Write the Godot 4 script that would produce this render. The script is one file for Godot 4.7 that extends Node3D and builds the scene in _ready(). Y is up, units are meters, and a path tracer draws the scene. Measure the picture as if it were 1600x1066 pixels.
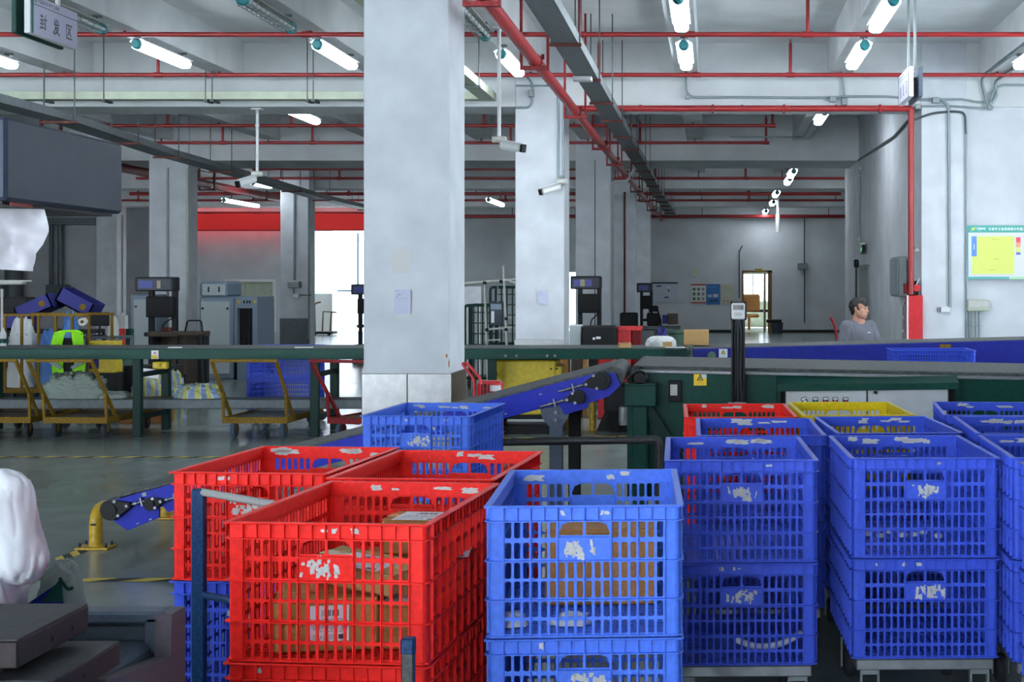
extends Node3D
# A parcel sorting hall seen from the loading side. Units are metres; the camera stands at the origin, 1.6 m up, and looks along -Z.
const F := 2222.0      # focal length in pixels of a 1600 x 1066 frame
const CX := 1114.0     # where the hall's own axis meets the frame
const CY := 445.0
const EYE := 1.6

var M := {}
var used_names := {}
var crate_parts := {}
var rng := RandomNumberGenerator.new()


class MB:
	# collects triangles; every face is given counter-clockwise seen from outside and stored clockwise as Godot wants
	var v := PackedVector3Array()
	var n := PackedVector3Array()
	var u := PackedVector2Array()

	func tri(a: Vector3, b: Vector3, c: Vector3) -> void:
		var m := (b - a).cross(c - a).normalized()
		trin(a, b, c, m, m, m)

	func trin(a: Vector3, b: Vector3, c: Vector3, na: Vector3, nb: Vector3, nc: Vector3, ua := Vector2.ZERO, ub := Vector2.ZERO, uc := Vector2.ZERO) -> void:
		v.append(a); v.append(c); v.append(b)
		n.append(na); n.append(nc); n.append(nb)
		u.append(ua); u.append(uc); u.append(ub)

	func quad(a: Vector3, b: Vector3, c: Vector3, d: Vector3) -> void:
		# a..d counter-clockwise, a lower left: also a texture's corners
		var m := (b - a).cross(d - a).normalized()
		trin(a, b, c, m, m, m, Vector2(0, 1), Vector2(1, 1), Vector2(1, 0))
		trin(a, c, d, m, m, m, Vector2(0, 1), Vector2(1, 0), Vector2(0, 0))

	func box(c: Vector3, s: Vector3, b := Basis.IDENTITY, ch := 0.0) -> MB:
		var h := s * 0.5
		if ch <= 0.0:
			for k in 3:
				for sg in [-1.0, 1.0]:
					var ax := Vector3.ZERO
					ax[k] = sg
					var p := Vector3.ZERO
					p[(k + 1) % 3] = 1.0
					var q := ax.cross(p)
					var o := ax * h[k]
					var ph := p * h[(k + 1) % 3]
					var qh := q * h[(k + 2) % 3]
					quad(c + b * (o - ph - qh), c + b * (o + ph - qh), c + b * (o + ph + qh), c + b * (o - ph + qh))
			return self
		ch = minf(ch, minf(h.x, minf(h.y, h.z)) * 0.9)
		var i := h - Vector3(ch, ch, ch)
		for k in 3:
			for sg in [-1.0, 1.0]:
				var ax := Vector3.ZERO
				ax[k] = sg
				var p := Vector3.ZERO
				p[(k + 1) % 3] = 1.0
				var q := ax.cross(p)
				var o := ax * h[k]
				var ph := p * i[(k + 1) % 3]
				var qh := q * i[(k + 2) % 3]
				quad(c + b * (o - ph - qh), c + b * (o + ph - qh), c + b * (o + ph + qh), c + b * (o - ph + qh))
		for k in 3:
			var k1 := (k + 1) % 3
			var k2 := (k + 2) % 3
			for s1 in [-1.0, 1.0]:
				for s2 in [-1.0, 1.0]:
					var e := Vector3.ZERO
					e[k] = i[k]
					var p1 := Vector3.ZERO
					p1[k1] = s1 * h[k1]
					p1[k2] = s2 * i[k2]
					var p2 := Vector3.ZERO
					p2[k1] = s1 * i[k1]
					p2[k2] = s2 * h[k2]
					if s1 * s2 > 0:
						quad(c + b * (p1 - e), c + b * (p2 - e), c + b * (p2 + e), c + b * (p1 + e))
					else:
						quad(c + b * (p2 - e), c + b * (p1 - e), c + b * (p1 + e), c + b * (p2 + e))
		for sx in [-1.0, 1.0]:
			for sy in [-1.0, 1.0]:
				for sz in [-1.0, 1.0]:
					var a := c + b * Vector3(sx * h.x, sy * i.y, sz * i.z)
					var d := c + b * Vector3(sx * i.x, sy * h.y, sz * i.z)
					var e := c + b * Vector3(sx * i.x, sy * i.y, sz * h.z)
					if sx * sy * sz > 0:
						tri(a, d, e)
					else:
						tri(a, e, d)
		return self

	func span(lo: Vector3, hi: Vector3, ch := 0.0) -> MB:
		return box((lo + hi) * 0.5, (hi - lo).abs(), Basis.IDENTITY, ch)

	func bar(a: Vector3, c: Vector3, w: float, h: float, ch := 0.0) -> MB:
		# a square bar from a to c; w across, h upwards
		var d := c - a
		return box((a + c) * 0.5, Vector3(w, h, d.length()), MB.facing(d), ch)

	static func facing(d: Vector3) -> Basis:
		var z := d.normalized()
		var up := Vector3.UP if absf(z.y) < 0.99 else Vector3.RIGHT
		var x := up.cross(z).normalized()
		return Basis(x, z.cross(x), z)

	func cyl(a: Vector3, c: Vector3, ra: float, rb := -1.0, seg := 12, caps := true) -> MB:
		if rb < 0: rb = ra
		var b := MB.facing(c - a)
		var slope := (b.z * (ra - rb) / maxf((c - a).length(), 1e-5))
		for k in seg:
			var d0 := b.x * cos(TAU * k / seg) + b.y * sin(TAU * k / seg)
			var d1 := b.x * cos(TAU * (k + 1) / seg) + b.y * sin(TAU * (k + 1) / seg)
			var n0 := (d0 + slope).normalized()
			var n1 := (d1 + slope).normalized()
			trin(a + d0 * ra, a + d1 * ra, c + d1 * rb, n0, n1, n1)
			trin(a + d0 * ra, c + d1 * rb, c + d0 * rb, n0, n1, n0)
			if caps:
				if ra > 0: tri(a, a + d1 * ra, a + d0 * ra)
				if rb > 0: tri(c, c + d0 * rb, c + d1 * rb)
		return self

	func tube(p: Array, r: float, seg := 10) -> MB:
		# a round pipe through the points, mitred at the bends
		var k := p.size()
		var b := MB.facing(p[1] - p[0])
		var rings := []
		for i in k:
			var t: Vector3
			if i == 0: t = (p[1] - p[0]).normalized()
			elif i == k - 1: t = (p[i] - p[i - 1]).normalized()
			else: t = ((p[i] - p[i - 1]).normalized() + (p[i + 1] - p[i]).normalized()).normalized()
			var x := (b.x - t * b.x.dot(t)).normalized()
			b = Basis(x, t.cross(x), t)
			var ring := []
			for j in seg:
				ring.append(b.x * cos(TAU * j / seg) + b.y * sin(TAU * j / seg))
			rings.append(ring)
		for i in k - 1:
			for j in seg:
				var j1 := (j + 1) % seg
				var a0: Vector3 = rings[i][j]
				var a1: Vector3 = rings[i][j1]
				var c0: Vector3 = rings[i + 1][j]
				var c1: Vector3 = rings[i + 1][j1]
				trin(p[i] + a0 * r, p[i] + a1 * r, p[i + 1] + c1 * r, a0, a1, c1)
				trin(p[i] + a0 * r, p[i + 1] + c1 * r, p[i + 1] + c0 * r, a0, c1, c0)
		for j in seg:
			var j1 := (j + 1) % seg
			tri(p[0], p[0] + rings[0][j1] * r, p[0] + rings[0][j] * r)
			tri(p[k - 1], p[k - 1] + rings[k - 1][j] * r, p[k - 1] + rings[k - 1][j1] * r)
		return self

	func lathe(prof: Array, o: Vector3, axis := Vector3.UP, seg := 16) -> MB:
		# prof: Vector2(radius, along the axis), from one end to the other
		var b := MB.facing(axis)
		for i in prof.size() - 1:
			var p: Vector2 = prof[i]
			var q: Vector2 = prof[i + 1]
			for k in seg:
				var d0 := b.x * cos(TAU * k / seg) + b.y * sin(TAU * k / seg)
				var d1 := b.x * cos(TAU * (k + 1) / seg) + b.y * sin(TAU * (k + 1) / seg)
				var t := Vector2(q.y - p.y, p.x - q.x).normalized()
				var n0 := d0 * t.x + b.z * t.y
				var n1 := d1 * t.x + b.z * t.y
				var a0 := o + d0 * p.x + b.z * p.y
				var a1 := o + d1 * p.x + b.z * p.y
				var c0 := o + d0 * q.x + b.z * q.y
				var c1 := o + d1 * q.x + b.z * q.y
				if p.x > 0: trin(a0, a1, c1, n0, n1, n1)
				if q.x > 0: trin(a0, c1, c0, n0, n1, n0)
		return self

	func prism(poly: PackedVector2Array, x: Transform3D, depth: float) -> MB:
		# poly counter-clockwise in x's xy plane, extruded towards x's z
		if Geometry2D.is_polygon_clockwise(poly):
			poly.reverse()
		var t := Geometry2D.triangulate_polygon(poly)
		for i in range(0, t.size(), 3):
			var a := poly[t[i]]
			var b := poly[t[i + 1]]
			var c := poly[t[i + 2]]
			if (b - a).cross(c - a) < 0:
				var s := b
				b = c
				c = s
			tri(x * Vector3(a.x, a.y, depth), x * Vector3(b.x, b.y, depth), x * Vector3(c.x, c.y, depth))
			tri(x * Vector3(a.x, a.y, 0), x * Vector3(c.x, c.y, 0), x * Vector3(b.x, b.y, 0))
		for i in poly.size():
			var a := poly[i]
			var b := poly[(i + 1) % poly.size()]
			quad(x * Vector3(a.x, a.y, 0), x * Vector3(b.x, b.y, 0), x * Vector3(b.x, b.y, depth), x * Vector3(a.x, a.y, depth))
		return self

	func heap(o: Vector3, s: Vector3, seed_: int, rough := 0.12, seg := 18, flat := 0.0, turn := 0.0) -> MB:
		# a slack bag: a lump resting on o with creases and dents; s full width, height, depth
		var fn := FastNoiseLite.new()
		fn.seed = seed_
		fn.frequency = 0.9
		fn.fractal_type = FastNoiseLite.FRACTAL_RIDGED
		fn.fractal_octaves = 3
		fn.domain_warp_enabled = true
		fn.domain_warp_amplitude = 0.5
		fn.domain_warp_frequency = 1.2
		if s.x > 0.15: seg = maxi(seg * 2, 36)
		var g := []
		var rows := seg / 2
		for i in rows + 1:
			var row := []
			for j in seg:
				var th := PI * 0.5 * (1.0 - float(i) / rows)
				var ph := -TAU * j / seg
				var cx := pow(cos(th), 0.55)
				var d := Vector3(cos(ph) * cx, pow(maxf(sin(th), 0), 0.8 + flat), sin(ph) * cx)
				var e := d * Vector3(1, 1.6 * s.y / maxf(s.x, s.z), s.z / s.x)
				var k := 1.0 + rough * (1.5 * fn.get_noise_3dv(e) + 0.5 * fn.get_noise_3dv(e * 2.7 + Vector3(5, 1, 2)) - 0.4)
				row.append(o + (d * s * Vector3(0.5, 1, 0.5) * Vector3(k, k, k)).rotated(Vector3.UP, turn))
			g.append(row)
		return grid(g, true)

	func grid(g: Array, wrap := false) -> MB:
		# rows of points, smooth; rows go down, columns anticlockwise seen from outside
		var r := g.size()
		var c: int = g[0].size()
		var nn := []
		for i in r:
			var row := []
			for j in c:
				var up: Vector3 = g[maxi(i - 1, 0)][j]
				var dn: Vector3 = g[mini(i + 1, r - 1)][j]
				var le: Vector3 = g[i][(j - 1 + c) % c if wrap else maxi(j - 1, 0)]
				var ri: Vector3 = g[i][(j + 1) % c if wrap else mini(j + 1, c - 1)]
				var m := (dn - up).cross(ri - le)
				row.append(m.normalized() if m.length() > 1e-9 else Vector3.UP)
			nn.append(row)
		for i in r - 1:
			for j in (c if wrap else c - 1):
				var k := (j + 1) % c
				trin(g[i][j], g[i + 1][j], g[i + 1][k], nn[i][j], nn[i + 1][j], nn[i + 1][k], Vector2(float(j) / c, float(i) / r), Vector2(float(j) / c, float(i + 1) / r), Vector2(float(j + 1) / c, float(i + 1) / r))
				trin(g[i][j], g[i + 1][k], g[i][k], nn[i][j], nn[i + 1][k], nn[i][k], Vector2(float(j) / c, float(i) / r), Vector2(float(j + 1) / c, float(i + 1) / r), Vector2(float(j + 1) / c, float(i) / r))
		return self

	func mesh() -> ArrayMesh:
		var a := []
		a.resize(Mesh.ARRAY_MAX)
		a[Mesh.ARRAY_VERTEX] = v
		a[Mesh.ARRAY_NORMAL] = n
		a[Mesh.ARRAY_TEX_UV] = u
		var m := ArrayMesh.new()
		m.add_surface_from_arrays(Mesh.PRIMITIVE_TRIANGLES, a)
		return m


# ---- naming and parenting

func numbered(called: String) -> String:
	var k: int = used_names.get(called, 0)
	used_names[called] = k + 1
	return called if k == 0 else "%s_%03d" % [called, k]


func tag(o: Node3D, label: String, category: String, group := "", kind := "") -> Node3D:
	if label: o.set_meta("label", label)
	if category: o.set_meta("category", category)
	if group: o.set_meta("group", group)
	if kind: o.set_meta("kind", kind)
	return o


func thing(called: String, label: String, category: String, at := Vector3.ZERO, turn := 0.0, group := "") -> Node3D:
	var o := Node3D.new()
	o.name = numbered(called)
	add_child(o)
	o.position = at
	o.rotation.y = deg_to_rad(turn)
	return tag(o, label, category, group)


func obj(called: String, b, mat: Material, parent: Node3D = null, label := "") -> MeshInstance3D:
	var o := MeshInstance3D.new()
	o.mesh = b.mesh() if b is MB else b
	o.material_override = mat
	if parent:
		o.name = called
		var k := 0
		while parent.has_node(NodePath(o.name)):
			k += 1
			o.name = "%s_%03d" % [called, k]
		parent.add_child(o, true)
	else:
		o.name = numbered(called)
		add_child(o, true)
	if label: o.set_meta("label", label)
	return o


func solo(called: String, b, mat: Material, label: String, category: String, group := "") -> MeshInstance3D:
	var o := obj(called, b, mat)
	tag(o, label, category, group)
	return o


func struct(called: String, b, mat: Material, label := "", parent: Node3D = null) -> MeshInstance3D:
	var o := obj(called, b, mat, parent)
	if not parent:
		o.set_meta("kind", "structure")
		if label: o.set_meta("label", label)
	return o


func P(x: float, y: float, z: float) -> Vector3:
	# the point z metres deep in the hall that stands on the given sight line
	return Vector3((x - CX) * z / F, EYE - (y - CY) * z / F, -z)


# ---- materials

func noise_tex(freq: float, lo: float, hi: float, seed_: int, kind := FastNoiseLite.TYPE_SIMPLEX_SMOOTH, oct := 5, size := 512) -> NoiseTexture2D:
	var t := NoiseTexture2D.new()
	var fn := FastNoiseLite.new()
	fn.seed = seed_
	fn.frequency = freq
	fn.noise_type = kind
	fn.fractal_octaves = oct
	t.noise = fn
	t.width = size
	t.height = size
	t.seamless = true
	var g := Gradient.new()
	g.set_color(0, Color(lo, lo, lo))
	g.set_color(1, Color(hi, hi, hi))
	t.color_ramp = g
	return t


func mat(c: Color, rough := 0.6, metal := 0.0, tex: Texture2D = null, scale := 1.0, rtex: Texture2D = null, world := false) -> StandardMaterial3D:
	var m := StandardMaterial3D.new()
	m.albedo_color = c
	m.roughness = rough
	m.metallic = metal
	if tex:
		m.albedo_texture = tex
		m.uv1_triplanar = true
		m.uv1_world_triplanar = world
		m.uv1_scale = Vector3.ONE * scale
	if rtex:
		m.roughness_texture = rtex
		m.roughness_texture_channel = BaseMaterial3D.TEXTURE_CHANNEL_RED
	return m


func rgb(r: int, g: int, b: int) -> Color:
	return Color8(r, g, b)


func glow(c: Color, e: float) -> StandardMaterial3D:
	var m := mat(c, 0.5)
	m.emission_enabled = true
	m.emission = c
	m.emission_energy_multiplier = e
	return m


func print_mat(im: Image, rough := 0.55) -> StandardMaterial3D:
	var m := StandardMaterial3D.new()
	m.albedo_texture = ImageTexture.create_from_image(im)
	m.roughness = rough
	m.texture_repeat = false
	return m


# ---- pictures of print: lines of ink on an Image

const GLYPH := {
	"feng": "10,16,48,16 29,4,29,44 5,42,52,42 10,62,48,62 29,44,29,86 4,90,54,84 56,32,98,32 82,5,82,92 82,92,68,84 60,50,70,66",
	"fa": "28,8,18,36 18,36,90,34 50,4,44,36 44,36,28,72 28,72,6,94 36,52,82,52 82,52,60,80 60,80,24,96 40,56,64,80 64,80,96,96 66,8,80,22",
	"qu": "12,8,92,8 12,8,12,92 12,92,96,92 74,22,30,76 34,24,82,74",
	"zhong": "16,28,84,28 16,28,16,62 84,28,84,62 16,62,84,62 50,4,50,98",
	"guo": "10,8,90,8 10,8,10,94 90,8,90,94 10,94,90,94 28,26,72,26 30,50,70,50 26,76,74,76 50,26,50,76 60,58,68,68",
	"you": "8,26,52,26 8,26,8,84 52,26,52,84 8,84,52,84 8,54,52,54 30,6,30,84 64,12,64,96 64,12,90,12 90,12,78,38 78,38,92,56 92,56,80,70 80,70,68,64",
	"zheng": "6,14,50,14 28,14,28,84 28,44,48,44 12,40,12,84 4,88,54,80 66,6,54,38 60,26,96,26 88,26,56,92 62,44,96,92",
	"dong": "12,18,88,18 42,4,24,48 24,48,84,48 54,30,54,92 54,92,42,84 34,60,18,82 70,60,88,82",
	"guan": "8,16,92,16 34,6,34,28 66,6,66,28 50,28,50,38 12,40,88,40 12,40,12,52 88,40,88,52 30,54,70,54 20,68,80,68 42,68,16,96 60,68,60,92 60,92,92,90",
	"shi": "50,2,50,14 8,18,92,18 22,36,22,80 22,36,78,36 78,36,78,80 50,18,50,98",
	"hu": "10,10,90,10 40,10,32,46 32,46,72,46 72,46,64,88 30,66,68,66 6,90,94,90",
	"huan": "6,26,36,26 22,4,22,94 4,62,36,50 56,4,44,26 54,16,78,16 78,16,68,32 46,34,46,62 46,34,88,34 88,34,88,62 40,64,96,64 68,34,40,96 66,64,96,96",
	"ju": "16,8,84,8 84,8,84,30 16,30,84,30 16,8,16,60 16,60,6,96 28,46,90,46 90,46,84,94 36,60,36,84 36,60,68,60 68,60,68,84 36,84,68,84",
	"wang": "12,10,12,96 12,10,88,10 88,10,88,96 26,26,46,76 46,26,24,76 54,26,76,76 76,26,54,76",
	"ge": "4,28,40,28 22,4,22,96 22,36,4,70 22,40,38,56 62,4,44,36 58,18,86,18 86,18,44,60 56,30,96,58 54,62,54,94 54,62,88,62 88,62,88,94 54,94,88,94",
	"fen": "40,6,8,48 60,6,94,48 26,50,74,50 74,50,66,94 46,50,20,96",
	"bu": "6,20,94,20 44,2,8,66 30,46,30,86 30,46,80,46 80,46,80,84 54,30,54,98",
	"tu": "10,8,90,8 10,8,10,94 90,8,90,94 10,94,90,94 40,22,26,44 36,30,66,30 66,30,28,66 40,40,74,66 46,70,58,76 40,82,56,90",
	"yi": "14,14,82,14 82,14,20,78 20,78,20,92 20,92,90,92 90,92,90,76",
}


func blank(w: int, h: int, c: Color) -> Image:
	var im := Image.create(w, h, false, Image.FORMAT_RGB8)
	im.fill(c)
	return im


func ink(im: Image, a: Vector2, b: Vector2, w: float, c: Color) -> void:
	var k := int(ceil((b - a).length() / maxf(w * 0.4, 0.5))) + 1
	for i in k + 1:
		var p := a.lerp(b, float(i) / k)
		im.fill_rect(Rect2i(int(round(p.x - w * 0.5)), int(round(p.y - w * 0.5)), maxi(int(round(w)), 1), maxi(int(round(w)), 1)), c)


func glyph(im: Image, called: String, at: Vector2, s: Vector2, w: float, c: Color) -> void:
	for stroke in String(GLYPH[called]).split(" "):
		var f := stroke.split_floats(",")
		ink(im, at + Vector2(f[0], f[1]) * 0.01 * s, at + Vector2(f[2], f[3]) * 0.01 * s, w, c)


func scribble(im: Image, r: Rect2i, lines: int, c: Color, seed_: int) -> void:
	# lines of print too small to read
	var g := RandomNumberGenerator.new()
	g.seed = seed_
	for i in lines:
		var y := r.position.y + int((i + 0.3) * r.size.y / lines)
		var x := r.position.x
		while x < r.end.x:
			var w := g.randi_range(2, 7)
			if g.randf() < 0.8: im.fill_rect(Rect2i(x, y, mini(w, r.end.x - x), maxi(int(r.size.y / lines * 0.45), 1)), c)
			x += w + g.randi_range(1, 3)


func bent(pts: Array, r := 0.06, k := 5) -> Array:
	# a path with its inner corners rounded
	var out := [pts[0]]
	for i in range(1, pts.size() - 1):
		var a: Vector3 = pts[i - 1]
		var b: Vector3 = pts[i]
		var c: Vector3 = pts[i + 1]
		var d := minf(r, minf((a - b).length(), (c - b).length()) * 0.45)
		var p := b + (a - b).normalized() * d
		var q := b + (c - b).normalized() * d
		for j in k + 1:
			var t := float(j) / k
			out.append(p.lerp(b, t).lerp(b.lerp(q, t), t))
	out.append(pts[-1])
	return out


func _ready() -> void:
	rng.seed = 7
	set_view()
	make_materials()
	build_hall()
	build_ceiling_gear()
	build_far_side()
	build_conveyors()
	build_carts()
	build_crates()
	build_foreground()
	build_people()


func set_view() -> void:
	var cam := Camera3D.new()
	cam.name = "camera"
	add_child(cam)
	cam.position = Vector3(0, EYE, 0)
	cam.near = 0.1
	cam.far = 200.0
	# the photograph's verticals and cross beams are all parallel: a level lens, shifted
	var per := cam.near / F
	cam.set_frustum(1066.0 * per, Vector2((800.0 - CX) * per, (CY - 533.0) * per), cam.near, cam.far)
	cam.current = true
	var env := Environment.new()
	env.background_mode = Environment.BG_SKY
	var sky := Sky.new()
	var sm := ProceduralSkyMaterial.new()
	sm.sky_top_color = Color(0.74, 0.80, 0.86)
	sm.sky_horizon_color = Color(0.88, 0.91, 0.94)
	sm.ground_bottom_color = Color(0.32, 0.33, 0.34)
	sm.ground_horizon_color = Color(0.5, 0.52, 0.54)
	sm.sky_energy_multiplier = 1.0
	sky.sky_material = sm
	env.sky = sky
	env.background_energy_multiplier = 11.0
	env.tonemap_mode = Environment.TONE_MAPPER_LINEAR
	env.tonemap_exposure = 1.0
	env.sdfgi_enabled = true
	env.ssao_enabled = true
	env.ssil_enabled = true
	var we := WorldEnvironment.new()
	we.name = "world_environment"
	we.environment = env
	add_child(we)
	# a high sun from behind the hall: it strikes the yards outside, whose pale ground lights the ceiling through the doors
	var sun := DirectionalLight3D.new()
	sun.name = "sun"
	sun.light_energy = 58.0
	sun.light_color = Color(0.9, 0.95, 1.0)
	sun.light_angular_distance = 0.5
	sun.sky_mode = DirectionalLight3D.SKY_MODE_LIGHT_ONLY
	sun.shadow_enabled = true
	add_child(sun)
	sun.look_at_from_position(Vector3.ZERO, Vector3(0.25, -0.9, 0.36))


const TUBE_GLOW := 22.0
const TUBE_LIGHT := 1.1


func make_materials() -> void:
	var grime := noise_tex(0.006, 0.9, 1.0, 3)
	var fine := noise_tex(0.03, 0.86, 1.0, 5, FastNoiseLite.TYPE_SIMPLEX_SMOOTH, 6)
	var smear := noise_tex(0.006, 0.17, 0.27, 9, FastNoiseLite.TYPE_SIMPLEX_SMOOTH, 3)
	var scuff := noise_tex(0.02, 0.35, 0.7, 11)
	var worn := noise_tex(0.025, 0.62, 1.0, 13, FastNoiseLite.TYPE_SIMPLEX_SMOOTH, 6)
	M.wall = mat(rgb(222, 226, 232), 0.75, 0, grime, 0.35, null, true)
	M.column = mat(rgb(223, 228, 235), 0.6, 0, grime, 0.5, null, true)
	M.ceiling = mat(rgb(232, 236, 238), 0.85, 0, grime, 0.25, null, true)
	M.beam = mat(rgb(230, 234, 236), 0.85, 0, grime, 0.3, null, true)
	M.far_wall = mat(rgb(206, 211, 216), 0.8, 0, grime, 0.2, null, true)
	M.floor = mat(rgb(138, 150, 147), 1.0, 0, fine, 0.12, smear, true)
	M.yard = mat(rgb(206, 205, 200), 0.9)
	M.steel = mat(rgb(142, 146, 150), 1.0, 0.85, fine, 0.8, scuff)
	M.guard = mat(rgb(128, 130, 131), 0.3, 0.9, fine, 0.6)
	M.galv = mat(rgb(120, 128, 130), 0.5, 0.4)
	M.duct = mat(rgb(104, 112, 116), 0.55, 0.3, fine, 0.7)
	M.beige = mat(rgb(196, 205, 184), 0.5, 0.1, grime, 1.0)
	M.pipe_red = mat(rgb(146, 26, 30), 0.42, 0.0, fine, 1.0)
	M.rust = mat(rgb(104, 44, 36), 0.7, 0.2, worn, 2.0)
	M.rod = mat(rgb(70, 76, 78), 0.6, 0.4)
	M.conduit = mat(rgb(122, 136, 140), 0.45, 0.3)
	M.dark_conduit = mat(rgb(40, 52, 56), 0.5)
	M.teal = mat(rgb(24, 112, 120), 0.45)
	M.tube_dead = mat(rgb(200, 208, 208), 0.25)
	M.tube = glow(Color(0.93, 0.97, 1.0), TUBE_GLOW)
	M.white = mat(rgb(228, 230, 232), 0.5)
	M.off_white = mat(rgb(205, 206, 200), 0.55, 0, fine, 2.0)
	M.lens = mat(rgb(16, 18, 20), 0.12)
	M.black = mat(rgb(24, 25, 27), 0.5)
	M.black_soft = mat(rgb(30, 31, 34), 0.85)
	M.rubber = mat(rgb(38, 42, 48), 0.8)
	M.tyre = mat(rgb(64, 84, 108), 0.75, 0, fine, 6.0)
	M.green = mat(rgb(10, 68, 58), 0.45, 0.0, fine, 1.2)
	M.green_dark = mat(rgb(10, 48, 42), 0.5, 0.0, fine, 1.2)
	M.belt = mat(rgb(96, 102, 102), 0.6, 0, worn, 1.5)
	M.blue_paint = mat(rgb(28, 42, 168), 0.38, 0.0, fine, 1.0)
	M.blue_dark = mat(rgb(26, 36, 128), 0.45, 0.0, fine, 1.0)
	M.blue_dark.metallic_specular = 0.3
	M.slate = mat(rgb(74, 86, 104), 0.5, 0.1, fine, 2.0)
	M.yellow_paint = mat(rgb(214, 172, 26), 0.42, 0.0, worn, 2.0)
	M.yellow_panel = mat(rgb(222, 194, 40), 0.5, 0.0, fine, 1.0)
	M.yellow_worn = mat(rgb(142, 110, 30), 0.6, 0.1, worn, 3.0)
	M.bar_worn = mat(rgb(74, 76, 76), 0.5, 0.35, worn, 4.0)
	M.red_paint = mat(rgb(206, 36, 44), 0.4, 0.0, fine, 1.0)
	M.red_dark = mat(rgb(142, 34, 38), 0.5, 0.0, worn, 2.0)
	M.banner = mat(rgb(226, 34, 30), 0.7)
	M.banner.backlight_enabled = true
	M.banner.backlight = Color(0.24, 0.02, 0.018)
	M.crate_blue = mat(rgb(82, 128, 244), 0.42, 0, fine, 2.5)
	M.crate_indigo = mat(rgb(62, 90, 214), 0.42, 0, fine, 2.5)
	M.crate_red = mat(rgb(242, 38, 32), 0.42, 0, fine, 2.5)
	M.crate_yellow = mat(rgb(236, 208, 26), 0.42, 0, fine, 2.5)
	for k in ["crate_blue", "crate_indigo", "crate_red", "crate_yellow"]:
		M[k].backlight_enabled = true
		M[k].backlight = M[k].albedo_color * 0.35
	M.residue = mat(rgb(206, 206, 204), 0.85, 0, fine, 8.0)
	M.paper = mat(rgb(226, 226, 230), 0.8)
	M.card = mat(rgb(186, 130, 72), 0.75, 0, fine, 3.0)
	M.card_dark = mat(rgb(164, 108, 54), 0.75, 0, fine, 3.0)
	M.card_pale = mat(rgb(200, 160, 104), 0.75, 0, fine, 3.0)
	M.tape = mat(rgb(206, 172, 116), 0.18)
	M.hood = mat(rgb(40, 48, 62), 0.45, 0.1, grime, 2.0)
	M.cloth = mat(rgb(236, 237, 244), 0.85)
	M.cloth.rim_enabled = true
	M.cloth.rim = 0.3
	M.suit = mat(rgb(238, 239, 246), 0.8)
	M.iron = mat(rgb(50, 51, 55), 0.5, 0.05, worn, 3.0)
	M.iron_edge = mat(rgb(36, 28, 29), 0.55, 0.05, worn, 3.0)
	M.plastic_grey = mat(rgb(62, 72, 84), 0.5, 0, fine, 4.0)
	M.plastic_mauve = mat(rgb(80, 72, 80), 0.5, 0, fine, 4.0)
	M.post_blue = mat(rgb(26, 66, 112), 0.4, 0.1, worn, 5.0)
	M.chipped = mat(rgb(186, 184, 182), 0.7, 0.1, worn, 12.0)
	M.cabinet = mat(rgb(214, 220, 224), 0.4, 0, grime, 1.0)
	M.kiosk = mat(rgb(38, 40, 46), 0.5)
	M.machine_grey = mat(rgb(120, 138, 156), 0.5)
	M.machine_pale = mat(rgb(176, 188, 190), 0.5)
	M.desk = mat(rgb(92, 78, 66), 0.6, 0, worn, 2.0)
	M.tarp = mat(rgb(134, 148, 140), 0.75)
	M.hivis = mat(rgb(150, 240, 20), 0.7)
	M.navy = mat(rgb(30, 34, 110), 0.7)
	M.bag_blue = mat(rgb(70, 118, 186), 0.6)
	M.bag_white = mat(rgb(200, 204, 206), 0.7)
	M.green_bin = mat(rgb(70, 98, 82), 0.6)
	M.wood = mat(rgb(140, 104, 62), 0.6, 0, worn, 2.0)
	M.glass = mat(Color(0.9, 0.95, 0.97, 0.12), 0.05)
	M.glass.transparency = BaseMaterial3D.TRANSPARENCY_ALPHA
	M.film = mat(Color(0.85, 0.88, 0.9, 0.35), 0.12)
	M.film.transparency = BaseMaterial3D.TRANSPARENCY_ALPHA
	# dull paint and plastic: little gloss
	for k in ["green", "green_dark", "yellow_worn", "crate_blue", "crate_indigo", "crate_red", "crate_yellow", "hood", "iron", "iron_edge", "blue_paint", "duct", "belt", "plastic_grey", "plastic_mauve", "red_dark", "post_blue", "kiosk", "black"]:
		M[k].metallic_specular = 0.3
	# striped woven sacks
	var im := blank(128, 128, rgb(132, 156, 196))
	for k in 4:
		im.fill_rect(Rect2i(k * 32, 0, 14, 128), rgb(190, 192, 110))
		im.fill_rect(Rect2i(k * 32 + 14, 0, 3, 128), rgb(200, 206, 210))
	M.striped = print_mat(im, 0.7)
	M.striped.texture_repeat = true
	M.striped.uv1_scale = Vector3(3, 3, 1)
	M.tape_yellow = mat(rgb(206, 176, 52), 0.6)
	M.skin = mat(rgb(196, 146, 122), 0.55)
	M.skin.subsurf_scatter_enabled = true
	M.skin.subsurf_scatter_strength = 0.1
	M.hair = mat(rgb(18, 17, 18), 0.55)
	M.shirt = mat(rgb(104, 106, 116), 0.85)
	M.trousers = mat(rgb(40, 42, 52), 0.85)


# ---- the hall

const COLS := [-2.46, -10.7, -19.0]
const SLAB := 4.955
const MAIN_UNDER := 4.07
const RIB_UNDER := 4.478


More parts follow.
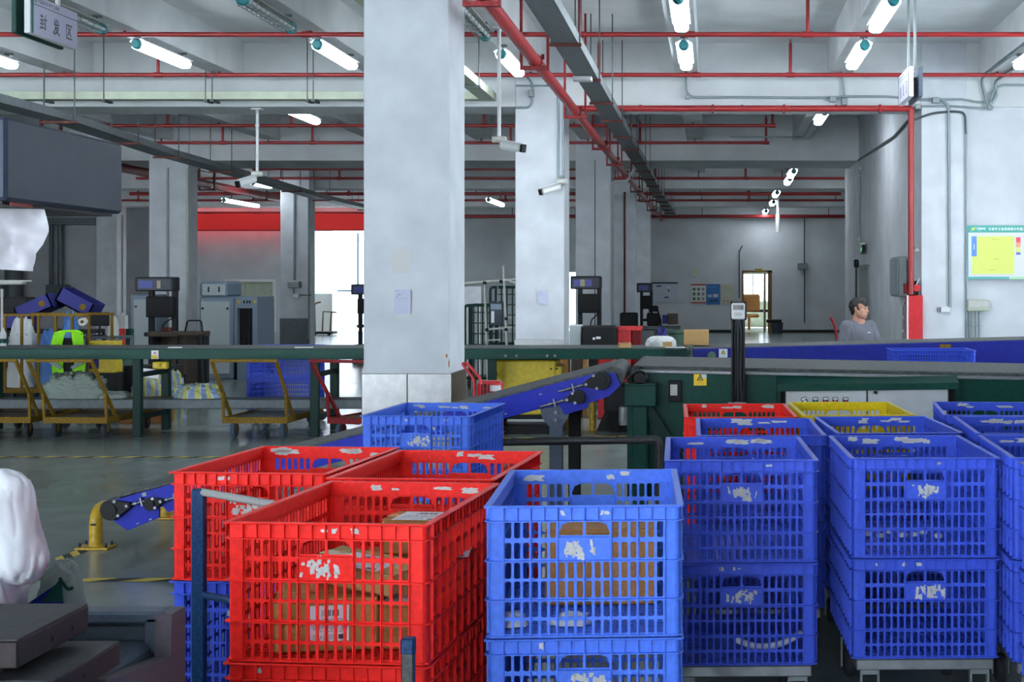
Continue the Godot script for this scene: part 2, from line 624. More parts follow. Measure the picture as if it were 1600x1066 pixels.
func build_hall() -> void:
	struct("floor", MB.new().span(Vector3(-27.3, -0.3, -48.0), Vector3(8.9, 0, 4.8)), M.floor, "grey green polished epoxy floor of the hall")
	struct("ground", MB.new().span(Vector3(-120, -0.6, -140), Vector3(120, -0.31, 120)), M.yard, "pale concrete yard around the building")
	struct("ceiling", MB.new().span(Vector3(-27.3, SLAB, -48.0), Vector3(8.9, SLAB + 0.25, 4.8)), M.ceiling, "white painted concrete ceiling slab")
	for i in range(-12, 5):
		var x := -0.36 + 2.1 * i
		struct("beam", MB.new().span(Vector3(x - 0.16, RIB_UNDER, -47.5), Vector3(x + 0.16, SLAB + 0.01, 4.6)), M.beam, "white secondary ceiling beam running along the hall")
	for r in [[-3.0, -2.1], [5.2, 6.1], [11.2, 12.0], [19.72, 20.6], [28.28, 30.2], [36.5, 37.3], [44.8, 45.6]]:
		struct("beam", MB.new().span(Vector3(-27, MAIN_UNDER, -r[1]), Vector3(8.6, SLAB + 0.012, -r[0])), M.beam, "deep white main beam across the hall")
	# walls; the loading side is behind the camera and to its right, with open dock doors
	struct("wall_left", MB.new().span(Vector3(-27.3, 0, -48.0), Vector3(-27.0, SLAB, 4.8)), M.far_wall, "plain left wall of the hall")
	var back := MB.new()
	var xs := [-27.3, -25.0, -19.0, -18.5, -12.6, -12.1, -6.2, -5.7, 0.2, 8.9]
	for i in range(0, xs.size() - 1, 2):
		back.span(Vector3(xs[i], 0, 4.5), Vector3(xs[i + 1], SLAB, 4.8))
	back.span(Vector3(-27.3, 4.85, 4.51), Vector3(8.9, SLAB, 4.79))
	struct("wall_front", back, M.wall, "loading side wall with open dock doors, behind the camera")
	var rw := MB.new()
	var zs := [4.8, -10.0, -12.6, -13.2, -15.6, -48.0]
	for i in range(0, zs.size() - 1, 2):
		rw.span(Vector3(8.6, 0, zs[i + 1]), Vector3(8.9, SLAB, zs[i]))
	rw.span(Vector3(8.61, 4.6, -48.0), Vector3(8.89, SLAB, 4.8))
	struct("wall_right", rw, M.wall, "right wall with open dock doors, outside the picture")
	# far wall with its openings
	var fz := -47.6
	var far := MB.new()
	for s in [[-27.3, -17.9, 0, SLAB], [-17.9, -16.25, 0, 3.46], [-16.25, -14.7, 1.72, 3.46], [-14.7, -13.42, 0, 3.46], [-17.9, -10.8, 3.95, SLAB], [-11.0, -10.8, 0, 3.46], [-10.8, -5.1, 0, SLAB], [-5.1, -4.5, 2.02, SLAB], [-4.5, 1.02, 0, SLAB], [1.02, 1.94, 2.02, SLAB], [1.94, 8.9, 0, SLAB]]:
		far.span(Vector3(s[0], s[2], fz - 0.3), Vector3(s[1], s[3], fz))
	struct("wall_far", far, M.far_wall, "long dim white far wall with door openings")
	struct("baseboard_far", MB.new().span(Vector3(-4.4, 0, fz), Vector3(0.95, 0.09, fz + 0.02)).span(Vector3(2.05, 0, fz), Vector3(8.6, 0.09, fz + 0.02)), M.black_soft, "dark skirting along the far wall")
	# bright yard behind the left doorway: white walls under the open sky
	struct("wall_yard", MB.new().span(Vector3(-14.6, 0, -54.2), Vector3(-3.0, 3.3, -54.0)).span(Vector3(-14.6, 0, -54.0), Vector3(-14.4, 4.2, -47.95)), M.wall, "sunlit white wall behind the left doorway")
	struct("floor", MB.new().span(Vector3(-14.6, -0.3, -54.2), Vector3(8.9, -0.005, -48.0)), M.yard, "pale floor behind the far doorways")
	struct("roof_canopy", MB.new().span(Vector3(-18.2, 4.5, -51.2), Vector3(-3.0, 4.7, -47.95)), M.wall, "white canopy over the yard behind the left doorway")
	var w := struct("window_1", MB.new().span(Vector3(-13.05, 2.95, -54.0), Vector3(-10.8, 3.02, -53.94)).span(Vector3(-13.05, 2.95, -54.0), Vector3(-12.98, 3.3, -53.94)), M.conduit, "steel window frame in the sunlit wall")
	struct("pane", MB.new().span(Vector3(-12.98, 3.02, -53.99), Vector3(-10.8, 3.3, -53.97)), M.glass, "", w)
	var dz := -53.97
	var d := struct("door_1", MB.new().span(Vector3(-12.0, 0, dz - 0.03), Vector3(-10.6, 2.7, dz + 0.01)), M.white, "white outer door in the sunlit wall")
	struct("door_frame", MB.new().span(Vector3(-12.08, 0, dz), Vector3(-12.0, 2.78, dz + 0.05)).span(Vector3(-12.08, 2.7, dz), Vector3(-10.6, 2.78, dz + 0.05)).span(Vector3(-12.0, 1.12, dz), Vector3(-10.6, 1.16, dz + 0.03)), M.conduit, "", d)
	# lift doors on the left of the far wall
	d = struct("door_2", MB.new().span(Vector3(-16.25, 0.0, fz - 0.28), Vector3(-14.7, 1.72, fz - 0.24)), M.beige, "beige lift door set back in the far wall")
	for k in 3:
		struct("door_panel", MB.new().span(Vector3(-16.22 + k * 0.51, 0.02, fz - 0.24), Vector3(-15.74 + k * 0.51, 1.69, fz - 0.215), 0.008), M.beige, "", d)
	struct("door_frame", MB.new().span(Vector3(-16.32, 0, fz - 0.2), Vector3(-16.22, 1.78, fz + 0.03)).span(Vector3(-14.73, 0, fz - 0.2), Vector3(-14.63, 1.78, fz + 0.03)).span(Vector3(-16.22, 1.7, fz - 0.2), Vector3(-14.73, 1.78, fz + 0.03)), M.white, "", d)
	# open office door at the right: the room behind has a bright window
	d = struct("door_3", MB.new().span(Vector3(1.72, 0.02, fz - 0.95), Vector3(1.77, 2.0, fz - 0.1), 0.01), M.wood, "open wooden door at the right of the far wall")
	struct("door_frame", MB.new().span(Vector3(0.97, 0, fz - 0.1), Vector3(1.03, 2.08, fz + 0.02)).span(Vector3(1.84, 0, fz - 0.1), Vector3(1.97, 2.08, fz + 0.02)).span(Vector3(0.97, 2.01, fz - 0.1), Vector3(1.97, 2.08, fz + 0.02)), M.wood, "", d)
	var off := MB.new()
	off.span(Vector3(-2.9, 0, -54.2), Vector3(8.9, 0.95, -54.0)).span(Vector3(-2.9, 2.0, -54.2), Vector3(8.9, SLAB, -54.0))
	off.span(Vector3(-2.9, 0, -54.0), Vector3(-2.7, SLAB, -47.9)).span(Vector3(8.7, 0, -54.0), Vector3(8.9, SLAB, -47.9)).span(Vector3(-2.9, SLAB, -54.2), Vector3(8.9, SLAB + 0.2, -47.9))
	struct("wall_office", off, M.beige, "beige office room behind the open door")
	w = struct("window_2", MB.new().span(Vector3(0.0, 0.93, -54.05), Vector3(3.2, 0.99, -53.95)).span(Vector3(1.5, 0.95, -54.1), Vector3(1.55, 2.0, -54.0)), M.white, "white framed window of the office")
	struct("pane", MB.new().span(Vector3(0.0, 0.99, -54.11), Vector3(3.2, 2.0, -54.10)), M.glass, "", w)
	solo("office_chair", MB.new().box(Vector3(1.28, 0.95, -50.6), Vector3(0.78, 0.62, 0.12), Basis.IDENTITY, 0.05).box(Vector3(1.28, 0.5, -50.3), Vector3(0.7, 0.12, 0.6), Basis.IDENTITY, 0.04).cyl(Vector3(1.28, 0, -50.3), Vector3(1.28, 0.45, -50.3), 0.05), M.card_dark, "brown chair back seen through the open far right door", "chair")
	solo("office_desk", MB.new().span(Vector3(0.2, 0.62, -51.6), Vector3(2.4, 0.7, -50.9), 0.01).span(Vector3(0.25, 0, -51.5), Vector3(0.3, 0.62, -51.0)).span(Vector3(2.3, 0, -51.5), Vector3(2.35, 0.62, -51.0)), M.black_soft, "dark desk in the room behind the open far right door", "desk")
	# partition on the right: a column, the bright cross wall and the side wall going back
	var cz := -19.72
	var colm := struct("column", MB.new().span(Vector3(2.89, 0, cz - 0.7), Vector3(3.515, SLAB + 0.002, cz + 0.02)), M.column, "white column at the corner of the bright right wall")
	colm.set_meta("label", "white column at the corner of the bright right wall")
	struct("wall_cross", MB.new().span(Vector3(3.5, 0, cz - 0.35), Vector3(8.7, SLAB, cz - 0.06)), M.wall, "bright white cross wall with the notice board")
	var side := MB.new()
	for s in [[-20.4, -26.35, 0.0, SLAB], [-26.35, -27.7, 1.92, SLAB], [-27.7, -31.2, 0.0, SLAB]]:
		side.span(Vector3(2.9, s[2], s[1]), Vector3(3.1, s[3], s[0]))
	side.span(Vector3(3.0, 0, -31.2), Vector3(8.7, SLAB, -31.0))
	struct("wall_side", side, M.wall, "white side wall running back behind the red hydrant pipe")
	d = struct("door_4", MB.new().span(Vector3(3.0, 0, -27.6), Vector3(3.05, 1.9, -26.9), 0.01), M.wood, "half open door in the white side wall")
	struct("door_frame", MB.new().span(Vector3(2.86, 0, -27.76), Vector3(3.02, 1.98, -27.68)).span(Vector3(2.86, 0, -26.37), Vector3(3.02, 1.98, -26.29)).span(Vector3(2.86, 1.9, -27.7), Vector3(3.02, 1.98, -26.3)), M.galv, "", d)
	# columns
	var cp := [
		[568, 702, 11.28, 0.7, "nearest white column with a steel guard and a paper notice"],
		[805, 881.6, 19.7, 0.7, "white column carrying the wall camera and two conduits"],
		[899.3, 955, 28.2, 0.75, "white column behind the camera column, with a joint down its face"],
		[945, 993, 36.4, 0.7, "narrow dim column with a brown cable down its face"],
		[975, 1016, 44.7, 0.7, "farthest column of the middle row, before the far wall"],
		[232.5, 294.5, 28.2, 0.5, "dim column between the scanning machine and the grey hood"],
		[438, 483.6, 35.9, 0.5, "column with a switch box, left of the bright doorway"],
		[150, 183, 44.7, 0.7, "far left column with one side lit white"],
		[-270, -235, 44.7, 0.7, "column outside the picture on the left"]]
	for c in cp:
		var a := P(c[0], CY, c[2])
		var b := P(c[1], CY, c[2])
		var st := struct("column", MB.new().span(Vector3(a.x, 0, -c[2] - c[3]), Vector3(b.x, SLAB, -c[2]), 0.012), M.column, c[4])
		if c[0] == 568:
			var top := 0.895
			var w0 := b.x - a.x
			struct("guard_panel", MB.new().span(Vector3(a.x - 0.012, 0, -c[2]), Vector3(a.x + w0 * 0.51, top, -c[2] + 0.014), 0.004), M.guard, "", st)
			struct("guard_panel", MB.new().span(Vector3(a.x + w0 * 0.515, 0, -c[2]), Vector3(b.x + 0.012, top, -c[2] + 0.012), 0.004), M.guard, "", st)
			struct("guard_panel", MB.new().span(Vector3(b.x, 0, -c[2] - c[3] - 0.01), Vector3(b.x + 0.014, top, -c[2] + 0.002), 0.004), M.guard, "", st)
			struct("guard_panel", MB.new().span(Vector3(a.x - 0.014, 0, -c[2] - c[3] - 0.01), Vector3(a.x, top, -c[2] + 0.002), 0.004), M.guard, "", st)
			# chipped plaster by the edge
			struct("plaster_chip", chip(P(698, 556, c[2]) + Vector3(0, 0, 0.002), 0.02, 0.04, 3), M.card_dark, "", st)
			struct("plaster_chip", chip(P(702.5, 568, c[2]) + Vector3(-0.005, 0, 0.002), 0.012, 0.10, 4), M.card_dark, "", st)
		elif c[0] == 438 or c[0] == 805:
			var top: float = 0.75 if c[0] == 438 else 0.84
			struct("guard_panel", MB.new().span(Vector3(a.x - 0.012, 0, -c[2]), Vector3(b.x + 0.006, top, -c[2] + 0.012), 0.004), M.duct if c[0] == 438 else M.guard, "", st)
		elif c[0] == 899.3:
			struct("joint_strip", MB.new().span(Vector3(P(929, 0, 28.2).x, 0, -28.2), Vector3(P(930.4, 0, 28.2).x, MAIN_UNDER, -28.19)), M.dark_conduit, "", st)
	# floor tape: yellow and black lines
	tape(Vector3(P(118, 906.5, 7.7).x, 0, -7.7), Vector3(0.6, 0, -7.7), 0.09, 26, "yellow and black floor tape crossing behind the red crates")
	tape(P(88, 876, 8.24) * Vector3(1, 0, 1), P(134, 858.5, 8.58) * Vector3(1, 0, 1), 0.09, 4, "short slanting piece of floor tape by the yellow bollard")
	tape(Vector3(-7.2, 0, -13.2), Vector3(-3.0, 0, -13.2), 0.07, 34, "faded floor tape in front of the green conveyor")


func chip(at: Vector3, w: float, h: float, seed_: int) -> MB:
	var g := RandomNumberGenerator.new()
	g.seed = seed_
	var p := PackedVector2Array()
	for k in 9:
		var t := TAU * k / 9
		var r := g.randf_range(0.5, 1.0)
		p.append(Vector2(cos(t) * w * r * 0.5, sin(t) * h * r * 0.5))
	return MB.new().prism(p, Transform3D(Basis.IDENTITY, at), 0.002)


func tape(a: Vector3, b: Vector3, w: float, k: int, label: String) -> void:
	var yel := MB.new()
	var blk := MB.new()
	var d := (b - a) / k
	var s := d.normalized().cross(Vector3.UP) * w * 0.5
	for i in k:
		var m := yel if i % 2 == 0 else blk
		var p := a + d * i + Vector3(0, 0.002, 0)
		var q := p + d
		var sl := d.normalized() * w * 0.7
		m.quad(p + s - sl, q + s - sl, q - s + sl, p - s + sl)
	var o := struct("trim_tape", yel, M.tape_yellow, label)
	struct("black_band", blk, M.black_soft, "", o)


# ---- under the ceiling

func light_fitting(x: float, y: float, z0: float, z1: float, lit: bool, label: String, top := RIB_UNDER) -> void:
	var c := Vector3(x, y, -(z0 + z1) * 0.5)
	var l := z1 - z0
	var t := thing("ceiling_light", label, "light", c, 0, "tube lights under the ceiling beams" if lit else "dead tube lights under the ceiling beams")
	var h := l * 0.5
	# open reflector: a shallow trough with flared sides
	var r := MB.new()
	r.prism(PackedVector2Array([Vector2(-0.1, 0.04), Vector2(-0.094, 0.036), Vector2(-0.045, 0.064), Vector2(0.045, 0.064), Vector2(0.094, 0.036), Vector2(0.1, 0.04), Vector2(0.05, 0.076), Vector2(-0.05, 0.076)]), Transform3D(Basis.IDENTITY, Vector3(0, 0, -h + 0.06)), l - 0.12)
	obj("reflector", r, M.white if lit else M.off_white, t)
	var d := MB.new()
	if lit:
		d.prism(round_rect(0.15, 0.1, 0.045, 4), Transform3D(Basis.IDENTITY, Vector3(0, 0, -h + 0.07)), l - 0.14)
		obj("lamp_tube", d, M.tube, t)
		var a := AreaLight3D.new()
		a.name = "tube_light"
		a.area_size = Vector2(0.14, l - 0.2)
		a.light_color = Color(0.93, 0.97, 1.0)
		a.light_energy = TUBE_LIGHT
		a.shadow_enabled = true
		a.area_range = 60.0
		t.add_child(a)
		a.position = Vector3(0, -0.06, 0)
		a.rotation.x = -PI / 2
	else:
		for s in [-1, 1]:
			obj("lamp_tube", MB.new().cyl(Vector3(s * 0.035, 0.0, -h + 0.06), Vector3(s * 0.035, 0.0, h - 0.06), 0.022, -1, 10), M.tube_dead, t)
		var g := MB.new()
		for k in 11:
			var z := -h + 0.1 + k * (l - 0.2) / 10
			g.tube([Vector3(-0.09, 0.02, z), Vector3(-0.06, -0.045, z), Vector3(0.06, -0.045, z), Vector3(0.09, 0.02, z)], 0.004, 4)
		for s in [-1, 0, 1]:
			g.cyl(Vector3(s * 0.06, -0.046, -h + 0.08), Vector3(s * 0.06, -0.046, h - 0.08), 0.004, -1, 4)
		obj("guard_wire", g, M.galv, t)
	for s in [-1, 1]:
		obj("end_cap", MB.new().lathe([Vector2(0, -0.05), Vector2(0.05, -0.05), Vector2(0.062, -0.03), Vector2(0.062, 0.02), Vector2(0.045, 0.05), Vector2(0, 0.05)], Vector3(0, 0.005, s * (h - 0.04)), Vector3(0, 0, s), 12), M.teal, t)
		obj("hanger", MB.new().cyl(Vector3(0, 0.07, s * (h - 0.16)), Vector3(0, top - y, s * (h - 0.16)), 0.008, -1, 6).box(Vector3(0, top - y - 0.01, s * (h - 0.16)), Vector3(0.09, 0.02, 0.05)), M.rod, t)


func round_rect(w: float, h: float, r: float, k: int) -> PackedVector2Array:
	var p := PackedVector2Array()
	for q in 4:
		var c := Vector2((w * 0.5 - r) * (1 if q == 0 or q == 3 else -1), (h * 0.5 - r) * (1 if q < 2 else -1))
		for i in k + 1:
			var t := PI * 0.5 * (q + float(i) / k)
			p.append(c + Vector2(cos(t), sin(t)) * r)
	return p


func pipe_run(label: String, x0: float, x1: float, y: float, z: float, r: float, risers: Array, group := "sprinkler pipes across the hall") -> void:
	var t := thing("sprinkler_pipe", label, "pipe", Vector3(x0, y, -z), 0, group)
	obj("pipe", MB.new().cyl(Vector3.ZERO, Vector3(x1 - x0, 0, 0), r, -1, 10), M.pipe_red, t)
	for s in risers:
		var x: float = (s[0] - CX) * z / F - x0
		var hh: float = minf(s[1], over(x + x0, z) - y - 0.052)
		obj("riser", MB.new().cyl(Vector3(x, -0.01, 0), Vector3(x, hh, 0), r * 0.8, -1, 8).cyl(Vector3(x, hh, 0), Vector3(x, hh + 0.05, 0), r * 0.35, -1, 6).cyl(Vector3(x - 0.06, 0, 0), Vector3(x + 0.06, 0, 0), r * 1.25, -1, 10), M.pipe_red, t)
	# clips that hold the pipe to the ribs above
	for i in range(-12, 5):
		var bx := -0.36 + 2.1 * i
		if bx > x0 + 0.2 and bx < x1 - 0.2 and y < RIB_UNDER - r - 0.005:
			obj("clip", MB.new().span(Vector3(bx - x0 - 0.012, 0, -0.012), Vector3(bx - x0 + 0.012, RIB_UNDER - y - 0.001, 0.012)), M.rust, t)


func conduit(label: String, pts: Array, r: float, m: Material, category := "conduit", group := "") -> Node3D:
	return solo("conduit", MB.new().tube(bent(pts, 0.12), r, 8), m, label, category, group)


func junction(at: Vector3, s: Vector3, label: String) -> void:
	var t := thing("junction_box", label, "junction box", at, 0, "grey junction boxes on the beam and wall")
	obj("body", MB.new().box(Vector3.ZERO, s, Basis.IDENTITY, 0.008), M.conduit, t)
	obj("lid", MB.new().box(Vector3(0, 0, s.z * 0.5 + 0.003), Vector3(s.x * 0.88, s.y * 0.86, 0.008), Basis.IDENTITY, 0.003), M.galv, t)


func cctv(label: String, at: Vector3, dir: Vector3, mount: Vector3) -> void:
	# at: the joint of the bracket; dir: where it looks; mount: pole top or wall
	var t := thing("security_camera", label, "camera", at)
	var d := dir.normalized()
	var b := MB.facing(-d)
	var o := -Vector3(0, 0.06, 0) + d * 0.06
	obj("housing", MB.new().box(o + d * 0.12, Vector3(0.105, 0.095, 0.3), b, 0.025).box(o + d * 0.1 + b.y * 0.056, Vector3(0.125, 0.012, 0.36), b, 0.005), M.white, t)
	obj("front", MB.new().box(o + d * 0.275, Vector3(0.1, 0.09, 0.03), b, 0.01), M.lens, t)
	obj("bracket", MB.new().box(Vector3(0, 0.0, 0), Vector3(0.16, 0.07, 0.08), Basis.IDENTITY, 0.012).cyl(Vector3.ZERO, o, 0.025), M.off_white, t)
	if mount.y - at.y > 0.3:
		obj("pole", MB.new().cyl(Vector3(0, 0.03, 0), mount - at, 0.021, -1, 10).cyl(mount - at - Vector3(0, 0.25, 0), mount - at - Vector3(0, 0.22, 0), 0.03).box(mount - at - Vector3(0, 0.01, 0), Vector3(0.14, 0.02, 0.14)), M.white, t)
	else:
		obj("mount", MB.new().bar(Vector3(0, 0.01, 0), mount - at, 0.08, 0.1, 0.01), M.galv, t)


func hanging_sign(label: String, x: float, z0: float, z1: float, y0: float, y1: float, side: float, rods: bool) -> void:
	var im := blank(512, 192, rgb(190, 189, 212))
	var inkc := rgb(40, 44, 62)
	var k := 0
	for g in ["zhong", "guo", "you", "zheng", "dong", "guan", "shi", "hu", "huan", "ju"]:
		glyph(im, g, Vector2(66 + k * 24, 12), Vector2(20, 20), 2, inkc)
		k += 1
	im.fill_rect(Rect2i(34, 8, 20, 26), rgb(60, 100, 90))
	im.fill_rect(Rect2i(38, 14, 12, 3), rgb(190, 189, 212))
	im.fill_rect(Rect2i(36, 24, 14, 3), rgb(190, 189, 212))
	im.fill_rect(Rect2i(24, 42, 488, 4), inkc)
	k = 0
	for g in ["feng", "fa", "qu"]:
		glyph(im, g, Vector2(88 + k * 144, 78), Vector2(76, 82), 8, inkc)
		k += 1
	im.fill_rect(Rect2i(0, 0, 24, 192), rgb(28, 84, 78))
	var t := thing("hanging_sign", label, "sign", Vector3(x, y0, -(z0 + z1) * 0.5))
	var h := (z1 - z0) * 0.5
	var hy := y1 - y0
	obj("board", MB.new().box(Vector3(-side * 0.03, hy * 0.5, 0), Vector3(0.05, hy, h * 2), Basis.IDENTITY, 0.006), M.white, t)
	obj("back_board", MB.new().box(Vector3(-side * 0.13, hy * 0.5, 0), Vector3(0.04, hy, h * 2), Basis.IDENTITY, 0.006), M.green_dark if side > 0 else M.slate, t)
	var f := MB.new()
	var q := Vector3(side * 0.001, 0, 0)
	if side > 0:
		f.quad(q + Vector3(0, 0.004, h - 0.004), q + Vector3(0, 0.004, -h + 0.004), q + Vector3(0, hy - 0.004, -h + 0.004), q + Vector3(0, hy - 0.004, h - 0.004))
	else:
		f.quad(q + Vector3(0, 0.004, -h + 0.004), q + Vector3(0, 0.004, h - 0.004), q + Vector3(0, hy - 0.004, h - 0.004), q + Vector3(0, hy - 0.004, -h + 0.004))
	obj("print", f, print_mat(im), t)
	for s in [-1, 1]:
		var zz: float = s * h * 0.62
		obj("hanger", MB.new().span(Vector3(-side * 0.09 - 0.012, hy - 0.02, zz - 0.02), Vector3(-side * 0.09 + 0.012, over(x - side * 0.09, (z0 + z1) * 0.5) - y0 - 0.001, zz + 0.02)), M.galv if rods else M.white, t)
		obj("spacer", MB.new().span(Vector3(-side * 0.13, hy * 0.6, zz - 0.015), Vector3(-side * 0.02, hy * 0.6 + 0.03, zz + 0.015)), M.black, t)


func cable_tray(called: String, label: String, pts: Array, w: float, h: float, m: Material) -> Node3D:
	var t := thing(called, label, "cable tray", pts[0])
	var body := MB.new()
	for i in pts.size() - 1:
		var a: Vector3 = pts[i] - pts[0]
		var b: Vector3 = pts[i + 1] - pts[0]
		var s := (b - a).normalized().cross(Vector3.UP).normalized() * w * 0.5
		body.bar(a + Vector3(0, 0.004, 0), b + Vector3(0, 0.004, 0), w, 0.008)
		body.bar(a + s + Vector3(0, h * 0.5, 0), b + s + Vector3(0, h * 0.5, 0), 0.008, h)
		body.bar(a - s + Vector3(0, h * 0.5, 0), b - s + Vector3(0, h * 0.5, 0), 0.008, h)
		body.bar(a + Vector3(0, h, 0), b + Vector3(0, h, 0), w + 0.012, 0.006)
	obj("channel", body, m, t)
	return t


func over(x: float, z: float) -> float:
	# height of what is overhead at x, z metres deep
	for r in [[-3.0, -2.1], [5.2, 6.1], [11.2, 12.0], [19.72, 20.6], [28.28, 30.2], [36.5, 37.3], [44.8, 45.6]]:
		if z > r[0] - 0.03 and z < r[1] + 0.03: return MAIN_UNDER
	var i := roundf((x + 0.36) / 2.1)
	return RIB_UNDER if absf(x - (-0.36 + 2.1 * i)) < 0.19 else SLAB


func build_ceiling_gear() -> void:
	# tube lights: x, y, near end, far end
	var lit := [
		[-6.58, 4.346, 16.2, 17.8, "lit tube light right of the hanging white sign, above the grey hood"],
		[-4.53, 4.346, 16.25, 17.9, "lit tube light just left of the nearest column's top"],
		[-2.52, 4.346, 16.9, 18.5, "lit tube light between the camera pole and the red main pipe"],
		[-0.335, 4.346, 16.3, 17.95, "lit tube light right of the cable tray, the one farther back over the red pipe"],
		[-0.335, 4.346, 13.6, 15.25, "lit tube light at the top edge right of the cable tray, nearer one"],
		[1.745, 4.346, 13.7, 15.3, "lit tube light at the top edge beside the right sign's rods"],
		[1.745, 4.346, 16.3, 17.9, "slanting lit tube light left of the right sign, behind a nearer one"],
		[3.84, 4.346, 16.3, 17.9, "lit tube light cut by the right edge, under the conduits"],
		[-8.76, 4.346, 16.2, 17.85, "lit tube light cut by the left edge, below the hanging sign"],
		[-6.68, 4.346, 22.4, 24.0, "lit tube light behind the beige tray, left of the nearest column"],
		[1.78, 4.346, 22.6, 24.1, "lit tube light just under the red framed opening at the right"],
		[1.8, 4.12, 31.6, 33.1, "upper of two touching lit tube lights deep in the right bay"],
		[1.84, 4.12, 33.9, 35.4, "lower of two touching lit tube lights deep in the right bay"],
		[1.72, 4.06, 38.0, 39.5, "small lit tube light over the far white drop pole"],
		[1.78, 4.02, 41.6, 43.0, "small lit tube light beside the far white drop pole"],
		[1.72, 3.98, 46.0, 47.2, "farthest lit tube light near the far right wall"],
		[-13.6, 3.95, 39.5, 42.5, "lit tube light over the red banner's left part"],
		[-11.3, 4.1, 34.9, 36.3, "lit tube light behind the left hanging camera"],
		[-10.75, 3.98, 42.2, 44.4, "lit tube light over the red banner by the nearest column"],
		[-6.35, 4.0, 40.2, 42.9, "far lit tube light between the nearest column and the camera column"],
	]
	for a in lit:
		light_fitting(a[0], a[1], a[2], a[3], true, a[4], over(a[0], (a[2] + a[3]) * 0.5))
	light_fitting(-4.53, 4.346, 13.65, 15.3, false, "dead caged tube light at the top edge, left of the nearest column")
	light_fitting(-2.52, 4.346, 13.5, 15.75, false, "dead caged tube light just right of the nearest column's top")
	light_fitting(-6.58, 4.346, 13.65, 15.35, false, "dead tube light half hidden behind the hanging white sign")
	# red sprinkler pipes
	pipe_run("uppermost red sprinkler pipe across the whole picture", -11.5, 8.5, 4.434, 16.1, 0.028, [[480, 0.4], [906, 0.42], [1262, 0.42], [1078, 0.4]])
	pipe_run("second red sprinkler pipe from the top, before the deep white beam", -11.5, 8.5, 4.434, 19.2, 0.028, [[247, 0.36], [936, 0.43], [1235, 0.43], [1088, 0.3]])
	pipe_run("red sprinkler pipe behind the deep beam, upper of two", -11.4, 1.07, 4.42, 25.2, 0.03, [[262, 0.35], [455, 0.3], [756, 0.3], [1207, 0.45]])
	pipe_run("red sprinkler pipe behind the deep beam, lower of two", -11.3, 1.06, 4.397, 28.0, 0.03, [[348, 0.3], [488, 0.3], [798, 0.3], [1000, 0.4], [1197, 0.5]])
	pipe_run("dim red pipe just under the dark double beam", -10.2, -2.2, 4.16, 31.5, 0.03, [[532, 0.3]])
	pipe_run("dim red pipe in the third bay, over the far lights", -14.5, 3.3, 4.275, 35.75, 0.035, [[530, 0.3], [1165, 0.3], [1024, 0.3]])
	pipe_run("thick dark red pipe in the far bay", -16.4, 3.6, 4.156, 40.0, 0.05, [[545, 0.3], [1170, 0.3]])
	pipe_run("thin far red pipe before the last beam", -18.5, 4.1, 4.24, 44.5, 0.035, [[216, 0.3], [790, 0.3], [1170, 0.3]])
	pipe_run("farthest dark red pipe along the top of the far wall", -10.4, 4.4, 3.87, 47.2, 0.06, [])
	conduit("thin grey conduit across the far right bay between red pipes", [Vector3(-1.2, 4.33, -38.2), Vector3(3.5, 4.33, -38.2)], 0.02, M.dark_conduit)
	# the red main: a big pipe along the hall in U hangers
	var t := thing("red_main_pipe", "big red water pipe running back beside the cable tray", "pipe", Vector3(-1.706, 3.75, -8.0))
	obj("pipe", MB.new().cyl(Vector3.ZERO, Vector3(0, 0, -39.2), 0.057, -1, 16), M.pipe_red, t)
	for z in [10.5, 13.6, 17.6, 21.7, 24.6, 27.4, 31.7, 35.4, 39.6, 43.2]:
		var hg := MB.new()
		var q := Vector3(0, 0, 8.0 - z)
		var up: float = over(-1.85, z) - 3.751
		var ur: float = over(-1.56, z) - 3.751
		hg.span(q + Vector3(-0.14, -0.075, -0.02), q + Vector3(-0.115, up, 0.02)).span(q + Vector3(0.115, -0.075, -0.02), q + Vector3(0.14, ur, 0.02)).span(q + Vector3(-0.14, -0.095, -0.025), q + Vector3(0.14, -0.06, 0.025))
		obj("hanger", hg, M.rust if z > 30 else M.red_dark, t)
		obj("clamp", MB.new().cyl(q + Vector3(0, 0, -0.09), q + Vector3(0, 0, -0.05), 0.068, -1, 16).box(q + Vector3(0.07, 0.04, -0.07), Vector3(0.03, 0.05, 0.03)), M.red_dark, t)
	t = thing("red_main_pipe", "thick dull red pipe high on the left, passing behind a column", "pipe", Vector3(-12.1, 4.0, -24.0))
	obj("pipe", MB.new().cyl(Vector3.ZERO, Vector3(0, 0, -18.0), 0.1, -1, 16), M.red_dark, t)
	for z in [26.0, 34.0, 38.0]:
		var q := Vector3(0, 0, 24.0 - z)
		obj("hanger", MB.new().span(q + Vector3(-0.2, -0.15, -0.03), q + Vector3(-0.16, over(-12.28, z) - 4.001, 0.03)).span(q + Vector3(0.16, -0.15, -0.03), q + Vector3(0.2, over(-11.92, z) - 4.001, 0.03)).span(q + Vector3(-0.2, -0.15, -0.03), q + Vector3(0.2, -0.11, 0.03)), M.rust, t)
	# grey cable tray beside it, on rusty brackets
	t = cable_tray("cable_tray", "grey cable tray on rusty brackets, running back beside the red pipe", [Vector3(-1.379, 3.86, -7.5), Vector3(-1.379, 3.86, -47.0)], 0.23, 0.1, M.duct)
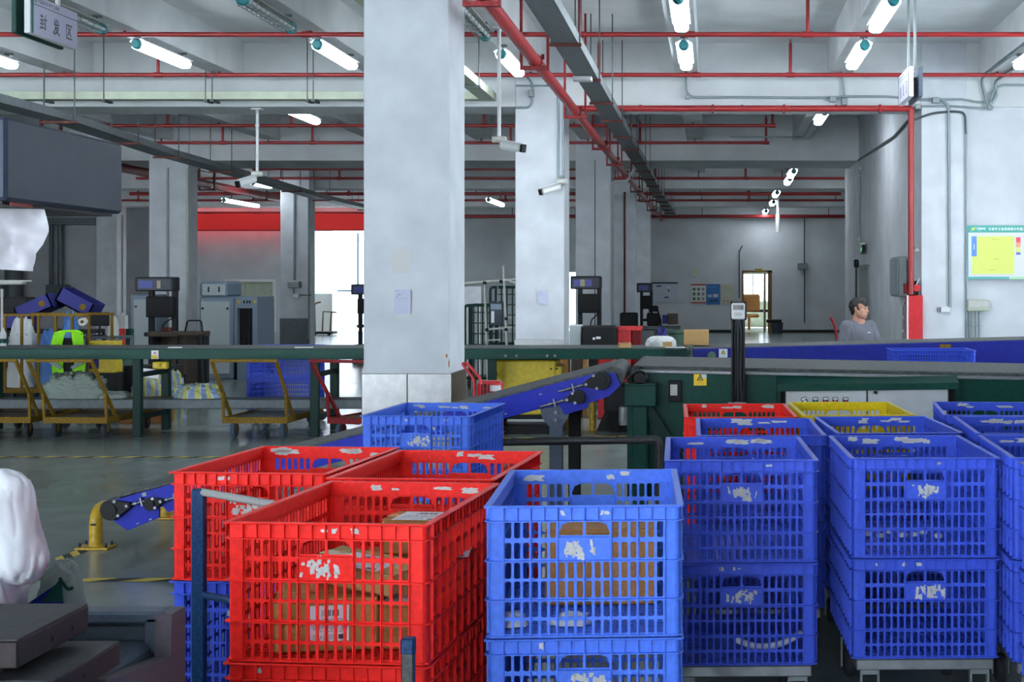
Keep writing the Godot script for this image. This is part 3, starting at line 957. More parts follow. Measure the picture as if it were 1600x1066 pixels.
	for z in [9.4, 11.1, 13.3, 15.6, 17.6, 19.5, 21.7, 23.7, 26.3, 28.2, 30.4, 32.5, 34.6, 36.4, 38.6, 40.7, 42.8, 44.7, 46.6]:
		var q := Vector3(0, 0, 7.5 - z)
		var ul := over(-1.51, z) - 3.861
		var up := over(-1.245, z) - 3.861
		obj("bracket", MB.new().span(q + Vector3(-0.15, -0.03, -0.02), q + Vector3(0.15, -0.002, 0.02)), M.rust, t)
		obj("rod", MB.new().cyl(q + Vector3(0.134, -0.03, 0), q + Vector3(0.134, up, 0), 0.008, -1, 6).cyl(q + Vector3(-0.132, -0.03, 0), q + Vector3(-0.132, ul, 0), 0.008, -1, 6), M.rod, t)
	obj("ballast_box", MB.new().box(Vector3(-0.03, -0.03, -7.9), Vector3(0.2, 0.05, 0.16), Basis.IDENTITY, 0.008), M.white, t)
	t = cable_tray("cable_tray", "dull grey cable tray high on the left, over the hood and past two columns", [Vector3(-8.5, 3.74, -14.0), Vector3(-8.55, 3.74, -18.7), Vector3(-9.09, 3.74, -23.6), Vector3(-9.45, 3.74, -30.0), Vector3(-9.8, 3.74, -35.0), Vector3(-10.0, 3.74, -46.0)], 0.34, 0.1, M.duct)
	for p in [[-8.52, 15.6], [-8.55, 18.6], [-8.85, 21.4], [-9.1, 23.7], [-9.27, 26.8], [-9.6, 32.4], [-9.85, 35.8], [-9.9, 40.5]]:
		var q := Vector3(p[0] + 8.5, 0, 14.0 - p[1])
		var up := over(p[0] + 0.2, p[1]) - 3.741
		var ul := over(p[0] - 0.2, p[1]) - 3.741
		obj("bracket", MB.new().span(q + Vector3(-0.23, -0.03, -0.02), q + Vector3(0.23, -0.002, 0.02)), M.rust, t)
		obj("rod", MB.new().cyl(q + Vector3(0.2, -0.03, 0), q + Vector3(0.2, up, 0), 0.008, -1, 6).cyl(q + Vector3(-0.2, -0.03, 0), q + Vector3(-0.2, ul, 0), 0.008, -1, 6), M.rod, t)
	# pale green tray across the hall under the deep beam, and the piece that joins it
	t = cable_tray("cable_tray", "pale green steel trunking across the left of the hall under the beam", [Vector3(-11.5, 4.1, -19.25), Vector3(-2.95, 4.1, -19.25)], 0.2, 0.1, M.beige)
	for x in [-9.0, -8.2, -6.83, -6.74, -5.46, -5.38, -4.24]:
		obj("rod", MB.new().cyl(Vector3(x + 11.5, -0.03, 0.11), Vector3(x + 11.5, over(x, 19.14) - 4.101, 0.11), 0.007, -1, 6).box(Vector3(x + 11.5, -0.02, 0.0), Vector3(0.05, 0.03, 0.26)), M.rod, t)
	t = cable_tray("cable_tray", "pale green trunking coming forward beside the nearest column", [Vector3(-3.05, 4.1, -12.2), Vector3(-3.05, 4.1, -19.12)], 0.2, 0.1, M.beige)
	for z in [13.4, 15.0, 17.8]:
		obj("rod", MB.new().cyl(Vector3(0.12, -0.03, 12.2 - z), Vector3(0.12, over(-2.93, z) - 4.101, 12.2 - z), 0.007, -1, 6).box(Vector3(0.0, -0.02, 12.2 - z), Vector3(0.28, 0.03, 0.04)), M.rod, t)
	# red frame of the opening at the right: header pipe and down pipe
	t = thing("hydrant_pipe", "square red pipe along the beam's foot and down to the red cabinet", "pipe", Vector3(-1.9, 4.03, -19.6))
	obj("header", MB.new().cyl(Vector3(0, 0, 0), Vector3(4.63, 0, 0), 0.042, -1, 14), M.pipe_red, t)
	obj("down_pipe", MB.new().tube(bent([Vector3(4.58, 0, 0), Vector3(4.63, 0, 0), Vector3(4.63, -2.565, 0)], 0.08), 0.042, 14), M.pipe_red, t)
	for x in [0.5, 1.9, 2.88, 4.2]:
		obj("clip", MB.new().span(Vector3(x - 0.015, -0.06, -0.05), Vector3(x + 0.015, 0.05, 0.05)), M.red_dark, t)
	for x in [0.9, 2.3, 3.6]:
		obj("hanger", MB.new().span(Vector3(x - 0.02, 0, -0.14), Vector3(x + 0.02, 0.05, 0.0)), M.rust, t)
	# conduits on the beam and on the right wall
	var z := 19.68
	conduit("grey conduit along the foot of the deep beam", [P(1072, 118, z), P(1073, 152, z), P(1300, 153, z), P(1320, 151, z), P(1390, 151, z), P(1434, 156, z), P(1455, 156, z)], 0.017, M.conduit)
	conduit("short grey drop conduit on the deep beam by the tube light", [P(1316, 118, z), P(1319, 150, z)], 0.015, M.conduit)
	conduit("grey conduit on the right column, from box to box along the top", [P(1470, 156, z), P(1503, 155, z), P(1526, 160, z), P(1548, 160, z)], 0.015, M.conduit)
	conduit("grey conduit under it from the corner box to the wall box", [P(1440, 166, z), P(1490, 166, z), P(1540, 170, z)], 0.015, M.conduit)
	conduit("grey conduit dropping down the right column to a socket", [P(1464, 158, z), P(1482, 162, z), P(1484, 480, z)], 0.02, M.conduit)
	conduit("dark arched cable with a pipe down the right column's edge", [P(1422, 190, z), P(1455, 177, z), P(1490, 174, z), P(1508, 176, z), P(1509, 210, z)], 0.016, M.dark_conduit)
	conduit("thin grey pipe down the seam between right column and wall", [P(1509, 205, z), P(1510, 530, z)], 0.014, M.conduit)
	conduit("upper conduit under the right ceiling rib, bending down the wall", [Vector3(3.71, 4.456, -12.5), Vector3(3.71, 4.456, -19.4), Vector3(3.71, 4.44, -19.69), P(1544, 165, z)], 0.02, M.conduit)
	conduit("lower conduit under the right ceiling rib, bending down the wall", [Vector3(3.97, 4.456, -12.5), Vector3(3.97, 4.456, -19.4), Vector3(3.9, 4.42, -19.69), P(1557, 150, z), P(1550, 160, z)], 0.02, M.conduit)
	conduit("level conduit leaving the right edge of the wall", [P(1547, 165, z), P(1550, 145, z), P(1562, 133, z), P(1640, 133, z)], 0.016, M.conduit)
	junction(P(1074, 152, z - 0.02), Vector3(0.07, 0.06, 0.06), "small grey junction box at the left end of the beam conduit")
	junction(P(1301, 155, z - 0.02), Vector3(0.09, 0.08, 0.07), "grey junction box on the beam, left of a pair")
	junction(P(1319, 159, z - 0.02), Vector3(0.08, 0.1, 0.07), "grey junction box on the beam, right of a pair")
	junction(P(1462, 157, z - 0.02), Vector3(0.11, 0.08, 0.07), "grey junction box high on the right column")
	junction(P(1434, 167, z - 0.02), Vector3(0.08, 0.07, 0.07), "grey junction box at the right column's top left corner")
	junction(P(1546, 168, z - 0.02), Vector3(0.07, 0.07, 0.07), "grey junction box on the wall under two bending conduits")
	conduit("black cable running along the side wall's top to the opening", [Vector3(2.87, 4.02, -20.8), Vector3(2.87, 3.95, -22.6), Vector3(2.87, 4.06, -28.1)], 0.02, M.dark_conduit)
	conduit("thin conduit down the side wall to the exit sign", [Vector3(2.88, 3.9, -27.9), Vector3(2.88, 2.35, -27.9)], 0.015, M.conduit)
	conduit("grey conduit under the rib in the second right bay", [Vector3(0.3, 4.3, -26.0), Vector3(1.66, 4.3, -26.0), Vector3(1.74, 4.46, -24.3)], 0.015, M.conduit)
	conduit("left one of two conduits down the camera column", [P(872, 150, 19.69), P(872, 282, 19.69)], 0.016, M.conduit)
	conduit("right one of two conduits down the camera column, bent at the top", [P(881, 160, 19.69), P(880, 176, 19.69), P(880, 282, 19.69)], 0.016, M.conduit)
	conduit("looped grey conduit at the top left of the camera column", [P(805, 168, z), P(826, 168, z), P(832, 158, z), P(832, 130, z), P(822, 118, z)], 0.016, M.conduit)
	conduit("thin level conduit at the camera column's top", [P(806, 134, z), P(858, 134, z)], 0.013, M.conduit)
	junction(P(830, 146, z - 0.02), Vector3(0.08, 0.1, 0.06), "grey junction box in the loop on the camera column")
	junction(P(877, 280, z - 0.02), Vector3(0.1, 0.1, 0.06), "grey junction box above the wall camera")
	conduit("white cable bent from the tray down the joint column", [P(990, 262, 27.4), P(981, 282, 27.0), P(960, 284, 27.9), P(953, 287, 28.185), P(953, 505, 28.185)], 0.02, M.white)
	conduit("brown cable down the narrow dim column", [P(976, 300, 36.385), P(976, 510, 36.385)], 0.025, M.rust)
	conduit("grey conduit down the switch box column", [P(460, 300, 35.88), P(460, 438, 35.88)], 0.03, M.conduit)
	conduit("grey conduit down the edge of the switch box column", [P(482, 305, 35.88), P(483, 530, 35.88)], 0.025, M.conduit)
	conduit("grey conduit down the dim column by the scanning machine", [P(262, 262, 28.18), P(262, 535, 28.18)], 0.02, M.galv)
	conduit("beige conduit down the dim column by the scanning machine", [P(293, 262, 28.18), P(293, 535, 28.18)], 0.02, M.beige)
	conduit("thin conduit down the lit far left column to the white box", [P(191, 336, 44.66), P(191, 500, 44.66)], 0.03, M.conduit)
	# cameras
	cctv("white bullet camera on a pole right of the nearest column", P(780, 218, 15.9), Vector3(0.62, -0.12, 0.35), Vector3(P(780, 0, 15.9).x, RIB_UNDER, -15.9))
	cctv("white bullet camera on a pole over the left column", P(402, 272, 19.95), Vector3(-0.55, -0.3, 0.75), Vector3(P(402, 0, 19.95).x, MAIN_UNDER, -19.95))
	cctv("white bullet camera fixed to the camera column", P(878, 284, 19.56), Vector3(-0.8, -0.28, 0.5), P(878, 284, 19.68))
	t = thing("drop_pole", "white drop pole with a thicker end, deep in the right bay", "pole", Vector3(1.94, 3.18, -42.6))
	obj("pole", MB.new().cyl(Vector3(0, 0.3, 0), Vector3(0, RIB_UNDER - 3.18 + 0.4, 0), 0.035), M.white, t)
	obj("sleeve", MB.new().cyl(Vector3.ZERO, Vector3(0, 0.52, 0), 0.065), M.white, t)
	hanging_sign("white hanging sign with three large characters, top left corner", -5.14, 10.72, 11.5, 3.5, 3.8, 1.0, false)
	hanging_sign("pale hanging sign on two rods, seen almost edge on at the right", 2.02, 14.7, 15.5, 3.545, 3.86, -1.0, true)


# ---- things at the far side, behind the long conveyor

func poster(label: String, x0: float, x1: float, y0: float, y1: float, z: float, im: Image, thick := 0.012, called := "poster") -> Node3D:
	var a := P(x0, y1, z)
	var b := P(x1, y0, z)
	var t := thing(called, label, called.replace("_", " "), Vector3(a.x, a.y, a.z))
	var w := b.x - a.x
	var h := b.y - a.y
	obj("sheet", MB.new().span(Vector3(0, 0, -0.005), Vector3(w, h, thick)), M.paper, t)
	var q := MB.new()
	q.quad(Vector3(0, 0, thick + 0.001), Vector3(w, 0, thick + 0.001), Vector3(w, h, thick + 0.001), Vector3(0, h, thick + 0.001))
	obj("print", q, print_mat(im), t)
	return t


func kiosk(label: String, x0: float, x1: float, y_top: float, z: float, stickers: Array) -> void:
	# dark sorting stand: two posts, a display head, a printer box, a shelf and a plinth
	var a := P(x0, y_top, z)
	var w := (x1 - x0) * z / F
	var h := a.y
	var t := thing("sorting_stand", label, "stand", Vector3(a.x, 0, -z), 0, "dark sorting stands with screens")
	obj("display_head", MB.new().box(Vector3(w * 0.48, h - 0.1, 0.06), Vector3(w, 0.22, 0.3), Basis.IDENTITY, 0.015), M.kiosk, t)
	var im := blank(128, 32, rgb(52, 56, 66))
	for s in stickers:
		im.fill_rect(Rect2i(s[0], 5, s[1], 22), rgb(s[2], s[3], s[4]))
	var q := MB.new()
	q.quad(Vector3(0.02, h - 0.19, 0.213), Vector3(w * 0.94, h - 0.19, 0.213), Vector3(w * 0.94, h - 0.02, 0.213), Vector3(0.02, h - 0.02, 0.213))
	obj("label_strip", q, print_mat(im), t)
	for s in [0.27, 0.9]:
		obj("post", MB.new().span(Vector3(w * s - 0.035, 0.0, -0.06), Vector3(w * s + 0.035, h - 0.15, 0.04), 0.005), M.kiosk, t)
	obj("screen_box", MB.new().box(Vector3(w * 0.585, h - 0.45, 0.08), Vector3(w * 0.74, 0.32, 0.14), Basis.IDENTITY, 0.012), M.black, t)
	obj("shelf", MB.new().span(Vector3(w * 0.27, h - 0.9, -0.05), Vector3(w * 0.9, h - 0.84, 0.3), 0.006), M.kiosk, t)
	obj("cable", MB.new().tube(bent([Vector3(w * 0.88, h - 0.62, 0.05), Vector3(w * 0.8, h - 0.66, 0.1), Vector3(w * 0.66, h - 0.72, 0.12), Vector3(w * 0.62, h - 0.85, 0.1)], 0.06), 0.01, 6), M.black, t)
	obj("plinth", MB.new().span(Vector3(w * 0.1, 0, -0.25), Vector3(w * 0.98, 0.34, 0.35), 0.01), M.kiosk, t)


func carton(label: String, at: Vector3, s: Vector3, turn: float, m: Material, group := "", tape_on := true, with_label := 0) -> Node3D:
	var t := thing("cardboard_box", label, "box", at, turn, group)
	obj("box", MB.new().box(Vector3(0, s.y * 0.5, 0), s, Basis.IDENTITY, 0.006), m, t)
	obj("flap", MB.new().box(Vector3(0, s.y + 0.001, s.z * 0.245), Vector3(s.x * 0.985, 0.004, s.z * 0.48)).box(Vector3(0, s.y + 0.001, -s.z * 0.245), Vector3(s.x * 0.985, 0.004, s.z * 0.48)), m, t)
	if tape_on:
		obj("tape", MB.new().box(Vector3(0, s.y + 0.004, 0), Vector3(s.x + 0.003, 0.001, 0.05)).box(Vector3(s.x * 0.5 + 0.001, s.y - 0.035, 0), Vector3(0.001, 0.07, 0.05)).box(Vector3(-s.x * 0.5 - 0.001, s.y - 0.035, 0), Vector3(0.001, 0.07, 0.05)), M.tape, t)
	if with_label > 0:
		if not M.has("ship_label"):
			var im := blank(96, 128, rgb(232, 228, 236))
			for k in 22:
				if k * 7 % 5 != 2: im.fill_rect(Rect2i(30 + k * 2, 16, 1 + k % 2, 22), rgb(50, 48, 56))
			scribble(im, Rect2i(8, 46, 80, 50), 7, rgb(120, 116, 126), 4)
			im.fill_rect(Rect2i(70, 104, 18, 16), rgb(60, 58, 64))
			scribble(im, Rect2i(8, 102, 54, 20), 3, rgb(70, 68, 76), 5)
			M.ship_label = print_mat(im)
		var q := MB.new()
		if with_label == 1:    # on the front
			q.quad(Vector3(-0.04, s.y * 0.2, s.z * 0.5 + 0.002), Vector3(0.06, s.y * 0.2, s.z * 0.5 + 0.002), Vector3(0.06, s.y * 0.9, s.z * 0.5 + 0.002), Vector3(-0.04, s.y * 0.9, s.z * 0.5 + 0.002))
		else:                  # on top
			q.quad(Vector3(-0.06, s.y + 0.006, 0.1), Vector3(0.08, s.y + 0.006, 0.1), Vector3(0.08, s.y + 0.006, -0.05), Vector3(-0.06, s.y + 0.006, -0.05))
		obj("shipping_label", q, M.ship_label, t, "white printed shipping label")
	return t


func build_far_side() -> void:
	var fz := 47.58
	# red banner and what hangs on the far wall
	var t := thing("banner", "long red banner beam over the bright left doorway", "banner", Vector3(-18.0, 3.42, -47.1))
	var bg := []
	for i in 5:
		var row := []
		for j in 40: row.append(Vector3(7.3 * j / 39.0, 0.54 * (1.0 - i / 4.0), 0.03 + 0.012 * sin(j * 0.7 + i)))
		bg.append(row)
	obj("cloth", MB.new().grid(bg), M.banner, t)
	obj("frame", MB.new().span(Vector3(0, 0.53, -0.06), Vector3(7.3, 0.6, 0.02)).span(Vector3(0, -0.04, -0.06), Vector3(7.3, 0.01, 0.0)).span(Vector3(-0.02, -0.04, -0.48), Vector3(0.1, 0.6, 0.02)).span(Vector3(7.2, -0.04, -0.48), Vector3(7.32, 0.6, 0.02)), M.red_dark, t)
	var im := blank(160, 120, rgb(190, 198, 212))
	im.fill_rect(Rect2i(0, 0, 160, 10), rgb(30, 66, 86))
	im.fill_rect(Rect2i(30, 20, 30, 8), rgb(60, 70, 84))
	im.fill_rect(Rect2i(100, 26, 10, 12), rgb(225, 228, 232))
	im.fill_rect(Rect2i(100, 44, 8, 14), rgb(50, 56, 70))
	im.fill_rect(Rect2i(78, 88, 26, 8), rgb(60, 70, 84))
	scribble(im, Rect2i(24, 60, 60, 20), 4, rgb(160, 168, 184), 6)
	poster("pale poster with a dark blue header on the far wall", 1018, 1059, 441, 472, fz, im)
	im = blank(96, 128, rgb(206, 214, 204))
	im.fill_rect(Rect2i(0, 0, 96, 10), rgb(176, 60, 66))
	im.fill_rect(Rect2i(0, 118, 96, 10), rgb(176, 60, 66))
	for k in 9:
		im.fill_rect(Rect2i(10 + (k % 3) * 29, 24 + (k / 3) * 32, 18, 20), [rgb(70, 90, 88), rgb(96, 110, 112), rgb(150, 130, 150)][k % 3])
	poster("poster with red bars and nine small pictures on the far wall", 1080, 1103, 444, 474, fz, im)
	im = blank(96, 128, rgb(38, 104, 168))
	scribble(im, Rect2i(12, 10, 70, 16), 2, rgb(110, 160, 200), 8)
	im.fill_rect(Rect2i(10, 66, 30, 16), rgb(190, 200, 200))
	im.fill_rect(Rect2i(48, 62, 34, 20), rgb(200, 206, 200))
	im.fill_rect(Rect2i(20, 98, 30, 14), rgb(30, 50, 90))
	im.fill_rect(Rect2i(56, 96, 26, 14), rgb(30, 50, 90))
	poster("blue poster with two pale pictures on the far wall", 1103.5, 1125, 444, 476, fz, im)
	im = blank(96, 128, rgb(188, 192, 172))
	scribble(im, Rect2i(20, 16, 60, 30), 3, rgb(160, 164, 146), 9)
	for k in 3: im.fill_rect(Rect2i(14 + k * 28, 104, 12, 12), rgb(168, 120, 108))
	poster("faded beige notice on the far wall", 1127, 1147, 444, 475, fz, im)
	im = blank(64, 48, rgb(200, 204, 182))
	scribble(im, Rect2i(8, 8, 48, 30), 3, rgb(150, 154, 120), 10)
	poster("small pale yellow notice high on the far wall", 1081, 1093, 421, 430, fz, im)
	im = blank(64, 16, rgb(204, 190, 40))
	im.fill_rect(Rect2i(4, 3, 10, 10), rgb(40, 40, 30))
	im.fill_rect(Rect2i(18, 5, 40, 6), rgb(60, 58, 30))
	poster("small yellow sign over the open far door", 1179.5, 1191.5, 419.5, 423.5, fz, im)
	poster("white double notice sheet left of the red barred poster", 1064, 1078, 455, 467, fz, blank(8, 8, rgb(196, 204, 208)))
	conduit("thin conduit down the far wall, bent at its top", [P(1160, 384, 47.5), P(1155, 393, 47.5), P(1155, 466, 47.5)], 0.02, M.dark_conduit)
	conduit("thin conduit down the far wall near the bin", [P(1257, 340, 47.5), P(1257, 505, 47.5)], 0.02, M.dark_conduit)
	solo("switch_box", MB.new().box(P(1254, 416, 47.52), Vector3(0.34, 0.2, 0.17), Basis.IDENTITY, 0.02), M.galv, "small grey box on the far wall's conduit", "switch box")
	t = thing("waste_bin", "grey waste bin with a black lid by the far open door", "bin", P(1214, 0, 46.6) * Vector3(1, 0, 1))
	obj("body", MB.new().lathe([Vector2(0, 0), Vector2(0.17, 0), Vector2(0.21, 0.36), Vector2(0, 0.36)], Vector3.ZERO, Vector3.UP, 14), M.plastic_grey, t)
	obj("lid", MB.new().box(Vector3(-0.1, 0.41, 0), Vector3(0.5, 0.1, 0.4), Basis.IDENTITY, 0.02), M.black, t)
	conduit("dark ductwork pipe on the far left wall, left of a pair", [P(80, 352, 47.3), P(80, 446, 47.3)], 0.07, M.duct)
	conduit("dark ductwork pipe on the far left wall, right of a pair", [P(94, 352, 47.3), P(94, 446, 47.3)], 0.09, M.duct)
	solo("duct_box", MB.new().box(P(91, 458, 47.2), Vector3(0.62, 0.55, 0.5), Basis.IDENTITY, 0.02), M.duct, "dark duct box under the pair of pipes on the far left wall", "duct")
	solo("duct_box", MB.new().span(P(76, 352, 47.55), P(150, 340, 47.0)), M.duct, "level dark duct along the far left wall's top", "duct")
	conduit("dark pillar like duct behind the left lamp", [Vector3(-23.2, 0, -47.2), Vector3(-23.2, 3.9, -47.2)], 0.3, M.duct)
	# x ray scanning machine and the white cabinet beside it
	var z := 24.0
	t = thing("scanning_machine", "grey blue luggage scanning machine with a dark tunnel", "machine", P(311, 0, z) * Vector3(1, 0, 1))
	var k := z / F
	var w := 92 * k
	obj("body", MB.new().span(Vector3(0, 0, -0.9), Vector3(56 * k, 1.4, 0), 0.03), M.machine_grey, t)
	obj("top_box", MB.new().span(Vector3(-1 * k, 1.38, -0.8), Vector3(43 * k, 1.66, -0.02), 0.05), M.machine_grey, t)
	obj("top_panel", MB.new().span(Vector3(5 * k, 1.42, -0.02), Vector3(41 * k, 1.61, 0.0), 0.004), M.machine_pale, t)
	for s in [15.0, 31.5]: obj("handle", MB.new().box(Vector3(s * k, 1.52, 0.006), Vector3(0.02, 0.09, 0.02)), M.black, t)
	obj("front_panel", MB.new().span(Vector3(3 * k, 0.1, 0), Vector3(48 * k, 1.32, 0.012), 0.004), M.machine_pale, t)
	for s in [6.0, 45.0]: obj("lock", MB.new().cyl(Vector3(s * k, 1.2, 0.01), Vector3(s * k, 1.2, 0.025), 0.02), M.black, t)
	obj("tunnel_frame", MB.new().span(Vector3(56 * k, 1.2, -0.9), Vector3(w, 1.4, 0.02), 0.01).span(Vector3(56 * k, 0, -0.9), Vector3(60 * k, 1.21, 0.02)).span(Vector3(84 * k, 0, -0.9), Vector3(w, 1.21, 0.02)).span(Vector3(56 * k, 0, -0.9), Vector3(w, 0.3, 0.02)), M.machine_grey, t)
	for s in 5: obj("curtain_strip", MB.new().span(Vector3((60.5 + s * 4.7) * k, 0.3, -0.12 - 0.015 * (s % 2)), Vector3((65 + s * 4.7) * k, 1.2, -0.11 - 0.015 * (s % 2))), M.black, t)
	for s in [[63.0, 4, M.yellow_panel], [71.0, 2, M.black], [76.0, 2, M.black], [80.0, 2, M.black], [88.0, 4, M.yellow_panel]]: obj("button", MB.new().box(Vector3(s[0] * k, 1.31, 0.025), Vector3(s[1] * k, 0.05, 0.02), Basis.IDENTITY, 0.005), s[2], t)
	t = thing("cabinet", "pale grey steel cabinet between the white lit column and the dark stand", "cabinet", P(203, 0, 26.0) * Vector3(1, 0, 1))
	k = 26.0 / F
	obj("body", MB.new().span(Vector3(0, 0, -0.6), Vector3(40 * k, 1.42, 0), 0.02), M.machine_grey, t)
	obj("door", MB.new().span(Vector3(6 * k, 0.08, 0), Vector3(36 * k, 1.33, 0.015), 0.005), M.machine_pale, t)
	obj("handle", MB.new().box(Vector3(10 * k, 1.2, 0.02), Vector3(0.04, 0.03, 0.03)), M.black, t)
	kiosk("dark sorting stand left, before the dim column", 221, 279, 434, 22.0, [[6, 52, 62, 70, 140], [74, 14, 150, 140, 124]])
	kiosk("dark sorting stand right of the camera column, with a beige sticker", 894, 941, 432.5, 24.0, [[8, 30, 88, 92, 170], [38, 22, 170, 160, 130], [62, 30, 88, 92, 170]])
	kiosk("small dark sorting stand farther back, before the far poster", 996, 1020, 443, 34.0, [[8, 90, 84, 90, 160]])
	# desk and seat at the left stand
	t = thing("work_desk", "brown desk at the left sorting stand", "desk", P(230, 0, 21.2) * Vector3(1, 0, 1))
	obj("top", MB.new().span(Vector3(0, 0.82, -0.4), Vector3(0.8, 0.9, 0), 0.01), M.desk, t)
	obj("back_panel", MB.new().span(Vector3(0.02, 0.1, -0.38), Vector3(0.78, 0.82, -0.34)), M.desk, t)
	for s in [0.02, 0.74]: obj("leg", MB.new().span(Vector3(s, 0, -0.38), Vector3(s + 0.05, 0.82, -0.02)), M.black_soft, t)
	solo("orange_box", MB.new().box(P(256, 0, 21.2) * Vector3(1, 0, 1) + Vector3(0, 0.931, -0.1), Vector3(0.14, 0.06, 0.1), Basis.IDENTITY, 0.01), M.rust, "small orange box on the brown desk by the left stand", "box")
	t = thing("stool", "dark stool with a wire back beside the scanning machine", "stool", P(300, 0, 20.5) * Vector3(1, 0, 1))
	obj("seat", MB.new().span(Vector3(-0.18, 0.86, -0.2), Vector3(0.12, 0.92, 0.1), 0.02).span(Vector3(-0.18, 0.3, -0.2), Vector3(-0.15, 0.9, -0.1)), M.desk, t)
	obj("back", MB.new().tube(bent([Vector3(-0.16, 0.9, -0.15), Vector3(-0.12, 1.08, -0.15), Vector3(0.08, 1.08, -0.15), Vector3(0.1, 0.9, -0.15)], 0.04), 0.012, 6), M.black, t)
	for s in [[-0.16, -0.18], [0.1, -0.18], [-0.16, 0.08], [0.14, 0.1]]: obj("leg", MB.new().bar(Vector3(s[0], 0.88, s[1]), Vector3(s[0] * 1.3, 0, s[1] * 1.4), 0.025, 0.025), M.black, t)
	# packing corner at the left edge
	z = 17.6
	k = z / F
	t = thing("rail_trolley", "yellow barred trolley full of sacks at the left edge", "trolley", P(5, 0, z) * Vector3(1, 0, 1))
	w = 134 * k
	obj("rail", MB.new().bar(Vector3(0, 1.225, 0), Vector3(w, 1.225, 0), 0.03, 0.03), M.yellow_worn, t)
	for s in 6: obj("post", MB.new().span(Vector3((0.02 + s * 0.196) * w - 0.014, 0.3, -0.014), Vector3((0.02 + s * 0.196) * w + 0.014, 1.22, 0.014)), M.yellow_worn, t)
	obj("deck", MB.new().span(Vector3(0, 0.26, -0.75), Vector3(w, 0.31, 0.02)), M.yellow_worn, t)
	obj("rear_rail", MB.new().bar(Vector3(0, 1.225, -0.72), Vector3(w, 1.225, -0.72), 0.03, 0.03).bar(Vector3(0.02, 0.3, -0.72), Vector3(0.02, 1.22, -0.72), 0.03, 0.03).bar(Vector3(w - 0.02, 0.3, -0.72), Vector3(w - 0.02, 1.22, -0.72), 0.03, 0.03), M.yellow_worn, t)
	for s in [[0.1, -0.05], [0.95, -0.05], [0.1, -0.65], [0.95, -0.65]]: obj("wheel", MB.new().cyl(Vector3(s[0], 0.08, s[1] - 0.02), Vector3(s[0], 0.08, s[1] + 0.02), 0.08).span(Vector3(s[0] - 0.02, 0.08, s[1] - 0.04), Vector3(s[0] + 0.02, 0.27, s[1] + 0.04)), M.rubber, t)
	var heaps := [
		[36, 0.312, 17.97, 0.34, 0.8, 0.34, "bag_white", "grey white sack in the left of the yellow trolley", 3],
		[80, 0.312, 17.98, 0.3, 0.66, 0.34, "bag_blue", "blue plastic sack in the middle of the yellow trolley", 5],
		[110, 0.312, 17.95, 0.2, 0.86, 0.3, "bag_blue", "pale blue printed bag hanging at the yellow trolley's right part", 8],
	]
	for h in heaps:
		solo("sack", MB.new().heap(P(h[0], 0, h[2]) * Vector3(1, 0, 1) + Vector3(0, h[1], 0), Vector3(h[3], h[4], h[5]), h[8]), M[h[6]], h[7], "sack")
	for b in [[22, 19.2, 1.0, 0.0, "left", 11.0], [66, 19.4, 1.2, 24.0, "middle", 0.0], [120, 19.5, 1.27, -28.0, "right", 0.0]]:
		var p := P(b[0], 0, b[1]) * Vector3(1, 0, 1)
		t = thing("tote_bin", "dark blue bin piled behind the yellow trolley, %s one" % ["leftmost", "middle", "rightmost tilted"][["left", "middle", "right"].find(b[4])], "bin", p + Vector3(0, b[2], 0), 0)
		t.rotation.z = deg_to_rad(b[3])
		obj("shell", MB.new().span(Vector3(-0.25, 0, -0.18), Vector3(0.25, 0.02, 0.18)).span(Vector3(-0.25, 0, 0.16), Vector3(0.25, 0.2, 0.18)).span(Vector3(-0.25, 0, -0.18), Vector3(0.25, 0.2, -0.16)).span(Vector3(-0.25, 0, -0.18), Vector3(-0.23, 0.2, 0.18)).span(Vector3(0.23, 0, -0.18), Vector3(0.25, 0.2, 0.18)), M.navy, t)
		obj("emblem", MB.new().cyl(Vector3(0.13, 0.1, 0.18), Vector3(0.13, 0.1, 0.184), 0.045), M.yellow_worn, t)
	t = thing("shelf_table", "dark table behind the yellow trolley carrying the blue bins", "table", P(70, 0, 19.4) * Vector3(1, 0, 1))
	obj("top", MB.new().span(Vector3(-0.75, 0.94, -0.3), Vector3(0.75, 0.99, 0.3)), M.black_soft, t)
	for s in [[-0.7, -0.25], [0.7, -0.25], [-0.7, 0.25], [0.7, 0.25]]: obj("leg", MB.new().span(Vector3(s[0] - 0.02, 0, s[1] - 0.02), Vector3(s[0] + 0.02, 0.95, s[1] + 0.02)), M.black_soft, t)
	solo("black_case", MB.new().box(P(24, 478, 20.2), Vector3(0.5, 0.25, 0.3), Basis.IDENTITY, 0.03).span(P(4, 490, 20.2) + Vector3(0, -1.2, -0.1), P(46, 490, 20.2) + Vector3(0, 0.02, 0.1)), M.black_soft, "tall black case behind the blue bins at the left edge", "case")
	t = thing("work_lamp", "white work lamp with a flat head at the left edge", "lamp", P(3, 0, 17.2) * Vector3(1, 0, 1))
	obj("pole", MB.new().cyl(Vector3.ZERO, Vector3(0, 1.56, 0), 0.014), M.off_white, t)
	obj("head", MB.new().box(Vector3(0.02, 1.62, 0), Vector3(0.5, 0.035, 0.14), Basis.IDENTITY, 0.01).box(Vector3(0.08, 1.645, -0.02), Vector3(0.5, 0.02, 0.12), Basis.IDENTITY, 0.006), M.off_white, t)
	obj("clamp", MB.new().cyl(Vector3(0, 1.55, 0), Vector3(0, 1.6, 0), 0.022), M.black, t)
	obj("base", MB.new().cyl(Vector3.ZERO, Vector3(0, 0.03, 0), 0.16), M.black, t)
	t = thing("water_bottle", "clear water bottle with a green band by the yellow trolley's left end", "bottle", P(4.5, 0, 17.2) * Vector3(1, 0, 1) + Vector3(0.0, 0.92, 0.25))
	t.position = Vector3(P(4.5, 0, 15.5).x, 0.932, -15.5)
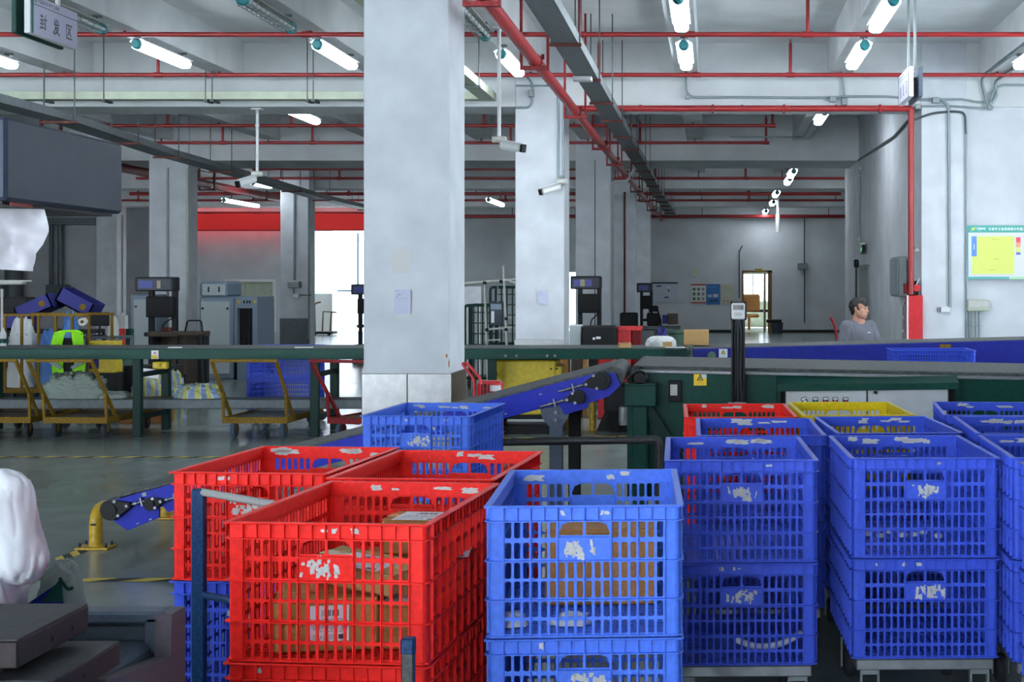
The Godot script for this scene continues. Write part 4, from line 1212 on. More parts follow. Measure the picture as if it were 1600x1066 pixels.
	obj("bottle", MB.new().lathe([Vector2(0, 0), Vector2(0.035, 0), Vector2(0.036, 0.13), Vector2(0.014, 0.18), Vector2(0.014, 0.2), Vector2(0, 0.2)], Vector3.ZERO), M.bag_white, t)
	obj("band", MB.new().cyl(Vector3(0, 0.03, 0), Vector3(0, 0.08, 0), 0.037), M.green, t)
	t = thing("tape_roll", "white roll of tape hanging on the yellow trolley's right post", "tape roll", P(130, 503, 17.55))
	obj("roll", MB.new().lathe([Vector2(0.02, -0.03), Vector2(0.05, -0.03), Vector2(0.05, 0.03), Vector2(0.02, 0.03), Vector2(0.02, -0.03)], Vector3.ZERO, Vector3(0, 0, 1)), M.off_white, t)
	obj("core", MB.new().lathe([Vector2(0.019, -0.032), Vector2(0.024, -0.032), Vector2(0.024, 0.032), Vector2(0.019, 0.032)], Vector3.ZERO, Vector3(0, 0, 1)), M.card, t)
	t = thing("computer_monitor", "black computer monitor on the table by the lit white box", "monitor", P(155, 0, 18.6) * Vector3(1, 0, 1) + Vector3(0, 0.93, 0))
	obj("panel", MB.new().box(Vector3(0, 0.22, 0), Vector3(0.27, 0.18, 0.03), Basis.IDENTITY, 0.01), M.black, t)
	obj("stand", MB.new().cyl(Vector3(0, 0, 0), Vector3(0, 0.16, -0.02), 0.012).box(Vector3(0, 0.008, 0), Vector3(0.14, 0.015, 0.1)), M.black, t)
	t = thing("side_table", "plain table under the black monitor and a white bag", "table", P(172, 0, 18.6) * Vector3(1, 0, 1))
	obj("top", MB.new().span(Vector3(-0.32, 0.9, -0.25), Vector3(0.22, 0.93, 0.25)), M.duct, t)
	for s in [[-0.3, 0.2], [0.2, 0.2], [-0.3, -0.2], [0.2, -0.2]]: obj("leg", MB.new().span(Vector3(s[0] - 0.015, 0, s[1] - 0.015), Vector3(s[0] + 0.015, 0.9, s[1] + 0.015)), M.galv, t)
	solo("paper_sack", MB.new().heap(P(175, 0, 18.7) * Vector3(1, 0, 1) + Vector3(0, 0.93, 0), Vector3(0.16, 0.25, 0.2), 12, 0.06), M.off_white, "beige paper sack beside the black monitor", "sack")
	t = thing("switch_box", "white lit switch box at the foot of the far left column's conduit", "switch box", P(191, 506, 44.4))
	obj("body", MB.new().box(Vector3.ZERO, Vector3(0.3, 0.54, 0.2), Basis.IDENTITY, 0.02), M.white, t)
	obj("gland", MB.new().cyl(Vector3(0, 0.27, 0), Vector3(0, 0.34, 0), 0.05), M.white, t)
	t = thing("switch_box", "grey switch box on the column left of the bright doorway", "switch box", P(460, 445, 35.825))
	obj("body", MB.new().box(Vector3.ZERO, Vector3(0.3, 0.17, 0.16), Basis.IDENTITY, 0.015), M.galv, t)
	obj("outlet", MB.new().box(P(463, 462, 35.8) - P(460, 445, 35.8), Vector3(0.15, 0.1, 0.12), Basis.IDENTITY, 0.01), M.white, t)
	obj("lead", MB.new().bar(P(459, 450, 35.8) - P(460, 445, 35.8), P(459, 459, 35.8) - P(460, 445, 35.8), 0.02, 0.02).bar(P(468, 461, 35.8) - P(460, 445, 35.8), P(486, 461.5, 35.8) - P(460, 445, 35.8), 0.03, 0.03), M.duct, t)
	t = thing("mail_crate_low", "small yellow crate with a blue end behind the long conveyor", "crate", P(157, 0, 16.9) * Vector3(1, 0, 1) + Vector3(0, 0.55, 0))
	obj("shell", MB.new().span(Vector3(-0.14, 0, -0.2), Vector3(0.18, 0.38, 0), 0.01), M.yellow_panel, t)
	obj("end_panel", MB.new().span(Vector3(-0.13, 0.05, 0), Vector3(-0.02, 0.3, 0.008)), M.navy, t)
	obj("foot", MB.new().span(Vector3(-0.14, -0.55, -0.2), Vector3(0.18, 0.0, 0)), M.black_soft, t)
	t = thing("fire_box", "small red and green box under the lit white switch box", "box", P(194, 0, 20.0) * Vector3(1, 0, 1))
	obj("red_half", MB.new().span(Vector3(-0.1, 0.4, -0.1), Vector3(0.02, 0.98, 0), 0.01), M.red_paint, t)
	obj("green_half", MB.new().span(Vector3(0.02, 0, -0.1), Vector3(0.1, 0.98, 0), 0.01), M.green, t)
	# in the bright doorway
	t = thing("trolley_bike", "small hand trolley with bars standing in the bright doorway", "trolley", P(506, 0, 45.0) * Vector3(1, 0, 1))
	obj("base", MB.new().span(Vector3(-0.3, 0.05, -0.3), Vector3(0.35, 0.12, 0.3)), M.black, t)
	obj("frame", MB.new().tube(bent([Vector3(-0.28, 0.1, 0), Vector3(-0.3, 1.0, 0), Vector3(-0.1, 1.05, 0)], 0.1), 0.03, 6).tube([Vector3(-0.05, 0.1, 0), Vector3(-0.02, 0.75, 0), Vector3(0.4, 0.72, 0)], 0.025, 6).tube([Vector3(0.2, 0.1, 0), Vector3(0.24, 0.74, 0)], 0.025, 6), M.wood, t)
	for s in [-0.2, 0.25]: obj("wheel", MB.new().cyl(Vector3(s, 0.06, 0.28), Vector3(s, 0.06, 0.33), 0.06), M.black, t)
	kiosk("dark sorting stand cut by the nearest column, before the bright doorway", 553, 590, 445, 30.0, [[8, 90, 60, 70, 150]])
	solo("wall_box", MB.new().span(Vector3(-13.6, 0, -49.0), Vector3(-12.95, 1.3, -48.4), 0.02), M.off_white, "pale cupboard just inside the bright doorway", "cupboard")
	solo("tap_shelf", MB.new().span(Vector3(-13.0, 1.36, -49.5), Vector3(-12.2, 1.42, -49.2)).cyl(Vector3(-12.3, 1.4, -49.3), Vector3(-12.3, 3.4, -49.3), 0.05), M.conduit, "thin shelf and pole standing in the bright doorway", "shelf")
	# roll cages and the white pipe rack between the two columns
	z = 22.0
	k = z / F
	for c in [[726, 768, 1.28, "dark green roll cage with solid lower panels, left"], [752, 806, 1.56, "dark green roll cage with mesh sides behind the white rack"]]:
		var x0 := P(c[0], 0, z).x
		var ww: float = (c[1] - c[0]) * k
		var hh: float = c[2]
		z = 22.0 if c[0] == 726 else 22.9
		t = thing("roll_cage", c[3], "roll cage", Vector3(x0, 0, -z))
		obj("frame", MB.new().tube(bent([Vector3(0, 0.15, 0), Vector3(0, hh, 0), Vector3(ww, hh, 0), Vector3(ww, 0.15, 0)], 0.06), 0.022, 8), M.green_dark, t)
		obj("frame", MB.new().tube(bent([Vector3(0, 0.15, -0.6), Vector3(0, hh, -0.6), Vector3(ww, hh, -0.6), Vector3(ww, 0.15, -0.6)], 0.06), 0.022, 8), M.green_dark, t)
		obj("middle_bar", MB.new().bar(Vector3(0, 0.65, 0), Vector3(ww, 0.65, 0), 0.03, 0.05), M.green_dark, t)
		obj("deck", MB.new().span(Vector3(0, 0.13, -0.6), Vector3(ww, 0.17, 0)), M.green_dark, t)
		for i in 5: obj("bar", MB.new().cyl(Vector3(ww * (i + 1) / 6.0, 0.16, 0), Vector3(ww * (i + 1) / 6.0, hh, 0), 0.012, -1, 6), M.green_dark, t)
		for i in 4: obj("cross_bar", MB.new().cyl(Vector3(0, hh - 0.12 - i * 0.17, -0.6), Vector3(ww, hh - 0.12 - i * 0.17, -0.6), 0.009, -1, 6), M.green_dark, t)
		for s in [[0.06, -0.06], [ww - 0.06, -0.06], [0.06, -0.54], [ww - 0.06, -0.54]]: obj("caster", MB.new().cyl(Vector3(s[0] - 0.02, 0.06, s[1]), Vector3(s[0] + 0.02, 0.06, s[1]), 0.06).span(Vector3(s[0] - 0.01, 0.06, s[1] - 0.03), Vector3(s[0] + 0.01, 0.14, s[1] + 0.03)), M.rubber, t)
	solo("panel_board", MB.new().span(P(725, 478, 24.0), P(752, 448, 23.9)).span(P(730, 448, 24.0) * Vector3(1, 0, 1), P(734, 448, 23.95)).span(P(746, 448, 24.0) * Vector3(1, 0, 1), P(750, 448, 23.95)), M.cabinet, "pale panel standing behind the left roll cage", "panel")
	z = 20.9
	t = thing("pipe_rack", "white pipe rack with a tall post left of the camera column", "rack", Vector3(P(725, 0, z).x, 0, -z))
	var o := Vector3(P(725, 0, z).x, 0, -z)
	obj("top_rail", MB.new().cyl(P(725, 443, z) - o, P(805, 436.5, z) - o, 0.017).cyl(P(787, 436, z) - o, P(812, 444, z) - o, 0.015), M.off_white, t)
	obj("post", MB.new().cyl(P(757, 441, z) - o, P(763, 600, z) * Vector3(1, 0, 1) - o * Vector3(1, 0, 1) - Vector3(0, 0, 0), 0.016), M.off_white, t)
	obj("post", MB.new().cyl(P(786.5, 415, z) - o, Vector3(P(795, 0, z).x - o.x, 0, 0), 0.018), M.off_white, t)
	obj("shelf_rail", MB.new().cyl(P(760, 515, z) - o, P(800, 512, z) - o, 0.016).cyl(P(760, 532, z) - o, P(782, 531, z) - o, 0.01).cyl(P(791, 497, z) - o, P(800, 497, z) - o, 0.014), M.off_white, t)
	for q in [[757.5, 442], [783, 440], [761, 515.5], [791, 515], [791, 498]]: obj("joint", MB.new().box(P(q[0], q[1], z) - o, Vector3(0.05, 0.05, 0.05), Basis.IDENTITY, 0.01), M.black, t)
	t = thing("control_unit", "black control unit with a white label hanging in the white rack", "control unit", P(776, 490, 20.98))
	obj("case", MB.new().box(Vector3.ZERO, Vector3(0.19, 0.36, 0.1), Basis.IDENTITY, 0.01), M.plastic_grey, t)
	obj("face", MB.new().box(Vector3(0, 0.1, 0.05), Vector3(0.16, 0.08, 0.012)), M.machine_grey, t)
	obj("white_label", MB.new().box(Vector3(-0.05, -0.05, 0.052), Vector3(0.045, 0.17, 0.004)), M.white, t)
	obj("strap", MB.new().span(Vector3(0.02, 0.17, 0.06), Vector3(0.03, 0.47, 0.1)), M.galv, t)
	# clutter behind the conveyor, middle
	t = thing("black_crate", "big black bin behind the conveyor, right of the camera column", "bin", P(908, 0, 18.2) * Vector3(1, 0, 1))
	k = 18.2 / F
	obj("bin", MB.new().span(Vector3(0, 0.1, -0.45), Vector3(54 * k, 1.07, 0), 0.02), M.black, t)
	obj("white_mark", MB.new().box(Vector3(20 * k, 0.91, 0.004), Vector3(0.03, 0.03, 0.004)).box(Vector3(27 * k, 0.92, 0.004), Vector3(0.06, 0.03, 0.004)), M.white, t)
	for s in [0.06, 0.38]: obj("foot", MB.new().span(Vector3(s - 0.04, 0, -0.42), Vector3(s + 0.04, 0.1, -0.02)), M.rubber, t)
	for c in [[963, 986, "red crate behind the conveyor, right beside the big black bin", "red_paint"], [987, 1001, "brownish red crate behind the conveyor, next to the bright red one", "red_dark"]]:
		k = 18.6 / F
		t = thing("red_crate", c[2], "crate", P(c[0], 0, 18.6) * Vector3(1, 0, 1))
		obj("shell", MB.new().span(Vector3(0, 0, -0.4), Vector3((c[1] - c[0]) * k, 1.04, 0), 0.015), M[c[3]], t)
		obj("lip", MB.new().span(Vector3(-0.01, 1.0, -0.41), Vector3((c[1] - c[0]) * k + 0.01, 1.05, 0.012), 0.006), M.red_paint, t)
		for i in 3: obj("rib", MB.new().span(Vector3(0.03 + i * (c[1] - c[0]) * k * 0.3, 0.2, 0), Vector3(0.045 + i * (c[1] - c[0]) * k * 0.3, 1.0, 0.01)), M[c[3]], t)
	t = thing("printer", "black printer on the desk before the far wall", "printer", P(983, 0, 26.0) * Vector3(1, 0, 1) + Vector3(0, 0.82, 0))
	obj("body", MB.new().box(Vector3(0, 0.14, 0), Vector3(0.32, 0.26, 0.3), Basis.IDENTITY, 0.02), M.black, t)
	obj("tray", MB.new().box(Vector3(0, 0.02, 0.16), Vector3(0.26, 0.03, 0.1), Basis.IDENTITY, 0.01), M.kiosk, t)
	t = thing("swivel_chair", "black office chair by the small far stand", "chair", P(1021, 0, 28.6) * Vector3(1, 0, 1))
	obj("back", MB.new().box(Vector3(0, 1.12, 0), Vector3(0.2, 0.12, 0.08), Basis.IDENTITY, 0.03).box(Vector3(0, 0.9, 0.02), Vector3(0.26, 0.26, 0.06), Basis.IDENTITY, 0.03), M.black, t)
	obj("spine", MB.new().tube(bent([Vector3(0.08, 1.1, 0), Vector3(0.16, 0.85, 0), Vector3(0.1, 0.5, 0)], 0.1), 0.02, 6), M.black, t)
	obj("seat", MB.new().box(Vector3(0, 0.5, 0.15), Vector3(0.42, 0.08, 0.4), Basis.IDENTITY, 0.03), M.black, t)
	obj("base", MB.new().cyl(Vector3(0, 0, 0.15), Vector3(0, 0.48, 0.15), 0.03).cyl(Vector3(0, 0, 0.15), Vector3(0, 0.05, 0.15), 0.25, 0.1), M.black, t)
	t = thing("steel_desk", "grey steel desk behind the conveyor before the far posters", "desk", P(964, 0, 26.4) * Vector3(1, 0, 1))
	k = 26.4 / F
	obj("top", MB.new().span(Vector3(0, 0.78, -0.6), Vector3(98 * k, 0.82, 0.3)), M.duct, t)
	obj("drawer", MB.new().span(Vector3(36 * k, 0.35, -0.4), Vector3(60 * k, 0.77, 0.28), 0.01), M.galv, t)
	for s in [2.0, 94.0]: obj("leg", MB.new().span(Vector3(s * k, 0, -0.55), Vector3((s + 3) * k, 0.78, 0.25)), M.duct, t)
	solo("small_crate", MB.new().box(P(1039, 499, 26.3), Vector3(0.09, 0.16, 0.2), Basis.IDENTITY, 0.01), M.navy, "small blue tub on the grey steel desk", "tub")
	carton("dark brown box on the grey steel desk's right end", P(1051, 507, 26.4), Vector3(0.19, 0.2, 0.2), 0, M.desk)
	solo("blue_sack", MB.new().heap(P(1034, 0, 20.2) * Vector3(1, 0, 1), Vector3(0.2, 0.96, 0.3), 15, 0.06), M.navy, "dark blue sack standing behind the conveyor before the steel desk", "sack")
	solo("green_bin", MB.new().lathe([Vector2(0, 0), Vector2(0.18, 0), Vector2(0.22, 0.84), Vector2(0.25, 0.86), Vector2(0.25, 0.9), Vector2(0, 0.9)], P(1066, 0, 22.0) * Vector3(1, 0, 1)), M.green_bin, "green grey round bin behind the conveyor, by the carton", "bin")
	solo("white_sack", MB.new().heap(P(1033, 0, 15.4) * Vector3(1, 0, 1) + Vector3(0, 0.932, 0), Vector3(0.33, 0.11, 0.3), 21, 0.05, 22), M.bag_white, "white sack lying on the long conveyor's right end", "sack")
	carton("cardboard carton on the blue conveyor's left end", P(1088, 0, 15.5) * Vector3(1, 0, 1) + Vector3(0, 0.945, 0), Vector3(0.27, 0.16, 0.25), 0, M.card_pale)
	carton("flat brown packet before the white sack on the conveyor", P(1043, 0, 15.05) * Vector3(1, 0, 1) + Vector3(0, 0.932, 0), Vector3(0.1, 0.06, 0.1), 0, M.card_pale, "", false)
	carton("flat brown packet on the conveyor before the red crates", P(976, 0, 15.05) * Vector3(1, 0, 1) + Vector3(0, 0.932, 0), Vector3(0.13, 0.05, 0.12), 10, M.card_pale, "", false)
	solo("flower_print_box", MB.new().span(P(893, 0, 18.8) * Vector3(1, 0, 1), P(908, 508, 18.5), 0.01), M.machine_pale, "pale patterned box between the camera column and the black bin", "box")
	# on the right wall
	z = 19.7
	im = blank(512, 320, rgb(232, 234, 250))
	im.fill_rect(Rect2i(0, 0, 512, 42), rgb(70, 156, 146))
	im.fill_rect(Rect2i(0, 0, 6, 320), rgb(70, 156, 146))
	im.fill_rect(Rect2i(0, 305, 240, 15), rgb(88, 168, 160))
	im.fill_rect(Rect2i(240, 305, 272, 15), rgb(176, 226, 184))
	for i in 5:
		im.fill_rect(Rect2i(24 + i, 14 + i * 2, 22 - i * 2, 4), rgb(214, 226, 110))
	ink(im, Vector2(22, 32), Vector2(44, 12), 4, rgb(214, 226, 110))
	var i := 0
	for g in ["zhong", "guo", "you", "zheng"]:
		glyph(im, g, Vector2(50 + i * 14, 12), Vector2(12, 13), 2, Color.WHITE)
		i += 1
	scribble(im, Rect2i(50, 28, 54, 5), 1, Color.WHITE, 2)
	i = 0
	for g in ["dong", "guan", "shi", "hu", "huan", "ju", "wang", "ge", "fen", "bu", "tu", "yi"]:
		glyph(im, g, Vector2(122 + i * 18, 12), Vector2(16, 18), 2, Color.WHITE)
		i += 1
	im.fill_rect(Rect2i(24, 64, 30, 120), rgb(96, 142, 224))
	im.fill_rect(Rect2i(36, 112, 6, 30), rgb(210, 222, 250))
	im.fill_rect(Rect2i(54, 64, 216, 226), rgb(224, 232, 120))
	im.fill_rect(Rect2i(26, 184, 30, 106), rgb(224, 232, 120))
	for s in [[142, 78, 40], [146, 196, 36], [120, 262, 44]]: scribble(im, Rect2i(s[0], s[1], s[2], 7), 1, rgb(150, 158, 80), s[0])
	im.fill_rect(Rect2i(280, 70, 26, 30), rgb(220, 70, 84))
	im.fill_rect(Rect2i(280, 100, 26, 30), rgb(236, 160, 120))
	im.fill_rect(Rect2i(280, 130, 26, 30), rgb(222, 226, 130))
	im.fill_rect(Rect2i(280, 160, 26, 14), rgb(90, 104, 190))
	scribble(im, Rect2i(312, 60, 60, 8), 1, rgb(190, 192, 210), 12)
	im.fill_rect(Rect2i(390, 64, 110, 226), rgb(208, 222, 200))
	poster("white notice board with a green header and a yellow plan on the right wall", 1511, 1650, 352.5, 436.5, z, im, 0.02, "notice_board")
	t = thing("socket_box", "white socket at the end of the conduit on the right column", "socket", P(1477, 484, z - 0.01))
	obj("body", MB.new().box(Vector3.ZERO, Vector3(0.13, 0.075, 0.06), Basis.IDENTITY, 0.008), M.white, t)
	obj("end_plate", MB.new().box(Vector3(-0.09, 0, 0), Vector3(0.04, 0.07, 0.05), Basis.IDENTITY, 0.006), M.galv, t)
	t = thing("fuse_box", "beige fuse box with three conduits on the right wall", "fuse box", P(1528, 477.5, z - 0.02))
	obj("body", MB.new().box(Vector3.ZERO, Vector3(0.31, 0.16, 0.12), Basis.IDENTITY, 0.012), M.beige, t)
	obj("lid", MB.new().box(Vector3(0, 0.02, 0.06), Vector3(0.29, 0.1, 0.015), Basis.IDENTITY, 0.005), M.off_white, t)
	for s in [-0.12, -0.03, 0.015]: obj("conduit", MB.new().cyl(Vector3(s, -0.08, 0), Vector3(s, -1.25, 0), 0.015, -1, 8).box(Vector3(s, -0.28, 0), Vector3(0.05, 0.012, 0.04)), M.conduit, t)
	z = 19.6
	t = thing("hydrant_cabinet", "red fire hydrant cabinet beside the white column", "cabinet", Vector3(P(1418, 0, z).x, 0, -z))
	k = z / F
	obj("body", MB.new().span(Vector3(0, 0.62, -0.24), Vector3(24 * k, 1.455, 0), 0.01), M.red_paint, t)
	obj("edge_trim", MB.new().span(Vector3(-0.01, 0.62, -0.02), Vector3(0.012, 1.455, 0.006)), M.white, t)
	obj("plinth", MB.new().span(Vector3(0, 0, -0.24), Vector3(24 * k, 0.62, -0.01), 0.008), M.red_dark, t)
	t = thing("hydrant_gear", "dark valve gear with a red wheel on top of the hydrant cabinet", "valve", Vector3(P(1418, 0, z).x, 1.456, -z - 0.1))
	obj("case", MB.new().span(Vector3(0.02, 0, -0.08), Vector3(0.16, 0.2, 0.08), 0.015), M.black, t)
	obj("wheel", MB.new().cyl(Vector3(0.13, 0.1, 0.085), Vector3(0.13, 0.1, 0.105), 0.05), M.red_paint, t)
	obj("flange", MB.new().cyl(Vector3(0.0, 0.02, 0), Vector3(0.0, 0.16, 0), 0.045), M.red_dark, t)
	obj("lever", MB.new().bar(Vector3(0.12, 0.14, 0.1), Vector3(0.17, 0.24, 0.1), 0.015, 0.015), M.off_white, t)
	t = thing("electric_panel", "grey electric panel on the side wall behind the red down pipe", "electric panel", Vector3(2.838, 1.42, -21.6))
	obj("body", MB.new().box(Vector3(-0.02, 0.3, 0), Vector3(0.12, 0.6, 0.95), Basis.IDENTITY, 0.01), M.galv, t)
	obj("door", MB.new().box(Vector3(-0.09, 0.3, 0), Vector3(0.02, 0.54, 0.86), Basis.IDENTITY, 0.005), M.conduit, t)
	t = thing("fire_extinguisher_rack", "grey rack of small boxes under the electric panel", "rack", Vector3(2.85, 0.0, -20.9))
	for s in 3: obj("box", MB.new().box(Vector3(0, 0.82 + s * 0.2, 0), Vector3(0.1, 0.16, 0.26), Basis.IDENTITY, 0.01), M.galv, t)
	obj("upright", MB.new().span(Vector3(-0.02, 0, -0.15), Vector3(0.02, 1.35, 0.15)), M.duct, t)
	t = thing("wall_speaker", "small white device on a dark arm left of the right column", "device", Vector3(P(1432, 0, 20.0).x, P(0, 391, 20.0).y, -20.0))
	obj("head", MB.new().box(Vector3(0.02, 0, 0), Vector3(0.09, 0.08, 0.1), Basis.IDENTITY, 0.02), M.white, t)
	obj("arm", MB.new().bar(Vector3(-0.1, 0.0, 0), Vector3(-0.02, 0.03, 0), 0.02, 0.02), M.black, t)
	t = thing("exit_sign", "green exit sign on the side wall above the half open door", "exit sign", Vector3(2.86, 2.16, -26.9))
	obj("case", MB.new().box(Vector3(-0.03, 0.11, 0), Vector3(0.05, 0.17, 0.36), Basis.IDENTITY, 0.01), M.black, t)
	var face := MB.new()
	face.quad(Vector3(-0.057, 0.04, -0.16), Vector3(-0.057, 0.04, 0.16), Vector3(-0.057, 0.18, 0.16), Vector3(-0.057, 0.18, -0.16))
	im = blank(64, 32, rgb(10, 120, 64))
	im.fill_rect(Rect2i(8, 6, 22, 20), rgb(190, 250, 210))
	ink(im, Vector2(14, 8), Vector2(20, 16), 4, rgb(10, 120, 64))
	ink(im, Vector2(20, 16), Vector2(13, 25), 3, rgb(10, 120, 64))
	ink(im, Vector2(20, 16), Vector2(27, 22), 3, rgb(10, 120, 64))
	ink(im, Vector2(38, 16), Vector2(54, 16), 4, rgb(190, 250, 210))
	ink(im, Vector2(48, 10), Vector2(55, 16), 4, rgb(190, 250, 210))
	ink(im, Vector2(48, 22), Vector2(55, 16), 4, rgb(190, 250, 210))
	var em := print_mat(im)
	em.emission_enabled = true
	em.emission_texture = em.albedo_texture
	em.emission = Color.BLACK
	em.emission_energy_multiplier = 0.5
	obj("face", face, em, t)
	solo("emergency_lamp", MB.new().box(Vector3(2.84, 2.36, -27.1), Vector3(0.1, 0.07, 0.3), Basis.IDENTITY, 0.01).cyl(Vector3(2.78, 2.44, -27.0), Vector3(2.74, 2.44, -27.0), 0.06).cyl(Vector3(2.78, 2.44, -27.2), Vector3(2.74, 2.44, -27.2), 0.06), M.off_white, "twin headed emergency lamp above the exit sign", "lamp")
	t = thing("card_reader", "small black reader with a cable beside the half open side door", "card reader", Vector3(2.85, 1.93, -28.3))
	obj("reader", MB.new().box(Vector3(0, 0.09, 0), Vector3(0.08, 0.17, 0.14), Basis.IDENTITY, 0.02), M.black, t)
	obj("cable", MB.new().cyl(Vector3(0.0, 0.0, 0), Vector3(0.0, -1.3, 0), 0.02), M.dark_conduit, t)
	t = thing("pallet_jack", "dark red pallet truck handle behind the seated man", "pallet truck", Vector3(P(1304, 0, 17.8).x, 0, -17.8))
	obj("handle", MB.new().tube(bent([Vector3(-0.05, 1.19, 0), Vector3(0.01, 1.08, 0), Vector3(0.03, 0.9, 0), Vector3(0.05, 0.3, 0)], 0.08), 0.018, 8), M.red_dark, t)
	obj("pump", MB.new().box(Vector3(0.1, 0.78, 0), Vector3(0.14, 0.3, 0.16), Basis.IDENTITY, 0.03).span(Vector3(0.0, 0.1, -0.1), Vector3(0.2, 0.7, 0.1)), M.black, t)
	obj("fork", MB.new().span(Vector3(0.0, 0.06, -1.2), Vector3(0.15, 0.12, 0)), M.red_dark, t)
	obj("wheel", MB.new().cyl(Vector3(0.02, 0.08, 0.05), Vector3(0.16, 0.08, 0.05), 0.08), M.rubber, t)
	# paper notices on the columns (their square code is left out)
	im = blank(128, 192, rgb(198, 204, 226))
	scribble(im, Rect2i(10, 8, 30, 8), 1, rgb(120, 124, 150), 1)
	scribble(im, Rect2i(54, 22, 24, 6), 1, rgb(120, 124, 150), 2)
	for s in [[24, 52, 40, 36], [40, 36, 52, 44], [24, 52, 22, 66]]: ink(im, Vector2(s[0], s[1]), Vector2(s[2], s[3]), 4, rgb(120, 130, 160))
	im.fill_rect(Rect2i(18, 70, 94, 2), rgb(140, 146, 172))
	im.fill_rect(Rect2i(2, 92, 124, 1), rgb(170, 176, 200))
	scribble(im, Rect2i(34, 176, 66, 6), 1, rgb(140, 146, 172), 3)
	poster("pale paper notice on the nearest column's face", 616, 641.5, 452.5, 490.5, 11.265, im, 0.002, "paper_notice")
	poster("pale paper notice on the camera column", 840.5, 855.5, 453.5, 475, 19.685, im, 0.002, "paper_notice")
	var pale := mat(rgb(212, 214, 212), 0.7)
	solo("glue_patch", MB.new().span(P(613.5, 427, 11.279), P(640, 390, 11.277)), pale, "faint beige rectangle of old glue above the paper notice", "stain")


# ---- conveyors and what stands among them

func warn_image(kind: int) -> Image:
	var im := blank(96, 96, rgb(236, 200, 24))
	if kind == 0:      # yellow with a triangle, a torn white corner
		im.fill_rect(Rect2i(60, 0, 36, 40), rgb(206, 214, 226))
	else:
		im.fill_rect(Rect2i(0, 0, 96, 96), rgb(206, 210, 214))
	var k := rgb(36, 30, 22)
	for i in 46:
		im.fill_rect(Rect2i(48 - i / 2 - 2, 12 + i, i + 4, 1), k)
	for i in 28:
		im.fill_rect(Rect2i(48 - i / 2, 24 + i, i, 1), rgb(240, 206, 40))
	if kind == 0:
		ink(im, Vector2(44, 48), Vector2(52, 32), 4, k)
		ink(im, Vector2(40, 40), Vector2(56, 44), 3, k)
		scribble(im, Rect2i(28, 68, 44, 8), 1, rgb(120, 100, 30), 1)
		scribble(im, Rect2i(10, 80, 78, 10), 1, rgb(150, 126, 34), 2)
	else:
		im.fill_rect(Rect2i(46, 34, 4, 12), k)
		scribble(im, Rect2i(16, 72, 64, 12), 2, rgb(120, 124, 130), 3)
	return im


func stop_image() -> Image:
	var im := blank(64, 80, rgb(226, 222, 224))
	for r in 24:
		for c in 24:
			var d := Vector2(r - 11.5, c - 11.5).length()
			if d < 11.5 and d > 7.5: im.set_pixel(20 + c, 12 + r, rgb(196, 40, 50))
	ink(im, Vector2(24, 18), Vector2(40, 32), 4, rgb(196, 40, 50))
	im.fill_rect(Rect2i(30, 20, 5, 9), rgb(50, 40, 44))
	im.fill_rect(Rect2i(4, 44, 50, 34), rgb(206, 178, 50))
	return im


func sticker(parent: Node3D, called: String, at: Vector3, w: float, h: float, im: Image, label := "") -> void:
	var q := MB.new()
	q.quad(at + Vector3(-w / 2, -h / 2, 0), at + Vector3(w / 2, -h / 2, 0), at + Vector3(w / 2, h / 2, 0), at + Vector3(-w / 2, h / 2, 0))
	q.span(at + Vector3(-w / 2, -h / 2, -0.002), at + Vector3(w / 2, h / 2, -0.0004))
	obj(called, q, print_mat(im), parent, label)


